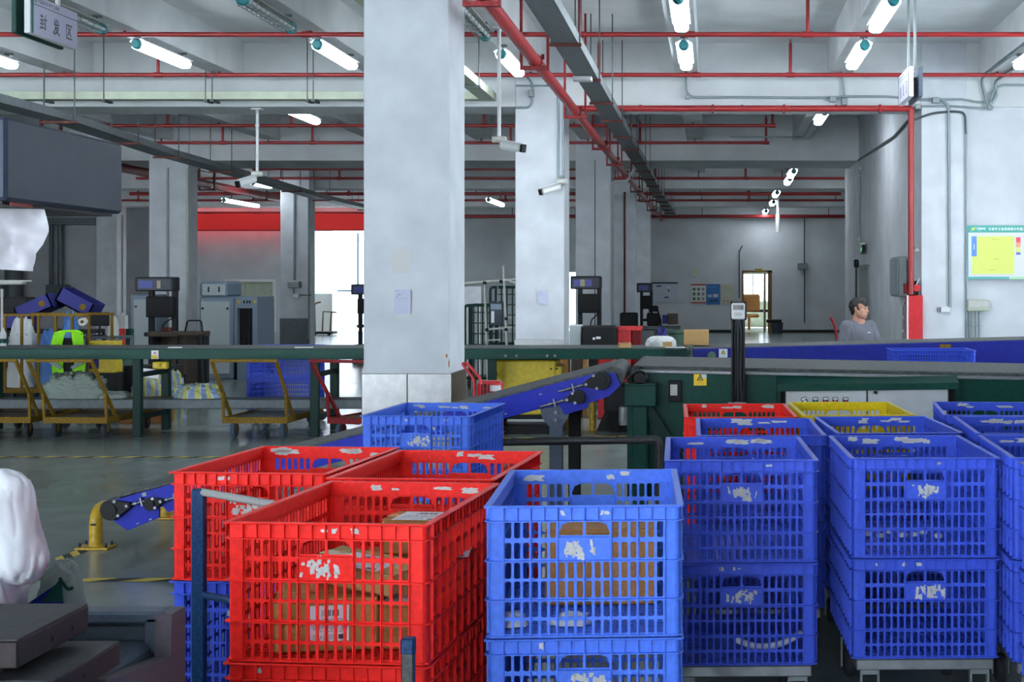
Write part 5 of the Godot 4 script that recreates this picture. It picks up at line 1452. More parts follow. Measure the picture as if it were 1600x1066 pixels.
func build_conveyors() -> void:
	# the long green belt across the hall
	var z0 := -14.95
	var z1 := -15.85
	var x1 := P(1078, 0, 14.95).x
	var top := 0.93
	var t := thing("belt_conveyor", "long dark green belt conveyor running across the hall behind the nearest column", "conveyor", Vector3(0, 0, 0))
	obj("belt", MB.new().span(Vector3(-11.5, top - 0.02, z1 + 0.03), Vector3(x1 - 0.04, top, z0 - 0.03)).cyl(Vector3(x1 - 0.05, top - 0.055, z1 + 0.03), Vector3(x1 - 0.05, top - 0.055, z0 - 0.03), 0.055, -1, 16), M.belt, t)
	obj("side_panel", MB.new().span(Vector3(-11.5, 0.815, z0 - 0.03), Vector3(x1 - 0.16, top - 0.004, z0), 0.006), M.green, t)
	obj("side_panel", MB.new().span(Vector3(-11.5, 0.815, z1), Vector3(x1 - 0.16, top - 0.004, z1 + 0.03), 0.006), M.green, t)
	obj("end_plate", MB.new().span(Vector3(x1 - 0.26, 0.83, z0 + 0.001), Vector3(x1 - 0.02, top - 0.012, z0 + 0.012), 0.004), M.green_dark, t)
	obj("bed", MB.new().span(Vector3(-11.5, 0.83, z1 + 0.05), Vector3(x1 - 0.2, 0.88, z0 - 0.05)), M.green_dark, t)
	for i in 7:
		var x := -11.68 + i * 1.87
		if x > x1: continue
		for z in [z0 - 0.06, z1 + 0.06]:
			obj("leg", MB.new().span(Vector3(x - 0.044, 0.0, z - 0.04), Vector3(x + 0.044, 0.83, z + 0.04), 0.006), M.green_dark, t)
		obj("brace", MB.new().span(Vector3(x - 0.025, 0.62, z1 + 0.08), Vector3(x + 0.025, 0.67, z0 - 0.08)).span(Vector3(x - 0.025, 0.17, z1 + 0.08), Vector3(x + 0.025, 0.22, z0 - 0.08)), M.green_dark, t)
	obj("lower_tray", MB.new().span(Vector3(-11.5, 0.262, -15.62), Vector3(-2.5, 0.368, -15.3), 0.01), M.duct, t)
	for x in [790.0, 807.0, 855.0, 867.0]:
		obj("nut", MB.new().cyl(P(x, 556, 14.95), P(x, 556, 14.9), 0.016, -1, 6), M.steel, t)
	obj("tension_rod", MB.new().cyl(P(764, 556, 14.92), P(872, 556, 14.92), 0.005, -1, 6), M.rod, t)
	for s in [[263, 284], [461, 489], [1040, 1070]]:
		obj("edge_strip", MB.new().span(P(s[0], 543.6, 14.946), P(s[1], 542.2, 14.93)), M.white, t)
	sticker(t, "stop_sticker", P(242, 554.5, 14.945), 0.075, 0.09, stop_image(), "white and yellow sticker with a red ring")
	solo("emergency_box", MB.new().box(P(251, 571, 15.0), Vector3(0.15, 0.075, 0.08), Basis.IDENTITY, 0.01).cyl(P(247.5, 570, 14.96), P(247.5, 570, 14.93), 0.02).cyl(P(255.5, 570, 14.96), P(255.5, 570, 14.93), 0.02), M.yellow_panel, "yellow switch box under the long conveyor below the red ring sticker", "switch box")
	# the blue belt that carries on to the right, rising a little
	var bx0 := x1 + 0.03
	var bx1 := 6.4
	var sl := 0.026
	t = thing("belt_conveyor", "blue belt conveyor on the right, behind the green machine", "conveyor")
	var b := Basis(Vector3(0, 0, 1), atan(sl))
	var mid := Vector3((bx0 + bx1) * 0.5, top + sl * (bx1 - bx0) * 0.5, (z0 + z1) * 0.5)
	var ln := bx1 - bx0
	obj("belt", MB.new().box(mid - Vector3(0, 0.01, 0), Vector3(ln, 0.02, 0.84), b), M.belt, t)
	obj("side_panel", MB.new().box(mid + Vector3(0, -0.13, 0.435), Vector3(ln, 0.25, 0.03), b, 0.006), M.blue_dark, t)
	obj("side_panel", MB.new().box(mid + Vector3(0, -0.13, -0.435), Vector3(ln, 0.25, 0.03), b, 0.006), M.blue_dark, t)
	for x in [0.1, 2.2, 4.3, 6.2]:
		for z in [z0 - 0.08, z1 + 0.08]: obj("leg", MB.new().span(Vector3(x - 0.04, 0, z - 0.04), Vector3(x + 0.04, 0.72 + sl * x, z + 0.04), 0.006), M.blue_paint, t)
	obj("motor_cover", MB.new().cyl(P(1112, 556, 14.98), P(1112, 556, 14.92), 0.045), M.green_bin, t)
	sticker(t, "warning_sticker", P(1130, 552, 14.93), 0.09, 0.09, warn_image(1), "pale warning sticker with a triangle")
	obj("name_plate", MB.new().box(P(1477, 543, 14.93), Vector3(0.12, 0.065, 0.006)), M.yellow_worn, t)
	# the green machine with the electric cabinet
	var z := 8.75
	var k := z / F
	var mx0 := P(980, 0, z).x
	var ty0 := 1.104
	var mx1 := 3.6
	var drop := 0.047 / 2.45
	t = thing("belt_machine", "big dark green belt machine with a white electric cabinet, behind the right crates", "machine", Vector3(mx0, 0, -z))
	var w := mx1 - mx0
	var tb := Basis(Vector3(0, 0, 1), -atan(drop))
	var body := MB.new()
	body.prism(PackedVector2Array([Vector2(0.02, 0.28), Vector2(w, 0.28), Vector2(w, ty0 - 0.03 - drop * w), Vector2(0.06, ty0 - 0.03), Vector2(0.0, ty0 - 0.08), Vector2(0.0, 0.3)]), Transform3D(Basis.IDENTITY, Vector3(0, 0, -1.35)), 1.35)
	obj("body", body, M.green, t)
	obj("belt", MB.new().box(Vector3(w * 0.5 + 0.06, ty0 - 0.02 - drop * w * 0.5, -0.68), Vector3(w, 0.025, 1.2), tb, 0.008).cyl(Vector3(0.06, ty0 - 0.06, -1.28), Vector3(0.06, ty0 - 0.06, -0.08), 0.055, -1, 16), M.belt, t)
	obj("edge_rail", MB.new().box(Vector3(w * 0.5 + 0.05, ty0 - 0.035 - drop * w * 0.5, 0.004), Vector3(w - 0.06, 0.022, 0.03), tb, 0.004), M.steel, t)
	obj("edge_rail", MB.new().box(Vector3(w * 0.5 + 0.05, ty0 - 0.035 - drop * w * 0.5, -1.354), Vector3(w - 0.06, 0.022, 0.03), tb, 0.004), M.steel, t)
	var o := Vector3(mx0, 0, -z)
	obj("bearing_bracket", MB.new().span(P(977.5, 632, z) - o, P(1027, 599, z) - o + Vector3(0, 0, 0.16), 0.006).span(P(977.5, 600, z) - o, P(1027, 597, z) - o + Vector3(0, 0, 0.18), 0.003), M.green, t)
	obj("bearing", MB.new().lathe([Vector2(0, 0.0), Vector2(0.05, 0.0), Vector2(0.05, 0.04), Vector2(0.035, 0.06), Vector2(0.016, 0.06), Vector2(0.016, 0.075), Vector2(0, 0.075)], P(1001, 590, z) - o + Vector3(0, 0, 0.08), Vector3(0, 0, 1), 20).span(P(984, 599, z) - o + Vector3(0, 0, 0.05), P(1018, 594, z) - o + Vector3(0, 0, 0.14), 0.006), M.black, t)
	obj("leg", MB.new().span(P(990, 0, z) * Vector3(1, 0, 1) - o + Vector3(0, 0, 0.02), P(1013, 632, z) - o + Vector3(0, 0, 0.12), 0.006), M.green, t)
	obj("brace", MB.new().bar(P(1012, 634, z) - o + Vector3(0, 0, 0.06), P(1060, 712, z) - o + Vector3(0, 0, 0.06), 0.05, 0.06), M.green_dark, t)
	for x in [0.3, 1.8, 3.4]:
		for q in [-0.12, -1.25]: obj("leg", MB.new().span(Vector3(x, 0, q - 0.05), Vector3(x + 0.1, 0.3, q + 0.05)), M.green_dark, t)
	obj("switch_plate", MB.new().box(P(1055, 611, z) - o + Vector3(0, 0, 0.012), Vector3(20 * k, 33 * k, 0.03), Basis.IDENTITY, 0.004), M.black, t)
	obj("switch_label", MB.new().box(P(1053, 609, z) - o + Vector3(0, 0, 0.028), Vector3(11 * k, 17 * k, 0.004)), M.off_white, t)
	sticker(t, "warning_sticker", P(1094, 592.5, z) - o + Vector3(0, 0, 0.004), 20 * k, 20 * k, warn_image(0), "yellow warning sticker with a triangle and a torn corner")
	# cabinet in its recess, under a sloping lip
	obj("cabinet_frame", MB.new().span(P(1219, 690, z) - o, P(1490, 600, z) - o + Vector3(0, 0, 0.012)), M.black, t)
	obj("hood_lip", MB.new().prism(PackedVector2Array([Vector2(0, 0), Vector2(0.1, -0.045), Vector2(0.1, -0.085), Vector2(0, -0.06)]), Transform3D(Basis(Vector3(0, 0, 1), Vector3(-0.012, 1, 0), Vector3(-1, -0.012, 0)), P(1494, 585, z) - o + Vector3(0, 0, 0)), 281 * k), M.green, t)
	obj("hood_side", MB.new().span(P(1213, 626, z) - o, P(1219, 592, z) - o + Vector3(0, 0, 0.09)).span(P(1489, 690, z) - o, P(1494, 600, z) - o + Vector3(0, 0, 0.09)), M.green_dark, t)
	for d in [[1227, 1353, 597], [1355, 1480, 600]]:
		var door := obj("cabinet_door", MB.new().span(P(d[0], 730, z) - o + Vector3(0, 0, 0.012), P(d[1], d[2], z) - o + Vector3(0, 0, 0.05), 0.006), M.cabinet, t)
		if d[0] == 1227:
			for s in [[1256, 0.45, 228, 228, 224], [1273, 0, 40, 150, 96], [1289, 0, 190, 34, 40], [1304, 0, 226, 140, 30], [1320, 0, 150, 40, 44]]:
				var p := P(s[0], 625, z) - o + Vector3(0, 0, 0.052)
				var bb := Basis(Vector3(0, 0, 1), s[1])
				obj("button", MB.new().box(p, Vector3(0.034, 0.042, 0.012), bb, 0.004), M.black, door)
				obj("button_label", MB.new().box(p + bb * Vector3(0, 0.011, 0.007), Vector3(0.026, 0.013, 0.003), bb), M.white, door)
				obj("button_cap", MB.new().cyl(p + bb * Vector3(0, -0.008, 0.004), p + bb * Vector3(0, -0.008, 0.018), 0.011), mat(rgb(s[2], s[3], s[4]), 0.35), door)
		else:
			obj("lock_plate", MB.new().box(P(1366, 612, z) - o + Vector3(0, 0, 0.052), Vector3(0.034, 0.034, 0.008), Basis.IDENTITY, 0.004), M.off_white, door)
			obj("lock", MB.new().cyl(P(1366, 612, z) - o + Vector3(0, 0, 0.054), P(1366, 612, z) - o + Vector3(0, 0, 0.068), 0.01), M.black, door)
	t = thing("scanner_post", "black aluminium post with cables and a white reader on top, on the green machine", "post", P(1153, 628, z) + Vector3(0, 0, 0.02))
	var h := 132 * k
	obj("post", MB.new().span(Vector3(-0.042, 0, 0), Vector3(-0.03, h, 0.06), 0.002).span(Vector3(0.03, 0, 0), Vector3(0.042, h, 0.06), 0.002).span(Vector3(-0.042, 0, 0), Vector3(0.042, h, 0.012)), M.black, t)
	for s in [-0.014, 0.0, 0.016]: obj("cable", MB.new().tube([Vector3(s * 1.6, 0, 0.03), Vector3(s, h * 0.3, 0.036), Vector3(s * 1.4, h * 0.8, 0.036), Vector3(s * 0.6, h, 0.03)], 0.008, 6), M.rubber, t)
	obj("reader", MB.new().box(Vector3(0, h + 0.04, 0.05), Vector3(0.082, 0.1, 0.06), Basis.IDENTITY, 0.008), M.white, t)
	obj("screen", MB.new().box(Vector3(0, h + 0.062, 0.081), Vector3(0.066, 0.03, 0.004)), M.lens, t)
	obj("key_pad", MB.new().box(Vector3(0, h + 0.02, 0.081), Vector3(0.05, 0.024, 0.004), Basis.IDENTITY, 0.001), M.off_white, t)
	obj("reader_case", MB.new().box(Vector3(0.004, h + 0.04, 0.015), Vector3(0.1, 0.112, 0.02), Basis.IDENTITY, 0.004), M.black, t)
	obj("clamp", MB.new().span(Vector3(-0.06, -0.01, -0.016), Vector3(0.05, 0.004, 0.06)), M.steel, t)
	# the inclined blue belt
	var A := Vector3(-3.582, 0.334, -8.46)
	var B := Vector3(-0.606, 1.108, -8.5)
	var xd := (B - A).normalized()
	var zd := Vector3(-(B - A).z, 0, (B - A).x).normalized()
	var bs := Basis(xd, zd.cross(xd), zd)
	var L := (B - A).length()
	t = thing("inclined_conveyor", "inclined blue belt conveyor rising from the yellow bollard to the green machine", "conveyor", A)
	t.basis = bs
	obj("belt", MB.new().span(Vector3(0, -0.012, -0.93), Vector3(L, 0, -0.02)).span(Vector3(0, -0.125, -0.93), Vector3(L, -0.113, -0.02)).cyl(Vector3(0, -0.0625, -0.93), Vector3(0, -0.0625, -0.02), 0.0625, -1, 20).cyl(Vector3(L, -0.0625, -0.93), Vector3(L, -0.0625, -0.02), 0.0625, -1, 20), M.belt, t)
	for s in [0.0, -0.95]:
		var f: float = s + (0.006 if s == 0.0 else -0.006)
		obj("side_plate", MB.new().span(Vector3(0.55, -0.135, s - 0.008), Vector3(L - 0.42, -0.012, s + 0.008), 0.003), M.blue_paint, t)
		var tail := PackedVector2Array([Vector2(-0.02, -0.02), Vector2(0.58, -0.01), Vector2(0.58, -0.16), Vector2(0.31, -0.17), Vector2(0.29, -0.13), Vector2(0.265, -0.13), Vector2(0.25, -0.19), Vector2(0.05, -0.215), Vector2(-0.03, -0.12)])
		obj("end_plate", MB.new().prism(tail, Transform3D(Basis.IDENTITY, Vector3(0, 0, s - 0.01)), 0.022), M.blue_paint, t)
		var head := PackedVector2Array([Vector2(L - 0.43, -0.01), Vector2(L - 0.1, -0.012), Vector2(L + 0.015, -0.04), Vector2(L + 0.025, -0.12), Vector2(L - 0.06, -0.165), Vector2(L - 0.18, -0.175), Vector2(L - 0.2, -0.2), Vector2(L - 0.34, -0.205), Vector2(L - 0.36, -0.14), Vector2(L - 0.43, -0.14)])
		obj("end_plate", MB.new().prism(head, Transform3D(Basis.IDENTITY, Vector3(0, 0, s - 0.01)), 0.022), M.blue_paint, t)
	# tensioners: black pear shaped bearings with screws
	for p in [[0.0, -0.07, 1.0, 0.062], [0.235, -0.095, 1.0, 0.04], [L - 0.08, -0.06, -1.0, 0.056], [L - 0.235, -0.12, -1.0, 0.042]]:
		var r: float = p[3]
		var poly := PackedVector2Array()
		for i in 13:
			var a := PI * 0.5 + PI * i / 12.0
			poly.append(Vector2(cos(a), sin(a)) * r)
		poly.append(Vector2(r * 1.1, -r * 0.55))
		poly.append(Vector2(r * 1.9, -r * 0.2))
		poly.append(Vector2(r * 1.9, r * 0.2))
		poly.append(Vector2(r * 1.1, r * 0.55))
		for i in poly.size(): poly[i].x *= p[2]
		obj("bearing", MB.new().prism(poly, Transform3D(Basis.IDENTITY, Vector3(p[0], p[1], 0.012)), 0.04).cyl(Vector3(p[0], p[1], 0.05), Vector3(p[0], p[1], 0.062), r * 0.6), M.black, t)
		var d: float = p[2]
		obj("tension_screw", MB.new().cyl(Vector3(p[0] + d * r * 1.8, p[1], 0.03), Vector3(p[0] + d * (r * 1.8 + 0.16), p[1], 0.03), 0.006, -1, 8).cyl(Vector3(p[0] + d * r * 2.2, p[1], 0.03), Vector3(p[0] + d * r * 2.5, p[1], 0.03), 0.012, -1, 6).cyl(Vector3(p[0] + d * (r * 1.8 + 0.09), p[1], 0.03), Vector3(p[0] + d * (r * 1.8 + 0.11), p[1], 0.03), 0.012, -1, 6).box(Vector3(p[0] + d * (r * 1.8 + 0.07), p[1], 0.025), Vector3(0.008, 0.05, 0.03)), M.steel, t)
		for q in [[0.6, 0.7], [0.6, -0.7], [1.6, 0.0]]:
			obj("bolt", MB.new().cyl(Vector3(p[0] + d * r * q[0], p[1] + r * q[1], 0.05), Vector3(p[0] + d * r * q[0], p[1] + r * q[1], 0.06), 0.009, -1, 8), M.steel, t)
	for p in [[0.12, -0.19], [0.2, -0.185], [0.42, -0.14], [0.52, -0.13], [L - 0.45, -0.05], [L - 0.7, -0.05], [L - 0.68, -0.11]]:
		obj("bolt", MB.new().box(Vector3(p[0], p[1], 0.013), Vector3(0.016, 0.008, 0.006)), M.galv, t)
	obj("square_label", MB.new().box(Vector3(0.2, -0.032, 0.013), Vector3(0.026, 0.022, 0.003)), M.galv, t)
	obj("torn_sticker", chip(Vector3(L - 1.12, -0.09, 0.01), 0.05, 0.035, 9), M.residue, t)
	# legs, upright in the hall
	var inv := t.transform.affine_inverse()
	for q in [[869.5, 8.54, "slate"], [898, 9.36, "black"], [345, 8.54, "slate"], [392, 9.36, "black"]]:
		var px0: float = q[0]
		var dz: float = q[1]
		var foot := P(px0, 0, dz) * Vector3(1, 0, 1)
		var hh: float = lerpf(A.y, B.y, (foot.x - A.x) / (B.x - A.x)) - 0.125
		var lb := MB.new()
		var wh := 0.04
		lb.box(Vector3(foot.x, hh * 0.5 - 0.04, foot.z), Vector3(wh * 2, hh - 0.02, 0.05), Basis.IDENTITY, 0.005)
		if px0 > 600:
			lb.prism(PackedVector2Array([Vector2(-0.095, 0.0), Vector2(0.095, 0.045), Vector2(0.075, -0.05), Vector2(0.04, -0.11), Vector2(-0.04, -0.11), Vector2(-0.08, -0.06)]), Transform3D(Basis.IDENTITY, Vector3(foot.x, hh - 0.035, foot.z + 0.025)), 0.014)
		var leg := obj("leg", lb, M[q[2]], t)
		leg.transform = inv
		if q[2] == "slate" and px0 > 600:
			for yy in [0.06, 0.105]: obj("bolt", MB.new().cyl(Vector3(foot.x, hh - yy, foot.z + 0.035), Vector3(foot.x, hh - yy, foot.z + 0.05), 0.011, -1, 8), M.steel, leg)
	# yellow bollard guard at its foot
	t = thing("bollard_guard", "yellow bent pipe bollard bolted to the floor at the low end of the incline", "bollard")
	var n0 := P(150, 0, 8.63) * Vector3(1, 0, 1)
	var n1 := Vector3(n0.x, 0, -9.74)
	obj("pipe", MB.new().tube(bent([n0 + Vector3(0, 0.01, 0), n0 + Vector3(0, 0.235, 0), n1 + Vector3(0, 0.2, 0), n1 + Vector3(0, 0.01, 0)], 0.11, 8), 0.039, 16), M.yellow_paint, t)
	for n in [n0, n1]:
		var pl := obj("base_plate", MB.new().box(n + Vector3(0, 0.008, 0), Vector3(0.2, 0.014, 0.15), Basis.IDENTITY, 0.003), M.yellow_paint, t)
		for s in [[-0.08, 0.04], [0.08, -0.04], [-0.08, -0.05], [0.08, 0.05]]: obj("anchor_bolt", MB.new().cyl(n + Vector3(s[0], 0.014, s[1]), n + Vector3(s[0], 0.04, s[1]), 0.009, 0.005, 8), M.black, pl)
	obj("black_scrape", chip(n0 + Vector3(0.0, 0.15, 0.039), 0.05, 0.02, 31), M.black_soft, t)
	# worn guard rail in front of the machine
	t = thing("guard_rail", "worn dark pipe rail with yellow paint flecks between the crate rows", "rail")
	var r0 := P(778, 691, 8.1)
	var r1 := P(1030, 687, 8.1)
	obj("pipe", MB.new().tube(bent([r0 * Vector3(1, 0, 1), r0, r1, r1 * Vector3(1, 0, 1)], 0.03, 4), 0.023, 14), M.bar_worn, t)
	for s in [[790, 0.06], [818, 0.1], [946, 0.12], [973, 0.04]]:
		var p := r0.lerp(r1, (s[0] - 778.0) / 252.0)
		obj("paint_fleck", MB.new().box(p + Vector3(0, 0.0225, 0.004), Vector3(s[1], 0.003, 0.012)), M.yellow_paint, t)
	# bits under and behind the belts
	t = thing("drive_cabinet", "yellow steel drive cabinet on a black base under the long conveyor", "cabinet", P(766, 0, 15.2) * Vector3(1, 0, 1))
	k = 15.2 / F
	obj("cover", MB.new().span(Vector3(0, 0.21, -0.5), Vector3(102 * k, 0.79, 0), 0.015), M.yellow_panel, t)
	obj("side_cover", MB.new().span(Vector3(100 * k, 0.21, -0.46), Vector3(111 * k, 0.73, -0.02), 0.01), M.yellow_panel, t)
	obj("base", MB.new().span(Vector3(0, 0, -0.5), Vector3(110 * k, 0.09, -0.02)).span(Vector3(0, 0.16, -0.5), Vector3(110 * k, 0.21, -0.02)).span(Vector3(0.0, 0.05, -0.5), Vector3(0.05, 0.2, -0.02)).span(Vector3(0.7, 0.05, -0.5), Vector3(0.75, 0.2, -0.02)), M.black, t)
	for s in [95.0, 104.0]: obj("lock", MB.new().cyl(Vector3(s * k, 0.7, 0), Vector3(s * k, 0.7, 0.012), 0.01), M.black, t)
	t = thing("bollard_guard", "yellow bent pipe guard behind the inclined belt's upper end", "bollard")
	n0 = P(926, 0, 15.6) * Vector3(1, 0, 1)
	n1 = P(874, 0, 15.2) * Vector3(1, 0, 1)
	n1 = Vector3(P(871, 0, 16.4).x + 0.2, 0, -16.4)
	obj("pipe", MB.new().tube(bent([n0, n0 + Vector3(0, 0.36, 0), n0 + Vector3(-0.27, 0.31, -0.1), n0 + Vector3(-0.27, 0, -0.1)], 0.06), 0.038, 12), M.yellow_paint, t)
	t = thing("drive_motor", "dark gear motor on a flared black base beside the green machine's end", "motor", P(966, 0, 15.6) * Vector3(1, 0, 1))
	obj("base", MB.new().cyl(Vector3(0.0, 0, 0), Vector3(0, 0.22, 0), 0.24, 0.14, 4), M.black, t)
	obj("gear_case", MB.new().box(Vector3(0, 0.36, 0), Vector3(0.3, 0.34, 0.28), Basis.IDENTITY, 0.04), M.black_soft, t)
	obj("motor", MB.new().cyl(Vector3(0.08, 0.08, 0.18), Vector3(0.08, 0.28, 0.18), 0.07), M.steel, t)
	var c := 0
	for s in [[882, 15, "card_dark", 0.2, "narrow brown carton standing behind the long conveyor, left of a pair"], [902, 17, "desk", 0.2, "dark brown carton standing behind the long conveyor, middle"], [915, 7, "card_pale", 0.2, "slim tan carton standing behind the long conveyor, right"]]:
		carton(s[4], P(s[0], 0, 17.2) * Vector3(1, 0, 1), Vector3(s[1] * 17.2 / F, 0.8, s[3]), 0, M[s[2]])
	t = thing("red_tub", "red tub behind the long conveyor, above the incline's end", "tub", P(948, 0, 17.0) * Vector3(1, 0, 1))
	obj("tub", MB.new().span(Vector3(-0.1, 0, -0.15), Vector3(0.1, 0.76, 0.1), 0.02), M.red_paint, t)
	# pallet truck by the column
	t = thing("pallet_jack", "red pallet truck with a looped handle, right of the nearest column", "pallet truck")
	z = 11.45
	obj("handle", MB.new().tube(bent([P(741, 640, z), P(741, 594, z), P(722, 568, z), P(729, 567, z), P(751, 592, z), P(751, 640, z)], 0.03, 4), 0.011, 10), M.red_paint, t)
	obj("pump", MB.new().span(P(745, 700, z) + Vector3(0, 0, -0.15), P(783, 596, z) + Vector3(0, 0, 0), 0.02), M.red_paint, t)
	obj("cylinder", MB.new().cyl(P(757, 640, z - 0.05), P(757, 600, z - 0.05), 0.03), M.red_dark, t)
	obj("white_tag", MB.new().box(P(774, 607, z - 0.01), Vector3(0.09, 0.045, 0.01)), M.white, t)
	obj("fork", MB.new().span(P(742, 0, z) * Vector3(1, 0, 1) + Vector3(0, 0.05, -1.25), P(758, 0, z) * Vector3(1, 0, 1) + Vector3(0, 0.11, 0)).span(P(768, 0, z) * Vector3(1, 0, 1) + Vector3(0, 0.05, -1.25), P(784, 0, z) * Vector3(1, 0, 1) + Vector3(0, 0.11, 0)).span(P(742, 0, z) * Vector3(1, 0, 1) + Vector3(0, 0.05, -0.1), P(784, 0, z) * Vector3(1, 0, 1) + Vector3(0, 0.35, 0)), M.red_dark, t)
	obj("wheel", MB.new().cyl(P(753, 0, z) * Vector3(1, 0, 1) + Vector3(0, 0.09, 0.03), P(775, 0, z) * Vector3(1, 0, 1) + Vector3(0, 0.09, 0.03), 0.09), M.rubber, t)


func cart(label: String, x: float, z: float, turn: float, main: Material, slats: Material) -> Node3D:
	# platform cart with a slanting push handle
	var t := thing("platform_cart", label, "cart", Vector3(x, 0, -z), turn)
	var y := 0.2
	obj("deck_frame", MB.new().span(Vector3(-0.34, y - 0.035, -0.03), Vector3(0.34, y + 0.028, 0.01)).span(Vector3(-0.34, y - 0.035, -1.2), Vector3(0.34, y + 0.028, -1.16)).span(Vector3(-0.34, y - 0.035, -1.18), Vector3(-0.31, y + 0.028, -0.01)).span(Vector3(0.31, y - 0.035, -1.18), Vector3(0.34, y + 0.028, -0.01)), main, t)
	for i in 5: obj("slat", MB.new().span(Vector3(-0.31, y, -0.09 - i * 0.22 - 0.15), Vector3(0.31, y + 0.018, -0.09 - i * 0.22), 0.004), slats, t)
	for s in [-1, 1]:
		obj("handle_post", MB.new().bar(Vector3(s * 0.33, y, -0.22), Vector3(s * 0.33, 0.83, 0.32), 0.032, 0.032, 0.004), main, t)
		obj("strut", MB.new().bar(Vector3(s * 0.33, y, -0.005), Vector3(s * 0.33, 0.5, 0.03), 0.028, 0.028, 0.004), main, t)
		for q in [-0.12, -1.06]:
			var wh := obj("wheel", MB.new().lathe([Vector2(0, -0.02), Vector2(0.05, -0.022), Vector2(0.078, -0.02), Vector2(0.085, 0.0), Vector2(0.078, 0.02), Vector2(0.05, 0.022), Vector2(0, 0.02)], Vector3(s * 0.26, 0.085, q), Vector3.RIGHT, 18), M.rubber if slats == M.desk else M.tyre, t)
			obj("fork", MB.new().span(Vector3(s * 0.26 - 0.03, 0.07, q - 0.02), Vector3(s * 0.26 - 0.024, y - 0.03, q + 0.02)).span(Vector3(s * 0.26 + 0.024, 0.07, q - 0.02), Vector3(s * 0.26 + 0.03, y - 0.03, q + 0.02)).span(Vector3(s * 0.26 - 0.03, y - 0.045, q - 0.03), Vector3(s * 0.26 + 0.03, y - 0.03, q + 0.03)), main, wh)
	obj("handle_bar", MB.new().bar(Vector3(-0.345, 0.83, 0.32), Vector3(0.345, 0.83, 0.32), 0.032, 0.032, 0.004), main, t)
	return t


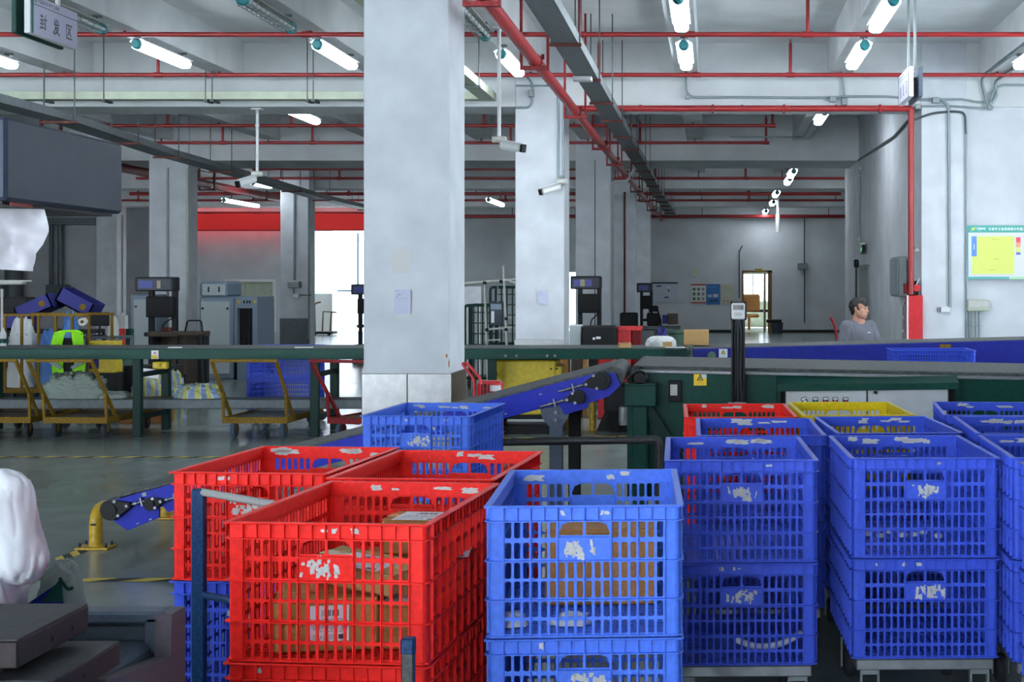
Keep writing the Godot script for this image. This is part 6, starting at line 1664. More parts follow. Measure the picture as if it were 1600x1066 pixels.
func build_carts() -> void:
	cart("yellow platform cart left of the front conveyor leg, handle over the belt's side", -6.6, 14.72, -3, M.yellow_worn, M.desk)
	cart("yellow platform cart cut by the left edge of the picture", -7.42, 14.75, 2, M.yellow_worn, M.desk)
	cart("yellow platform cart in front of the stacked blue crates under the conveyor", -4.74, 14.72, -2, M.yellow_worn, M.duct)
	var rc := cart("dark red platform cart standing left of the nearest column", -3.66, 14.6, -18, M.red_dark, M.wood)
	obj("painted_mark", MB.new().bar(Vector3(-0.348, 0.7, 0.2), Vector3(-0.348, 0.45, 0.0), 0.004, 0.02), M.chipped, rc, "worn white lettering on the handle post")
	# on the lower tray and under the conveyor
	var ty := 0.368
	solo("tarp_sack", MB.new().heap(Vector3(P(117, 0, 15.46).x, ty + 0.002, -15.46), Vector3(0.62, 0.25, 0.32), 4, 0.2, 28), M.tarp, "crumpled grey green sack on the lower tray behind the left yellow cart", "sack")
	solo("tarp_sack", MB.new().heap(Vector3(P(178, 0, 15.46).x, ty + 0.002, -15.46), Vector3(0.3, 0.07, 0.28), 6, 0.2, 20), M.tarp, "flat grey green sack end on the lower tray by the cardboard box", "sack")
	solo("striped_sack", MB.new().heap(Vector3(P(312, 0, 15.46).x, ty + 0.002, -15.46), Vector3(0.5, 0.14, 0.3), 14, 0.2, 26), M.striped, "flat blue and yellow striped woven sack on the lower tray", "sack")
	carton("open cardboard carton on the floor under the long conveyor", Vector3(P(230, 0, 16.6).x, 0, -16.6), Vector3(0.54, 0.3, 0.4), 12, M.card_dark, "", false)
	solo("striped_sack", MB.new().heap(Vector3(P(232, 0, 16.6).x, 0.306, -16.6), Vector3(0.34, 0.25, 0.34), 17, 0.12, 26), M.striped, "bulging striped woven sack on the open carton, with a white paper on it", "sack")
	solo("striped_sack", MB.new().heap(Vector3(P(268, 0, 17.05).x, 0, -17.05), Vector3(0.32, 0.52, 0.3), 19, 0.16, 26), M.striped, "tall striped woven sack behind the right conveyor leg", "sack")
	solo("paper_sheet", MB.new().box(Vector3(P(234, 0, 16.4).x, 0.575, -16.42), Vector3(0.18, 0.004, 0.14), Basis.from_euler(Vector3(0.75, 0.3, -0.2))), M.paper, "white paper on the bulging striped sack", "paper")
	var t := thing("low_cabinet", "grey green metal cabinet standing behind the long conveyor at the left", "cabinet", Vector3(P(172, 0, 17.4).x, 0, -17.4))
	obj("body", MB.new().span(Vector3(-0.22, 0, -0.2), Vector3(0.22, 0.84, 0.1), 0.015), M.green_bin, t)
	obj("door_seam", MB.new().span(Vector3(0.05, 0.05, 0.1), Vector3(0.056, 0.8, 0.102)), M.green_dark, t)
	obj("white_note", MB.new().box(Vector3(0.16, 0.6, 0.105), Vector3(0.08, 0.14, 0.004)), M.paper, t)
	t = thing("padded_chair", "black chair with the bright vest over its back, behind the conveyor", "chair", Vector3(P(110, 0, 16.8).x, 0, -16.8))
	obj("back", MB.new().box(Vector3(0, 0.72, 0), Vector3(0.3, 0.5, 0.07), Basis.IDENTITY, 0.03), M.black_soft, t)
	obj("seat", MB.new().box(Vector3(0, 0.44, -0.2), Vector3(0.38, 0.06, 0.36), Basis.IDENTITY, 0.02), M.black_soft, t)
	for s in [[-0.16, -0.02], [0.16, -0.02], [-0.16, -0.36], [0.16, -0.36]]: obj("leg", MB.new().cyl(Vector3(s[0], 0, s[1]), Vector3(s[0], 0.44, s[1]), 0.014, -1, 8), M.galv, t)
	t = thing("safety_vest", "fluorescent green safety vest hung over the black chair back", "vest", Vector3(P(110, 0, 16.8).x, 0.52, -16.8))
	for s in [-1, 1]:
		var g := []
		for i in 9:
			var row := []
			for j in 4:
				var v := i / 8.0
				row.append(Vector3(s * 0.1 + (j - 1.5) * 0.045 + s * 0.04 * sin(v * 3.0), 0.52 * (1.0 - v), 0.05 + 0.02 * sin(j * 2.0 + i * 0.9) + 0.02 * v))
			g.append(row)
		obj("front_panel", MB.new().grid(g), M.hivis, t)
		obj("reflective_band", MB.new().bar(Vector3(s * 0.06, 0.1, 0.105), Vector3(s * 0.2, 0.18, 0.105), 0.006, 0.04), M.galv, t)
	obj("collar", MB.new().tube(bent([Vector3(-0.16, 0.5, 0.06), Vector3(-0.1, 0.53, 0.0), Vector3(0.1, 0.53, 0.0), Vector3(0.16, 0.5, 0.06)], 0.05), 0.016, 8), M.hivis, t)
	solo("floor_mat_box", MB.new().span(P(215, 0, 17.6) * Vector3(1, 0, 1), P(268, 572, 17.2)), M.black_soft, "black housing behind the right conveyor leg", "box")
	# stacked blue crates under the belt get their place in build_crates


# ---- ventilated plastic crates

const CW := 0.55
const CL := 0.78
const CH := 0.362
const ROWS := [[0.0446, 0.0891], [0.101, 0.1457], [0.156, 0.2005], [0.2074, 0.2537], [0.264, 0.307], [0.3154, 0.356]]   # slot rows, down from the rim


func cell(m: MB, x: Transform3D, lo: Vector2, hi: Vector2, hlo: Vector2, hhi: Vector2, rad: Array, th: float) -> void:
	# a plate lo..hi with one round cornered hole; th thick, the outside at x's z = 0
	var ring := []
	var cor := [Vector2(hhi.x, hhi.y), Vector2(hlo.x, hhi.y), Vector2(hlo.x, hlo.y), Vector2(hhi.x, hlo.y)]
	var out := [Vector2(hi.x, hi.y), Vector2(lo.x, hi.y), Vector2(lo.x, lo.y), Vector2(hi.x, lo.y)]
	var sg := [Vector2(-1, -1), Vector2(1, -1), Vector2(1, 1), Vector2(-1, 1)]
	for q in 4:
		var r: float = rad[q]
		var c: Vector2 = cor[q] + sg[q] * r
		for i in 3:
			var a := PI * 0.5 * (q + i * 0.5)
			ring.append(c + Vector2(cos(a), sin(a)) * r)
	for q in 4:
		var o: Vector2 = out[q]
		var o2: Vector2 = out[(q + 1) % 4]
		for i in 2:
			flat(m, x, o, ring[q * 3 + i + 1], ring[q * 3 + i], th)
		var e: Vector2 = ring[q * 3 + 2]
		var s: Vector2 = ring[(q * 3 + 3) % 12]
		flat(m, x, o, o2, s, th)
		flat(m, x, o, s, e, th)
	for i in 12:
		var a: Vector2 = ring[i]
		var b: Vector2 = ring[(i + 1) % 12]
		m.quad(x * Vector3(b.x, b.y, -th), x * Vector3(a.x, a.y, -th), x * Vector3(a.x, a.y, 0), x * Vector3(b.x, b.y, 0))


func flat(m: MB, x: Transform3D, a: Vector2, b: Vector2, c: Vector2, th: float) -> void:
	if (b - a).cross(c - a) < 0:
		var s := b
		b = c
		c = s
	m.tri(x * Vector3(a.x, a.y, 0), x * Vector3(b.x, b.y, 0), x * Vector3(c.x, c.y, 0))
	m.tri(x * Vector3(a.x, a.y, -th), x * Vector3(c.x, c.y, -th), x * Vector3(b.x, b.y, -th))


func crate_side(half: float, slots: int, with_handle: bool) -> MB:
	# local: x along the side, y up from the base, z outwards
	var m := MB.new()
	var x := Transform3D.IDENTITY
	var th := 0.005
	var g := half - 0.042
	var p := g * 2.0 / slots
	var sw := p * 0.69
	var mids := [CH - 0.040]
	for r in 5: mids.append(CH - (ROWS[r][1] + ROWS[r + 1][0]) * 0.5)
	mids.append(0.0)
	var h0 := slots / 2 - 3
	for r in 6:
		for c in slots:
			if with_handle and r < 2 and c >= h0 and c < h0 + 6: continue
			var a := -g + c * p
			cell(m, x, Vector2(a, mids[r + 1]), Vector2(a + p, mids[r]), Vector2(a + (p - sw) * 0.5, CH - ROWS[r][1]), Vector2(a + (p + sw) * 0.5, CH - ROWS[r][0]), [0.005, 0.005, 0.005, 0.005], th)
	if with_handle:
		var a0 := -g + h0 * p
		var ytop: float = mids[0]
		var ymid := CH - 0.088
		for s in 2:
			var a := a0 + s * 3 * p
			var rads := [0.03, 0.004, 0.003, 0.003] if s == 1 else [0.004, 0.03, 0.003, 0.003]
			cell(m, x, Vector2(a, ymid), Vector2(a + 3 * p, ytop), Vector2(a + 0.004, ymid + 0.006), Vector2(a + 3 * p - 0.004, ytop - 0.004), rads, th)
		# the plate for the address label, standing a little proud, with its lip
		m.span(Vector3(a0, mids[2], -th), Vector3(a0 + 6 * p, ymid, 0.0035), 0.002)
		m.span(Vector3(a0, ymid - 0.004, -th), Vector3(a0 + 6 * p, ymid + 0.002, 0.012))
	# solid band under the rim and its small ribs
	m.span(Vector3(-half + 0.0425, CH - 0.041, -th), Vector3(half - 0.0425, CH - 0.002, 0))
	for i in slots * 2 / 3 + 1:
		var q := -g + i * p * 1.5
		m.span(Vector3(q - 0.0013, CH - 0.043, 0), Vector3(q + 0.0013, CH - 0.002, 0.010 if i % 2 == 0 else 0.008))
	# main upright ribs
	for i in slots / 3 + 1:
		var q := -g + i * p * 3.0
		var inside: bool = with_handle and absf(q) < 3 * p - 0.001
		m.span(Vector3(q - 0.0014, 0.004, 0), Vector3(q + 0.0014, mids[2] if inside else CH - 0.041, 0.0085))
	# level flanges
	for y in [CH - 0.042, CH - 0.1515, CH - 0.2588]:
		m.span(Vector3(-half + 0.004, y - 0.0014, -0.002), Vector3(half - 0.004, y + 0.0014, 0.011))
	m.span(Vector3(-half + 0.004, 0.0005, -th + 0.001), Vector3(half - 0.004, 0.005, 0.006))
	return m


func crate_meshes() -> Dictionary:
	if crate_parts: return crate_parts
	var hx := CW * 0.5 - 0.012
	var hz := CL * 0.5 - 0.012
	crate_parts.short = crate_side(hx, 18, true).mesh()
	crate_parts.long = crate_side(hz, 27, false).mesh()
	var post := MB.new()
	var pp := PackedVector2Array()
	for i in 5:
		var a := PI * 0.5 * i / 4.0
		pp.append(Vector2(-0.014, -0.014) + Vector2(cos(a), sin(a)) * 0.014)
	pp.append_array([Vector2(-0.042, 0), Vector2(-0.042, -0.005), Vector2(-0.016, -0.006), Vector2(-0.006, -0.016), Vector2(-0.005, -0.042), Vector2(0, -0.042)])
	post.prism(pp, Transform3D(Basis(Vector3.RIGHT, Vector3.BACK, Vector3.DOWN), Vector3(0, CH - 0.002, 0)), CH - 0.004)
	for y in [CH - 0.042, CH - 0.1515, CH - 0.2588]:
		post.span(Vector3(-0.044, y - 0.0011, -0.01), Vector3(0.004, y + 0.0011, 0.006))
		post.span(Vector3(-0.01, y - 0.0012, -0.044), Vector3(0.006, y + 0.0012, 0.004))
	crate_parts.post = post.mesh()
	var rim := MB.new()
	var ox := CW * 0.5
	var oz := CL * 0.5
	for s in [-1, 1]:
		rim.box(Vector3(0, CH - 0.002, s * (oz - 0.010)), Vector3(ox * 2 - 0.012, 0.005, 0.02), Basis.IDENTITY, 0.002)
		rim.box(Vector3(s * (ox - 0.010), CH - 0.002, 0), Vector3(0.02, 0.005, oz * 2 - 0.012), Basis.IDENTITY, 0.002)
		for q in [-1, 1]:
			rim.cyl(Vector3(s * (ox - 0.012), CH - 0.0046, q * (oz - 0.012)), Vector3(s * (ox - 0.012), CH + 0.0006, q * (oz - 0.012)), 0.012, -1, 12)
	# inner wall that the stacked crate stands in, smooth as in the photograph
	for s in [-1, 1]:
		rim.box(Vector3(0, CH - 0.021, s * (hz - 0.007)), Vector3(hx * 2 - 0.03, 0.038, 0.003))
		rim.box(Vector3(s * (hx - 0.007), CH - 0.021, 0), Vector3(0.003, 0.038, hz * 2 - 0.03))
	crate_parts.rim = rim.mesh()
	var fl := MB.new()
	for i in 19:
		var q := -hx + 0.012 + i * (hx * 2 - 0.024) / 18.0
		fl.box(Vector3(q, 0.006, 0), Vector3(0.009, 0.006, hz * 2 - 0.01))
	for i in 27:
		var q := -hz + 0.012 + i * (hz * 2 - 0.024) / 26.0
		fl.box(Vector3(0, 0.006, q), Vector3(hx * 2 - 0.01, 0.0058, 0.010 if i % 2 == 0 else 0.006))
	crate_parts.floor = fl.mesh()
	return crate_parts


func residue(seed_: int) -> ArrayMesh:
	# what is left of paper labels: on the front plate and inside the back rim
	var g := RandomNumberGenerator.new()
	g.seed = seed_
	var m := MB.new()
	var hz := CL * 0.5 - 0.012
	var py := CH - 0.118
	var mx := g.randf_range(-0.02, 0.02)
	for i in g.randi_range(24, 40):
		var c := Vector3(mx + clampf(g.randfn(0.0, 0.026), -0.05, 0.05), py + clampf(g.randfn(0.0, 0.011), -0.022, 0.022), hz + 0.0037 + 0.0001 * (i % 5))
		shred(m, g, c, g.randf_range(0.004, 0.017), g.randf_range(0.006, 0.032), 1.0)
	for i in g.randi_range(3, 7):
		var c := Vector3(g.randf_range(-0.2, 0.2), CH - 0.018 + g.randf_range(-0.008, 0.008), -hz + 0.0088)
		shred(m, g, c, g.randf_range(0.03, 0.09), g.randf_range(0.008, 0.024), 1.0)
	for i in g.randi_range(1, 3):
		shred(m, g, Vector3(g.randf_range(-0.2, 0.2), CH - 0.02, hz + 0.001), g.randf_range(0.01, 0.03), g.randf_range(0.006, 0.02), 1.0)
	return m.mesh()


func shred(m: MB, g: RandomNumberGenerator, c: Vector3, w: float, h: float, _s: float) -> void:
	var p := PackedVector2Array()
	var lean := g.randf_range(-0.4, 0.4)
	var k := 18
	for i in k:
		var t := TAU * i / k
		var sq := 1.0 / maxf(absf(cos(t)), absf(sin(t)))
		var r := g.randf_range(0.6, 1.0) * minf(sq, 1.42)
		var v := Vector2(cos(t) * w * 0.5 * r, sin(t) * h * 0.5 * r)
		p.append(v + Vector2(v.y * lean, 0))
	if Geometry2D.triangulate_polygon(p).size() < 3: return
	m.prism(p, Transform3D(Basis.IDENTITY, c), 0.0006)


func crate(label: String, at: Vector3, turn: float, colour: String, group: String, seed_ := 0) -> Node3D:
	var c := crate_meshes()
	var t := thing("plastic_crate", label, "crate", at, turn, group)
	var m: Material = M["crate_" + colour]
	var hx := CW * 0.5 - 0.012
	var hz := CL * 0.5 - 0.012
	for s in 2:
		var o := obj("short_side", c.short, m, t)
		o.transform = Transform3D(Basis(Vector3.UP, PI * s), Vector3(0, 0, hz if s == 0 else -hz))
		o = obj("long_side", c.long, m, t)
		o.transform = Transform3D(Basis(Vector3.UP, PI * 0.5 + PI * s), Vector3(hx if s == 0 else -hx, 0, 0))
	var k := 0
	for q in [[hx, hz], [hx, -hz], [-hx, -hz], [-hx, hz]]:
		var o := obj("corner_post", c.post, m, t)
		o.transform = Transform3D(Basis(Vector3.UP, PI * 0.5 * k), Vector3(q[0], 0, q[1]))
		k += 1
	obj("rim", c.rim, m, t)
	obj("floor_grid", c.floor, m, t)
	if seed_ > 0:
		obj("label_residue", residue(seed_), M.residue, t, "whitish shreds of torn paper labels").set_meta("kind", "stuff")
	return t


func dolly(label: String, at: Vector3, turn: float, top: float) -> void:
	var t := thing("crate_dolly", label, "dolly", at, turn, "low steel dollies under the crate stacks")
	obj("frame", MB.new().span(Vector3(-0.25, top - 0.045, 0.33), Vector3(0.25, top - 0.004, 0.37), 0.004).span(Vector3(-0.25, top - 0.045, -0.37), Vector3(0.25, top - 0.004, -0.33), 0.004).span(Vector3(-0.25, top - 0.045, -0.35), Vector3(-0.21, top - 0.004, 0.35), 0.004).span(Vector3(0.21, top - 0.045, -0.35), Vector3(0.25, top - 0.004, 0.35), 0.004).span(Vector3(-0.24, top - 0.04, -0.02), Vector3(0.24, top - 0.01, 0.02)), M.steel, t)
	for s in [[-1, 1], [1, 1], [1, -1], [-1, -1]]:
		var p := Vector3(s[0] * 0.2, 0, s[1] * 0.32)
		obj("fork", MB.new().span(p + Vector3(-0.035, 0.04, 0.02), p + Vector3(-0.028, top - 0.045, 0.05)).span(p + Vector3(0.028, 0.04, 0.02), p + Vector3(0.035, top - 0.045, 0.05)).span(p + Vector3(-0.035, top - 0.06, 0.0), p + Vector3(0.035, top - 0.044, 0.05)), M.galv, t)
		obj("wheel", MB.new().lathe([Vector2(0, -0.018), Vector2(0.05, -0.02), Vector2(0.06, -0.012), Vector2(0.06, 0.012), Vector2(0.05, 0.02), Vector2(0, 0.018)], p + Vector3(0, 0.06, 0.035), Vector3.RIGHT, 16), M.rubber, t)


func stack(front: Vector3, turn: float, rim: float, colours: Array, labels: Array, group: String, seed_: int, base_label: String) -> void:
	# front: the middle of the front face on the floor
	var c := front + Vector3(0, 0, -CL * 0.5).rotated(Vector3.UP, deg_to_rad(turn))
	var n := colours.size()
	var pitch := 0.366
	var base := rim - CH - pitch * (n - 1)
	dolly(base_label, c, turn, base)
	for i in n:
		crate(labels[i], c + Vector3(0, base + pitch * i, 0), turn, colours[i], group, seed_ + i * 31 if seed_ > 0 else 0)


func build_crates() -> void:
	var G := "stacked plastic crates"
	stack(Vector3(-1.002, 0, -3.668), -4.9, 0.983, ["red", "red"], ["red crate under the front red one, cut by the picture's foot", "big red crate in front, full of cardboard parcels"], G, 11, "low dolly under the front red crates")
	stack(Vector3(-0.964, 0, -4.512), -4.6, 0.983, ["red", "red"], ["lower red crate of the stack behind the front red crates", "faded red crate just behind the red one with parcels"], G, 12, "low dolly under the second row of red crates")
	stack(Vector3(-1.55, 0, -4.73), -5.2, 0.973, ["indigo", "red"], ["dark blue crate under the left red crate, by the blue post", "red crate at the left, standing on a dark blue one"], G, 13, "low dolly under the left red and blue crates")
	stack(Vector3(-0.354, 0, -3.908), 2.95, 0.991, ["blue", "blue"], ["bright blue crate under the one that holds a brown box", "bright blue crate in front holding a big brown box"], G, 14, "low dolly under the bright blue front crates")
	stack(Vector3(-1.434, 0, -6.845), -3.8, 0.967, ["blue", "blue"], ["lower pale blue crate in front of the steel clad column foot", "pale blue crate in front of the steel clad column foot"], G, 15, "low dolly under the pale blue crates by the column")
	stack(Vector3(0.102, 0, -5.031), 1.45, 0.978, ["indigo", "indigo"], ["lower blue crate right of the bright blue stack, with white scraps inside", "blue crate right of the bright blue stack, nearest of its file"], G, 16, "low dolly of the nearest stack right of the bright blue crates")
	stack(Vector3(0.205, 0, -5.974), 0.9, 0.966, ["indigo", "indigo"], ["lower crate of the blue stack before the bright red one", "blue crate in the middle of a file, before the bright red one"], G, 17, "low dolly of the second stack right of the bright blue crates")
	stack(Vector3(0.139, 0, -6.846), 1.85, 0.962, ["red", "red"], ["lower red crate before the green machine", "bright red crate before the green machine, beside the yellow one"], G, 18, "low dolly under the red crates before the green machine")
	stack(Vector3(0.707, 0, -6.873), 2.4, 0.969, ["yellow", "yellow"], ["lower yellow crate, seen only through the blue ones", "yellow crate before the white electric cabinet"], G, 0, "low dolly under the yellow crates")
	stack(Vector3(0.801, 0, -6.059), 3.3, 0.967, ["indigo", "indigo"], ["lower blue crate before the yellow crates", "blue crate right before the yellow one, with torn labels in its rim"], G, 20, "low dolly under the blue crates before the yellow ones")
	stack(Vector3(0.771, 0, -5.151), 1.2, 0.971, ["indigo", "indigo"], ["lower blue crate at the right with a white strip on its plate", "large blue empty crate at the right, nearest of the second file"], G, 21, "low dolly of the nearest stack of the second file")
	stack(Vector3(1.358, 0, -6.68), -5, 0.985, ["indigo", "indigo"], ["lower blue crate at the far end of the right edge file", "blue crate at the far end of the right edge file"], G, 22, "low dolly at the far end of the right edge file")
	stack(Vector3(1.363, 0, -5.862), -2.3, 0.985, ["indigo", "indigo"], ["lower blue crate second from the far end of the right edge file", "blue crate second from the far end, with a big torn label in its rim"], G, 23, "low dolly second from the far end of the right edge file")
	stack(Vector3(1.334, 0, -5.038), -1.7, 0.985, ["indigo", "indigo"], ["lower blue crate third from the far end, cut by the right edge", "blue crate third from the far end, its corner cut by the right edge"], G, 24, "low dolly third from the far end of the right edge file")
	stack(Vector3(1.345, 0, -4.16), 1.0, 0.985, ["indigo", "indigo"], ["lower blue crate of which only a sliver shows at the right edge", "blue crate of which only a sliver shows at the right edge"], G, 25, "low dolly at the near end of the right edge file")
	# crates turned sideways: behind the machine and under the long belt
	var s := Vector3(P(1461, 0, 13.27).x, 0, -13.27 - CW * 0.5)
	dolly("low dolly behind the green machine", s, 90, 0.257)
	crate("lower blue crate hidden behind the green machine", s + Vector3(0, 0.257, 0), 90, "indigo", G)
	crate("blue crate standing sideways between the green machine and the blue belt", s + Vector3(0, 0.623, 0), 90, "indigo", G)
	s = Vector3(P(436, 0, 16.3).x, 0, -16.3 - CW * 0.5)
	dolly("low dolly under the blue crates behind the long conveyor", s, 90, 0.165)
	crate("lower blue crate standing sideways behind the long conveyor and a yellow cart", s + Vector3(0, 0.165, 0), 90, "indigo", G)
	crate("upper blue crate standing sideways behind the long conveyor, its rim over the belt", s + Vector3(0, 0.531, 0), 90, "indigo", G)
	fill_crates()


func fill_crates() -> void:
	# parcels in the front red crate, placed in its own frame
	var c := Vector3(-1.002, 0.622, -3.668) + Vector3(0, 0, -CL * 0.5).rotated(Vector3.UP, deg_to_rad(-4.9))
	var put := func(x: float, y: float, z: float) -> Vector3: return c + Vector3(x, y, z).rotated(Vector3.UP, deg_to_rad(-4.9))
	var g := "cardboard parcels in the front red crate"
	carton("brown parcel with a white label behind the front red crate's slots", put.call(-0.055, 0.012, 0.2), Vector3(0.27, 0.135, 0.24), 10, M.card, g, true, 1)
	carton("brown parcel in the right front corner of the front red crate", put.call(0.168, 0.012, 0.18), Vector3(0.12, 0.115, 0.2), -6, M.card_dark, g, true, 2)
	var t := carton("pale parcel tilted over two others in the front red crate", put.call(0.03, 0.168, 0.17), Vector3(0.26, 0.055, 0.2), -14, M.card_pale, g, true, 2)
	t.rotation.z = deg_to_rad(-8)
	carton("brown parcel under the tall one at the back of the front red crate", put.call(0.06, 0.012, -0.14), Vector3(0.26, 0.17, 0.24), 5, M.card_dark, g)
	t = carton("upper brown parcel at the back of the front red crate, white label on top", put.call(0.09, 0.19, -0.17), Vector3(0.19, 0.1, 0.16), -6, M.card_dark, g, true, 2)
	carton("small parcel at the right of the front red crate, behind the corner one", put.call(0.195, 0.012, -0.02), Vector3(0.08, 0.2, 0.12), 6, M.card, g, true, 2)
	# the big box in the front blue crate
	c = Vector3(-0.354, 0.63, -3.908) + Vector3(0, 0, -CL * 0.5).rotated(Vector3.UP, deg_to_rad(2.95))
	carton("big brown box with shiny tape inside the bright blue front crate", c + Vector3(0.03, 0.012, -0.1), Vector3(0.335, 0.225, 0.3), 4, M.card, "", true)
	var sh := 0
	for p in [[-0.03, 0.29, 0.1, "torn white paper lying before the brown box in the blue crate"], [-0.19, 0.3, 0.07, "torn white paper in the left front corner of the blue crate"]]:
		solo("paper_scrap", MB.new().heap(c + Vector3(p[0], 0.012, p[1]), Vector3(p[2], 0.03, 0.05), 40 + sh, 0.35, 14), M.paper, p[3], "paper")
		sh += 1
	c = Vector3(0.102, 0.252, -5.031) + Vector3(0, 0, -CL * 0.5)
	solo("plastic_strap", MB.new().tube(bent([c + Vector3(-0.02, 0.07, 0.3), c + Vector3(0.05, 0.045, 0.31), c + Vector3(0.14, 0.05, 0.3), c + Vector3(0.22, 0.09, 0.28)], 0.05), 0.012, 6), M.paper, "white strap lying in the lower blue crate", "strap")
	c = Vector3(0.771, 0.611, -5.151) + Vector3(0, 0, -CL * 0.5)
	for i in 7:
		solo("paper_scrap", MB.new().heap(c + Vector3(-0.17 + 0.045 * i, 0.012, 0.0 + 0.05 * sin(i * 2.3)), Vector3(0.03, 0.015, 0.03), 50 + i, 0.3, 8), M.paper, "small white paper scrap on the floor of the large empty blue crate", "paper", "paper scraps on the floor of the large empty blue crate")
	# crumpled film under the second file
	var gr := []
	var fn := FastNoiseLite.new()
	fn.seed = 5
	fn.frequency = 9.0
	for i in 14:
		var row := []
		for j in 20:
			var v := Vector3(0.5 + j * 0.026, 0.04, -4.9 + i * 0.045)
			v.y += 0.1 * sin(PI * j / 19.0) * (0.4 + 0.6 * i / 13.0) * 0.8 + 0.05 * fn.get_noise_2d(v.x, v.z)
			row.append(v)
		gr.append(row)
	solo("plastic_film", MB.new().grid(gr), M.film, "crumpled clear plastic film on the floor under the large blue crates", "film")


# ---- what stands right before the camera

func fold_sheet(p00: Vector3, p10: Vector3, p01: Vector3, p11: Vector3, deep: float, seed_: int, nu: int, nv: int, out: Vector3) -> Array:
	# p00 top left, p10 top right, p01 foot left, p11 foot right
	var fn := FastNoiseLite.new()
	fn.seed = seed_
	fn.frequency = 2.2
	fn.fractal_octaves = 3
	var g := []
	for i in nv + 1:
		var row := []
		var v := float(i) / nv
		for j in nu + 1:
			var u := float(j) / nu
			var p := p00.lerp(p10, u).lerp(p01.lerp(p11, u), v)
			p += out * deep * (fn.get_noise_2d(u * 2.2, v * 1.6) + 0.5 * sin(u * 9.0 + v * 3.0 + seed_) * v)
			row.append(p)
		g.append(row)
	return g


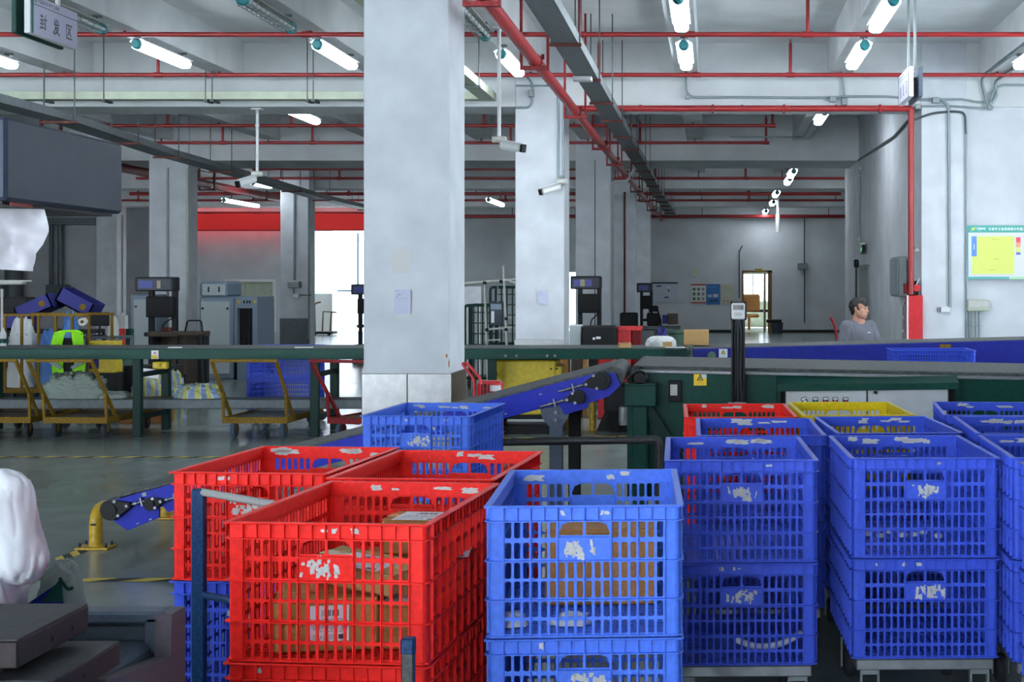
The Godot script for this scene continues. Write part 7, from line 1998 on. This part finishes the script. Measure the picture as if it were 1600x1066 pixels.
func build_foreground() -> void:
	# platform scale of dark steel plates
	var t := thing("bench_scale", "dark steel plate scale in the lower left corner", "scale", Vector3(-1.7, 0.0, -2.65))
	obj("top_plate", MB.new().span(Vector3(-0.25, 0.925, -0.13), Vector3(0.48, 0.974, 0.155), 0.003), M.iron_edge, t)
	obj("top_sheet", MB.new().span(Vector3(-0.249, 0.9735, -0.129), Vector3(0.479, 0.977, 0.154), 0.001), M.iron, t)
	obj("base_plate", MB.new().span(Vector3(-0.3, 0.862, -0.11), Vector3(0.55, 0.907, 0.17), 0.003), M.iron_edge, t)
	obj("base_sheet", MB.new().span(Vector3(-0.299, 0.9065, -0.109), Vector3(0.549, 0.909, 0.169), 0.001), M.iron, t)
	for p in [[0.36, -0.02], [-0.2, -0.02], [0.36, 0.11], [-0.2, 0.11]]:
		var f := obj("levelling_foot", MB.new().cyl(Vector3(p[0] + 0.05, 0.908, p[1]), Vector3(p[0] + 0.05, 0.922, p[1]), 0.019, -1, 20).cyl(Vector3(p[0] + 0.05, 0.9, p[1]), Vector3(p[0] + 0.05, 0.926, p[1]), 0.008), M.rubber, t)
		for i in 20:
			var a := TAU * i / 20.0
			obj("knurl", MB.new().box(Vector3(p[0] + 0.05 + cos(a) * 0.0195, 0.915, p[1] + sin(a) * 0.0195), Vector3(0.003, 0.013, 0.003), Basis(Vector3.UP, -a)), M.plastic_grey, f)
	for p in [[0.48, 0.945, 0.02], [0.48, 0.945, -0.06], [0.551, 0.885, 0.05]]: obj("screw", MB.new().cyl(Vector3(p[0], p[1], p[2]), Vector3(p[0] + 0.002, p[1], p[2]), 0.004, -1, 8), M.black, t)
	# grey moulded stand the scale lies on
	t = thing("moulded_stand", "grey moulded machine stand behind and under the dark steel plates", "stand", Vector3(-1.35, 0, -2.9))
	var o := Vector3(-1.35, 0, -2.9)
	var k := 3.02
	obj("back_wall", MB.new().span(P(100, 975, k) - o + Vector3(-0.5, 0, -0.05), P(262, 955, k) - o + Vector3(0, 0, -0.05) + Vector3(0, 0, 0.06), 0.006).span(P(227, 1022, k) - o + Vector3(0, 0, -0.05), P(250, 962, k) - o + Vector3(0, 0, 0.01), 0.006).span(Vector3(-0.7, P(0, 1030, k).y, -0.17), Vector3(P(228, 0, k).x + 1.35, P(0, 970, k).y, -0.15)), M.plastic_grey, t)
	var fl := PackedVector2Array([Vector2(0.0, 0.80), Vector2(0.16, 0.80), Vector2(0.16, 0.82), Vector2(0.0, 0.83)])
	obj("tray", MB.new().span(Vector3(-2.4, 0.0, -0.14), Vector3(0.16, 0.84, 0.9), 0.01), M.plastic_grey, t)
	var side := PackedVector2Array([Vector2(0.18, 0.903), Vector2(0.105, 0.903), Vector2(0.1, 0.815), Vector2(-0.22, 0.852), Vector2(-0.5, 0.852), Vector2(-0.5, 0.0), Vector2(0.18, 0.0)])
	obj("side_wall", MB.new().prism(side, Transform3D(Basis(Vector3(0, 0, -1), Vector3(0, 1, 0), Vector3(1, 0, 0)), Vector3(P(247, 0, k).x + 1.35, 0, 0)), 0.035), M.plastic_mauve, t)
	# grey hood overhead with a white sheet hanging from it
	var z := 5.0
	var a := P(10, 182, z)
	var b := P(10, 313, z)
	var x1 := a.x
	t = thing("grey_hood", "big grey blue metal hood overhead at the left edge", "hood", Vector3(x1 - 1.2, 0, -z))
	obj("body", MB.new().span(Vector3(0, b.y, -0.985), Vector3(1.2, a.y, 0), 0.012), M.hood, t)
	obj("underside", MB.new().span(Vector3(0.03, b.y - 0.012, -0.95), Vector3(1.17, b.y + 0.002, -0.03)), M.black_soft, t)
	for q in [-0.08, -0.9]: obj("post", MB.new().span(Vector3(0.05, 0, q - 0.04), Vector3(0.13, b.y + 0.01, q + 0.04)), M.hood, t)
	var s0 := P(-70, 318, 5.35)
	var g := fold_sheet(P(-90, 324, 5.1), P(70, 327, 5.36), P(-90, 416, 5.1), P(52, 424, 5.36), 0.025, 3, 18, 14, Vector3(0.2, 0, 1).normalized())
	for i in g.size():
		for j in g[i].size():
			if j > 14: g[i][j] += Vector3(0.012 * (j - 14) * sin(PI * minf(1.0, i / 10.0)) * 0.6, 0, 0)
	t = thing("white_sheet", "white plastic sheet hanging under the grey hood", "sheet", Vector3.ZERO)
	obj("sheet", MB.new().grid(g), M.cloth, t)
	obj("tape_strip", MB.new().bar(P(16, 318.5, 5.02), P(70, 324.5, 5.4), 0.003, 0.012), M.red_dark, t)
	# blue hand cart posts among the crates
	t = thing("hand_cart", "dark blue hand cart with a chipped grey push bar, left of the front red crate", "cart")
	z = 4.62
	var p0 := P(311, 764, z)
	obj("post", MB.new().span(Vector3(p0.x - 0.021, 0.11, -z - 0.015), Vector3(p0.x + 0.021, p0.y, -z + 0.015), 0.003), M.post_blue, t)
	var bar0 := P(316, 769, z)
	obj("push_bar", MB.new().cyl(bar0, P(430, 789, z - 0.26), 0.0125, -1, 14), M.chipped, t)
	obj("lower_bar", MB.new().cyl(P(316, 929, z), P(390, 945, z - 0.2), 0.012, -1, 12), M.post_blue, t)
	obj("foot_frame", MB.new().bar(Vector3(p0.x, 0.13, -z), Vector3(p0.x + 0.2, 0.13, -z + 0.72), 0.03, 0.04), M.post_blue, t)
	for q in [0.02, 0.65]: obj("wheel", MB.new().cyl(Vector3(p0.x + 0.2 * q - 0.015, 0.055, -z + q), Vector3(p0.x + 0.2 * q + 0.015, 0.055, -z + q), 0.055).span(Vector3(p0.x + 0.2 * q - 0.01, 0.055, -z + q - 0.02), Vector3(p0.x + 0.2 * q + 0.01, 0.12, -z + q + 0.02)), M.rubber, t)
	t = thing("cart_post", "worn blue topped cart post in front of the red crate's right corner", "post")
	z = 3.45
	var p1 := P(638, 996, z)
	obj("post", MB.new().span(Vector3(p1.x - 0.015, 0.1, -z - 0.015), Vector3(p1.x + 0.015, p1.y - 0.03, -z + 0.015), 0.003), M.bar_worn, t)
	obj("sleeve", MB.new().span(Vector3(p1.x - 0.0165, p1.y - 0.04, -z - 0.0165), Vector3(p1.x + 0.0165, p1.y, -z + 0.0165), 0.004), M.post_blue, t)
	obj("foot", MB.new().span(Vector3(p1.x - 0.05, 0.05, -z - 0.05), Vector3(p1.x + 0.05, 0.1, -z + 0.05), 0.004), M.post_blue, t)
	obj("wheel", MB.new().cyl(Vector3(p1.x - 0.015, 0.05, -z), Vector3(p1.x + 0.015, 0.05, -z), 0.05), M.rubber, t)
	# parcel bag beside the seated worker
	t = thing("parcel_bag", "grey plastic parcel bag with blue and green print beside the white coverall", "bag", P(96, 0, 5.45) * Vector3(1, 0, 1))
	obj("bag", MB.new().heap(Vector3(0, 0.2, 0), Vector3(0.17, 0.33, 0.22), 9, 0.05, 22), M.tarp, t)
	obj("blue_print", MB.new().prism(PackedVector2Array([Vector2(-0.08, 0.4), Vector2(0.055, 0.4), Vector2(0.05, 0.465), Vector2(0.03, 0.475)]), Transform3D(Basis.IDENTITY, Vector3(0, 0, 0.1)), 0.006), M.blue_dark, t)
	obj("green_print", MB.new().prism(PackedVector2Array([Vector2(-0.025, 0.41), Vector2(0.055, 0.41), Vector2(0.05, 0.5), Vector2(0.012, 0.455)]), Transform3D(Basis.IDENTITY, Vector3(0, 0, 0.104)), 0.006), M.green, t)
	obj("green_tie", MB.new().tube(bent([Vector3(0.04, 0.495, 0.1), Vector3(0.06, 0.475, 0.11), Vector3(0.075, 0.455, 0.11), Vector3(0.09, 0.46, 0.1)], 0.02), 0.007, 6), M.green, t)
	obj("stand_box", MB.new().span(Vector3(-0.14, 0, -0.14), Vector3(0.12, 0.22, 0.1)), M.card, t)


# ---- people

func field(bones: Array, p: Vector3, k: float) -> float:
	# smooth union of tapered capsules: [a, b, radius a, radius b]
	var e := 0.0
	for q in bones:
		var a: Vector3 = q[0]
		var ab: Vector3 = q[1] - a
		var t := clampf((p - a).dot(ab) / maxf(ab.length_squared(), 1e-9), 0.0, 1.0)
		var d: float = (p - a - ab * t).length() - lerpf(q[2], q[3], t)
		if d < 0.12: e += exp(-k * d)
	return -log(e) / k if e > 1e-9 else 0.12


func skin(bones: Array, cs: float, m: MB, wrinkle := 0.0, seed_ := 1, k := 70.0) -> MB:
	# surface nets over the smooth union
	var fn := FastNoiseLite.new()
	fn.seed = seed_
	fn.frequency = 5.5
	fn.fractal_octaves = 2
	fn.fractal_type = FastNoiseLite.FRACTAL_RIDGED
	var at := {}
	for q in bones:
		var n := int(ceil((q[1] - q[0]).length() / cs)) + 1
		for i in n + 1:
			var t := float(i) / n
			var c: Vector3 = q[0].lerp(q[1], t)
			var r: float = lerpf(q[2], q[3], t) + cs * 2.5 + wrinkle
			var lo := Vector3i((c - Vector3.ONE * r) / cs) - Vector3i.ONE
			var hi := Vector3i((c + Vector3.ONE * r) / cs) + Vector3i.ONE
			var inner := maxf(r - cs * 6.0 - wrinkle * 2.0, 0.0)
			for x in range(lo.x, hi.x + 1):
				for y in range(lo.y, hi.y + 1):
					for z in range(lo.z, hi.z + 1):
						var key := Vector3i(x, y, z)
						if at.has(key): continue
						var d := (Vector3(key) * cs - c).length()
						if d < r and d > inner: at[key] = 9.0
	for key in at:
		var p := Vector3(key) * cs
		var v := field(bones, p, k)
		if wrinkle > 0.0: v += wrinkle * fn.get_noise_3dv(p * Vector3(1.5, 0.5, 1.5))
		at[key] = v
	var cells := {}
	for key in at:
		var s := Vector3.ZERO
		var n := 0
		var ok := true
		var val := []
		for c in 8:
			var q: Vector3i = key + Vector3i(c & 1, (c >> 1) & 1, (c >> 2) & 1)
			if not at.has(q):
				ok = false
				break
			val.append(at[q])
		if not ok: continue
		for e in [[0, 1], [2, 3], [4, 5], [6, 7], [0, 2], [1, 3], [4, 6], [5, 7], [0, 4], [1, 5], [2, 6], [3, 7]]:
			var va: float = val[e[0]]
			var vb: float = val[e[1]]
			if (va < 0.0) != (vb < 0.0):
				var t := va / (va - vb)
				var pa := Vector3(e[0] & 1, (e[0] >> 1) & 1, (e[0] >> 2) & 1)
				var pb := Vector3(e[1] & 1, (e[1] >> 1) & 1, (e[1] >> 2) & 1)
				s += pa.lerp(pb, t)
				n += 1
		if n > 0: cells[key] = (Vector3(key) + s / n) * cs
	var nrm := {}
	var h := cs * 0.6
	for key in cells:
		var p: Vector3 = cells[key]
		var g := Vector3(field(bones, p + Vector3(h, 0, 0), k) - field(bones, p - Vector3(h, 0, 0), k), field(bones, p + Vector3(0, h, 0), k) - field(bones, p - Vector3(0, h, 0), k), field(bones, p + Vector3(0, 0, h), k) - field(bones, p - Vector3(0, 0, h), k))
		if wrinkle > 0.0:
			var sc := Vector3(1.5, 0.5, 1.5)
			g += wrinkle * Vector3(fn.get_noise_3dv((p + Vector3(h, 0, 0)) * sc) - fn.get_noise_3dv((p - Vector3(h, 0, 0)) * sc), fn.get_noise_3dv((p + Vector3(0, h, 0)) * sc) - fn.get_noise_3dv((p - Vector3(0, h, 0)) * sc), fn.get_noise_3dv((p + Vector3(0, 0, h)) * sc) - fn.get_noise_3dv((p - Vector3(0, 0, h)) * sc))
		nrm[key] = g.normalized()
	for key in at:
		for ax in 3:
			var step := Vector3i.ZERO
			step[ax] = 1
			var q: Vector3i = key + step
			if not at.has(q): continue
			var va: float = at[key]
			var vb: float = at[q]
			if (va < 0.0) == (vb < 0.0): continue
			var u := Vector3i.ZERO
			u[(ax + 1) % 3] = 1
			var w := Vector3i.ZERO
			w[(ax + 2) % 3] = 1
			var c := [key - u - w, key - w, key, key - u]
			if not (cells.has(c[0]) and cells.has(c[1]) and cells.has(c[2]) and cells.has(c[3])): continue
			if va > 0.0: c.reverse()
			m.trin(cells[c[0]], cells[c[1]], cells[c[2]], nrm[c[0]], nrm[c[1]], nrm[c[2]])
			m.trin(cells[c[0]], cells[c[2]], cells[c[3]], nrm[c[0]], nrm[c[2]], nrm[c[3]])
	return m


func hand(m: MB, wrist: Vector3, dir: Vector3, palm: Vector3, side: float) -> void:
	# palm, four curled fingers and a thumb; dir along the hand, palm the way the palm faces
	var d := dir.normalized()
	var n := (palm - d * palm.dot(d)).normalized()
	var s := d.cross(n) * side
	var b := [[wrist, wrist + d * 0.045, 0.026, 0.028], [wrist + d * 0.03 + s * 0.02, wrist + d * 0.085 + s * 0.026, 0.016, 0.013], [wrist + d * 0.03, wrist + d * 0.09, 0.017, 0.014], [wrist + d * 0.03 - s * 0.02, wrist + d * 0.08 - s * 0.027, 0.016, 0.013]]
	var ln := [0.068, 0.078, 0.072, 0.056]
	for i in 4:
		var p: Vector3 = wrist + d * (0.09 - 0.006 * absf(i - 1.2)) + s * (0.03 - 0.0195 * i)
		var f := d
		for j in 3:
			f = (f + n * 0.42).normalized()
			var q: Vector3 = p + f * ln[i] * [0.45, 0.32, 0.25][j]
			b.append([p, q, 0.0092 - 0.0008 * j, 0.0086 - 0.0008 * j])
			p = q
	var tp := wrist + d * 0.03 + s * 0.03
	var tq := tp + (d * 0.7 + s * 0.7 + n * 0.35).normalized() * 0.04
	b.append([tp, tq, 0.012, 0.011])
	b.append([tq, tq + (d + s * 0.15 + n * 0.45).normalized() * 0.034, 0.0105, 0.009])
	skin(b, 0.0042, m, 0.0, 1, 260.0)


func face_parts(t: Node3D, b: Basis, c: Vector3, w_skin: Material) -> void:
	# b: z forwards, y up, x to the person's left; c the middle of the head
	var bones := [
		[c + b * Vector3(0, 0.035, -0.02), c + b * Vector3(0, 0.045, 0.015), 0.083, 0.08],
		[c + b * Vector3(0, -0.03, 0.03), c + b * Vector3(0, -0.075, 0.045), 0.062, 0.046],
		[c + b * Vector3(-0.03, -0.05, 0.02), c + b * Vector3(0.03, -0.05, 0.02), 0.05, 0.05],
		[c + b * Vector3(0, -0.098, 0.066), c + b * Vector3(0, -0.1, 0.06), 0.018, 0.02],
		[c + b * Vector3(-0.03, 0.018, 0.078), c + b * Vector3(0.03, 0.018, 0.078), 0.014, 0.014],
		[c + b * Vector3(0, 0.01, 0.086), c + b * Vector3(0, -0.03, 0.108), 0.009, 0.012],
		[c + b * Vector3(-0.012, -0.034, 0.093), c + b * Vector3(0.012, -0.034, 0.093), 0.0095, 0.0095],
		[c + b * Vector3(-0.015, -0.06, 0.088), c + b * Vector3(0.015, -0.06, 0.088), 0.0085, 0.0085],
		[c + b * Vector3(-0.013, -0.072, 0.086), c + b * Vector3(0.013, -0.072, 0.086), 0.009, 0.009],
		[c + b * Vector3(-0.045, -0.02, 0.05), c + b * Vector3(0.045, -0.02, 0.05), 0.026, 0.026],
		[c + b * Vector3(0, -0.07, -0.02), c + b * Vector3(0, -0.17, -0.035), 0.056, 0.06],
	]
	for s in [-1, 1]:
		bones.append([c + b * Vector3(s * 0.083, 0.012, -0.012), c + b * Vector3(s * 0.08, -0.03, -0.002), 0.014, 0.009])
	obj("head", skin(bones, 0.0062, MB.new(), 0.0, 1, 130.0), w_skin, t)
	for s in [-1, 1]:
		obj("eye", MB.new().box(c + b * Vector3(s * 0.031, 0.004, 0.0855), Vector3(0.024, 0.007, 0.012), b, 0.004), M.hair, t)
		obj("eyebrow", MB.new().box(c + b * Vector3(s * 0.031, 0.026, 0.0905), Vector3(0.034, 0.007, 0.008), b * Basis(Vector3(0, 0, 1), -s * 0.12), 0.003), M.hair, t)
	obj("lips", MB.new().box(c + b * Vector3(0, -0.066, 0.094), Vector3(0.036, 0.009, 0.008), b, 0.004), M.card_dark, t)


func build_people() -> void:
	# the man in a grey T-shirt behind the blue conveyor, looking to the right; he sits on a high stool
	var z := 17.0
	var o := P(1341, 0, z) * Vector3(1, 0, 1)
	var t := thing("person", "man in a grey T-shirt with short black hair behind the blue conveyor, looking right", "person", o)
	var hip := Vector3(0, 0.72, 0)
	var neck := Vector3(0.01, 1.155, 0.0)
	var yaw := Basis(Vector3.UP, deg_to_rad(24))
	# body: one surface from neck to feet; the clothes are shells over it
	var sl := yaw * Vector3(0.185, 0, 0) + Vector3(0, 1.09, 0)
	var sr := yaw * Vector3(-0.185, 0, 0) + Vector3(0, 1.09, 0)
	var el := sl + yaw * Vector3(0.07, -0.27, 0.06)
	var er := sr + yaw * Vector3(-0.06, -0.28, 0.02)
	var hl := el + yaw * Vector3(-0.02, -0.06, 0.23)
	var hr := er + yaw * Vector3(0.06, -0.08, 0.22)
	var kl := hip + yaw * Vector3(0.12, -0.02, 0.42)
	var kr := hip + yaw * Vector3(-0.12, -0.02, 0.42)
	var fl := kl + yaw * Vector3(0.0, -0.42, 0.04)
	var fr := kr + yaw * Vector3(0.0, -0.42, 0.04)
	var body := [
		[hip + yaw * Vector3(-0.07, 0.03, 0), hip + yaw * Vector3(0.07, 0.03, 0), 0.115, 0.115],
		[hip + yaw * Vector3(0, 0.1, 0), Vector3(0, 0.98, 0), 0.12, 0.13],
		[Vector3(0, 0.9, 0) + yaw * Vector3(-0.06, 0, 0.0), Vector3(0, 1.02, 0) + yaw * Vector3(-0.085, 0, 0), 0.105, 0.1],
		[Vector3(0, 0.9, 0) + yaw * Vector3(0.06, 0, 0.0), Vector3(0, 1.02, 0) + yaw * Vector3(0.085, 0, 0), 0.105, 0.1],
		[Vector3(0, 1.09, 0) + yaw * Vector3(-0.13, 0, 0), Vector3(0, 1.09, 0) + yaw * Vector3(0.13, 0, 0), 0.068, 0.068],
		[neck - Vector3(0, 0.05, 0), neck + Vector3(0.01, 0.06, 0.01), 0.066, 0.055],
		[sl, el, 0.05, 0.044], [el, hl, 0.042, 0.03], [sr, er, 0.05, 0.044], [er, hr, 0.042, 0.03],
		[hip + yaw * Vector3(0.09, 0, 0.02), kl, 0.095, 0.066], [kl, fl, 0.062, 0.042], [hip + yaw * Vector3(-0.09, 0, 0.02), kr, 0.095, 0.066], [kr, fr, 0.062, 0.042],
		[fl, fl + yaw * Vector3(0.02, -0.03, 0.14), 0.045, 0.036], [fr, fr + yaw * Vector3(-0.02, -0.03, 0.14), 0.045, 0.036]]
	var bm := skin(body, 0.016, MB.new())
	hand(bm, hl, yaw * Vector3(-0.1, -0.3, 1), Vector3(0, -1, 0), 1.0)
	hand(bm, hr, yaw * Vector3(0.1, -0.3, 1), Vector3(0, -1, 0), -1.0)
	obj("body", bm, M.skin, t)
	var sh := []
	for i in 5: sh.append([body[i][0], body[i][1], body[i][2] + 0.016, body[i][3] + 0.016])
	sh.append([sl + yaw * Vector3(-0.03, 0.005, 0), sl.lerp(el, 0.85), 0.08, 0.07])
	sh.append([sr + yaw * Vector3(0.03, 0.005, 0), sr.lerp(er, 0.85), 0.08, 0.07])
	obj("shirt", skin(sh, 0.013, MB.new(), 0.006, 4), M.shirt, t)
	obj("shirt_logo", MB.new().box(Vector3(0, 1.03, 0) + yaw * Vector3(0.07, 0, 0.125), Vector3(0.055, 0.014, 0.006), yaw, 0.003), M.white, t, "small white mark on the chest")
	var pa := []
	for i in [0, 10, 11, 12, 13]: pa.append([body[i][0], body[i][1], body[i][2] + 0.014, body[i][3] + 0.014])
	obj("trousers", skin(pa, 0.018, MB.new(), 0.008, 6), M.trousers, t)
	for f in [fl, fr]: obj("shoe", skin([[f + Vector3(0, -0.02, 0), f + yaw * Vector3(0, -0.045, 0.16), 0.052, 0.044], [f + Vector3(0, 0.02, 0), f + yaw * Vector3(0, -0.04, -0.04), 0.048, 0.044]], 0.014, MB.new()), M.black, t)
	var hb := Basis(Vector3.UP, deg_to_rad(62))
	var hc := Vector3(0.012, 1.31, 0.02)
	face_parts(t, hb, hc, M.skin)
	var hair := [
		[hc + hb * Vector3(0, 0.05, -0.035), hc + hb * Vector3(0, 0.062, 0.03), 0.09, 0.075],
		[hc + hb * Vector3(0, 0.02, -0.055), hc + hb * Vector3(0, -0.045, -0.06), 0.078, 0.05],
		[hc + hb * Vector3(-0.035, 0.088, 0.045), hc + hb * Vector3(0.035, 0.088, 0.045), 0.034, 0.034],
		[hc + hb * Vector3(-0.072, 0.045, -0.02), hc + hb * Vector3(-0.074, 0.0, 0.012), 0.024, 0.014],
		[hc + hb * Vector3(0.072, 0.045, -0.02), hc + hb * Vector3(0.074, 0.0, 0.012), 0.024, 0.014]]
	obj("hair", skin(hair, 0.008, MB.new(), 0.006, 9, 130.0), M.hair, t)
	t = thing("work_stool", "tall stool under the man in the grey T-shirt", "stool", o)
	obj("seat", MB.new().cyl(Vector3(0, 0.53, 0), Vector3(0, 0.572, 0), 0.18, -1, 20), M.black, t)
	for i in 4:
		var a := TAU * (i + 0.5) / 4.0
		obj("leg", MB.new().cyl(Vector3(cos(a) * 0.13, 0.535, sin(a) * 0.13), Vector3(cos(a) * 0.2, 0, sin(a) * 0.2), 0.014, -1, 8), M.galv, t)
	obj("foot_ring", MB.new().tube([Vector3(0.18, 0.2, 0), Vector3(0, 0.2, 0.18), Vector3(-0.18, 0.2, 0), Vector3(0, 0.2, -0.18), Vector3(0.179, 0.2, -0.002)], 0.01, 6), M.galv, t)
	# the worker in a white coverall at the left edge, seen from behind, sitting
	z = 4.9
	o = Vector3(P(-85, 0, z).x, 0, -z)
	t = thing("person", "seated person in a white protective coverall at the left edge, seen from behind", "person", o)
	var w := Basis(Vector3.UP, deg_to_rad(170))
	hip = Vector3(0, 0.5, 0)
	var S := func(x: float, y: float, zz: float) -> Vector3: return Vector3(x, y, -zz)
	sl = S.call(0.2, 0.87, 0.01)
	sr = S.call(-0.19, 0.9, 0.02)
	el = S.call(0.245, 0.655, 0.03)
	er = S.call(-0.26, 0.62, 0.08)
	hl = S.call(0.17, 0.575, 0.22)
	hr = S.call(-0.1, 0.56, 0.32)
	kl = S.call(-0.01, 0.5, 0.42)
	kr = S.call(-0.25, 0.5, 0.42)
	fl = S.call(-0.01, 0.09, 0.45)
	fr = S.call(-0.25, 0.09, 0.45)
	body = [
		[S.call(-0.08, 0.52, 0.0), S.call(0.07, 0.52, 0.0), 0.13, 0.13],
		[S.call(0, 0.58, 0), S.call(-0.01, 0.84, 0.0), 0.13, 0.13],
		[S.call(-0.07, 0.6, 0), S.call(-0.1, 0.83, 0), 0.11, 0.11],
		[S.call(0.05, 0.6, 0), S.call(0.06, 0.82, 0), 0.11, 0.105],
		[S.call(-0.16, 0.875, 0.01), S.call(0.16, 0.87, 0.01), 0.072, 0.066],
		[S.call(-0.02, 0.92, 0.02), S.call(-0.02, 1.02, 0.05), 0.065, 0.06],
		[sl, el, 0.062, 0.05], [el, hl, 0.046, 0.032], [sr, er, 0.062, 0.05], [er, hr, 0.046, 0.032],
		[S.call(0.06, 0.5, 0.02), kl, 0.1, 0.07], [kl, fl, 0.066, 0.045], [S.call(-0.09, 0.5, 0.02), kr, 0.1, 0.07], [kr, fr, 0.066, 0.045]]
	bm = skin(body, 0.02, MB.new())
	hand(bm, hl, Vector3(-0.3, -0.2, -1), Vector3(0, -1, 0), 1.0)
	hand(bm, hr, Vector3(0.3, -0.2, -1), Vector3(0, -1, 0), -1.0)
	obj("body", bm, M.skin, t)
	var suit := []
	for i in 14:
		var gain: float = [0.02, 0.022, 0.024, 0.022, 0.018, 0.015, 0.036, 0.042, 0.026, 0.042, 0.02, 0.024, 0.02, 0.024][i]
		suit.append([body[i][0], body[i][1], body[i][2] + gain, body[i][3] + gain * (0.6 if i in [7, 9] else 1.0)])
	var hd: Vector3 = S.call(-0.02, 1.13, 0.06)
	suit.append([hd + Vector3(0, -0.05, 0), hd + Vector3(0, 0.03, 0.01), 0.12, 0.115])
	obj("coverall", skin(suit, 0.009, MB.new(), 0.011, 12, 75.0), M.suit, t)
	face_parts(t, Basis(Vector3.UP, PI), hd + Vector3(0, 0, -0.02), M.skin)
	for f in [fl, fr]: obj("shoe", skin([[f + Vector3(0, -0.035, 0), f + Vector3(0, -0.045, -0.16), 0.05, 0.04]], 0.016, MB.new()), M.black, t)
	t = thing("work_stool", "low stool under the person in the white coverall", "stool", o)
	obj("seat", MB.new().span(Vector3(-0.18, 0.31, -0.18), Vector3(0.18, 0.348, 0.18), 0.02), M.wood, t)
	for s in [[-0.14, -0.14], [0.14, -0.14], [0.14, 0.14], [-0.14, 0.14]]: obj("leg", MB.new().span(Vector3(s[0] - 0.02, 0, s[1] - 0.02), Vector3(s[0] + 0.02, 0.315, s[1] + 0.02)), M.wood, t)
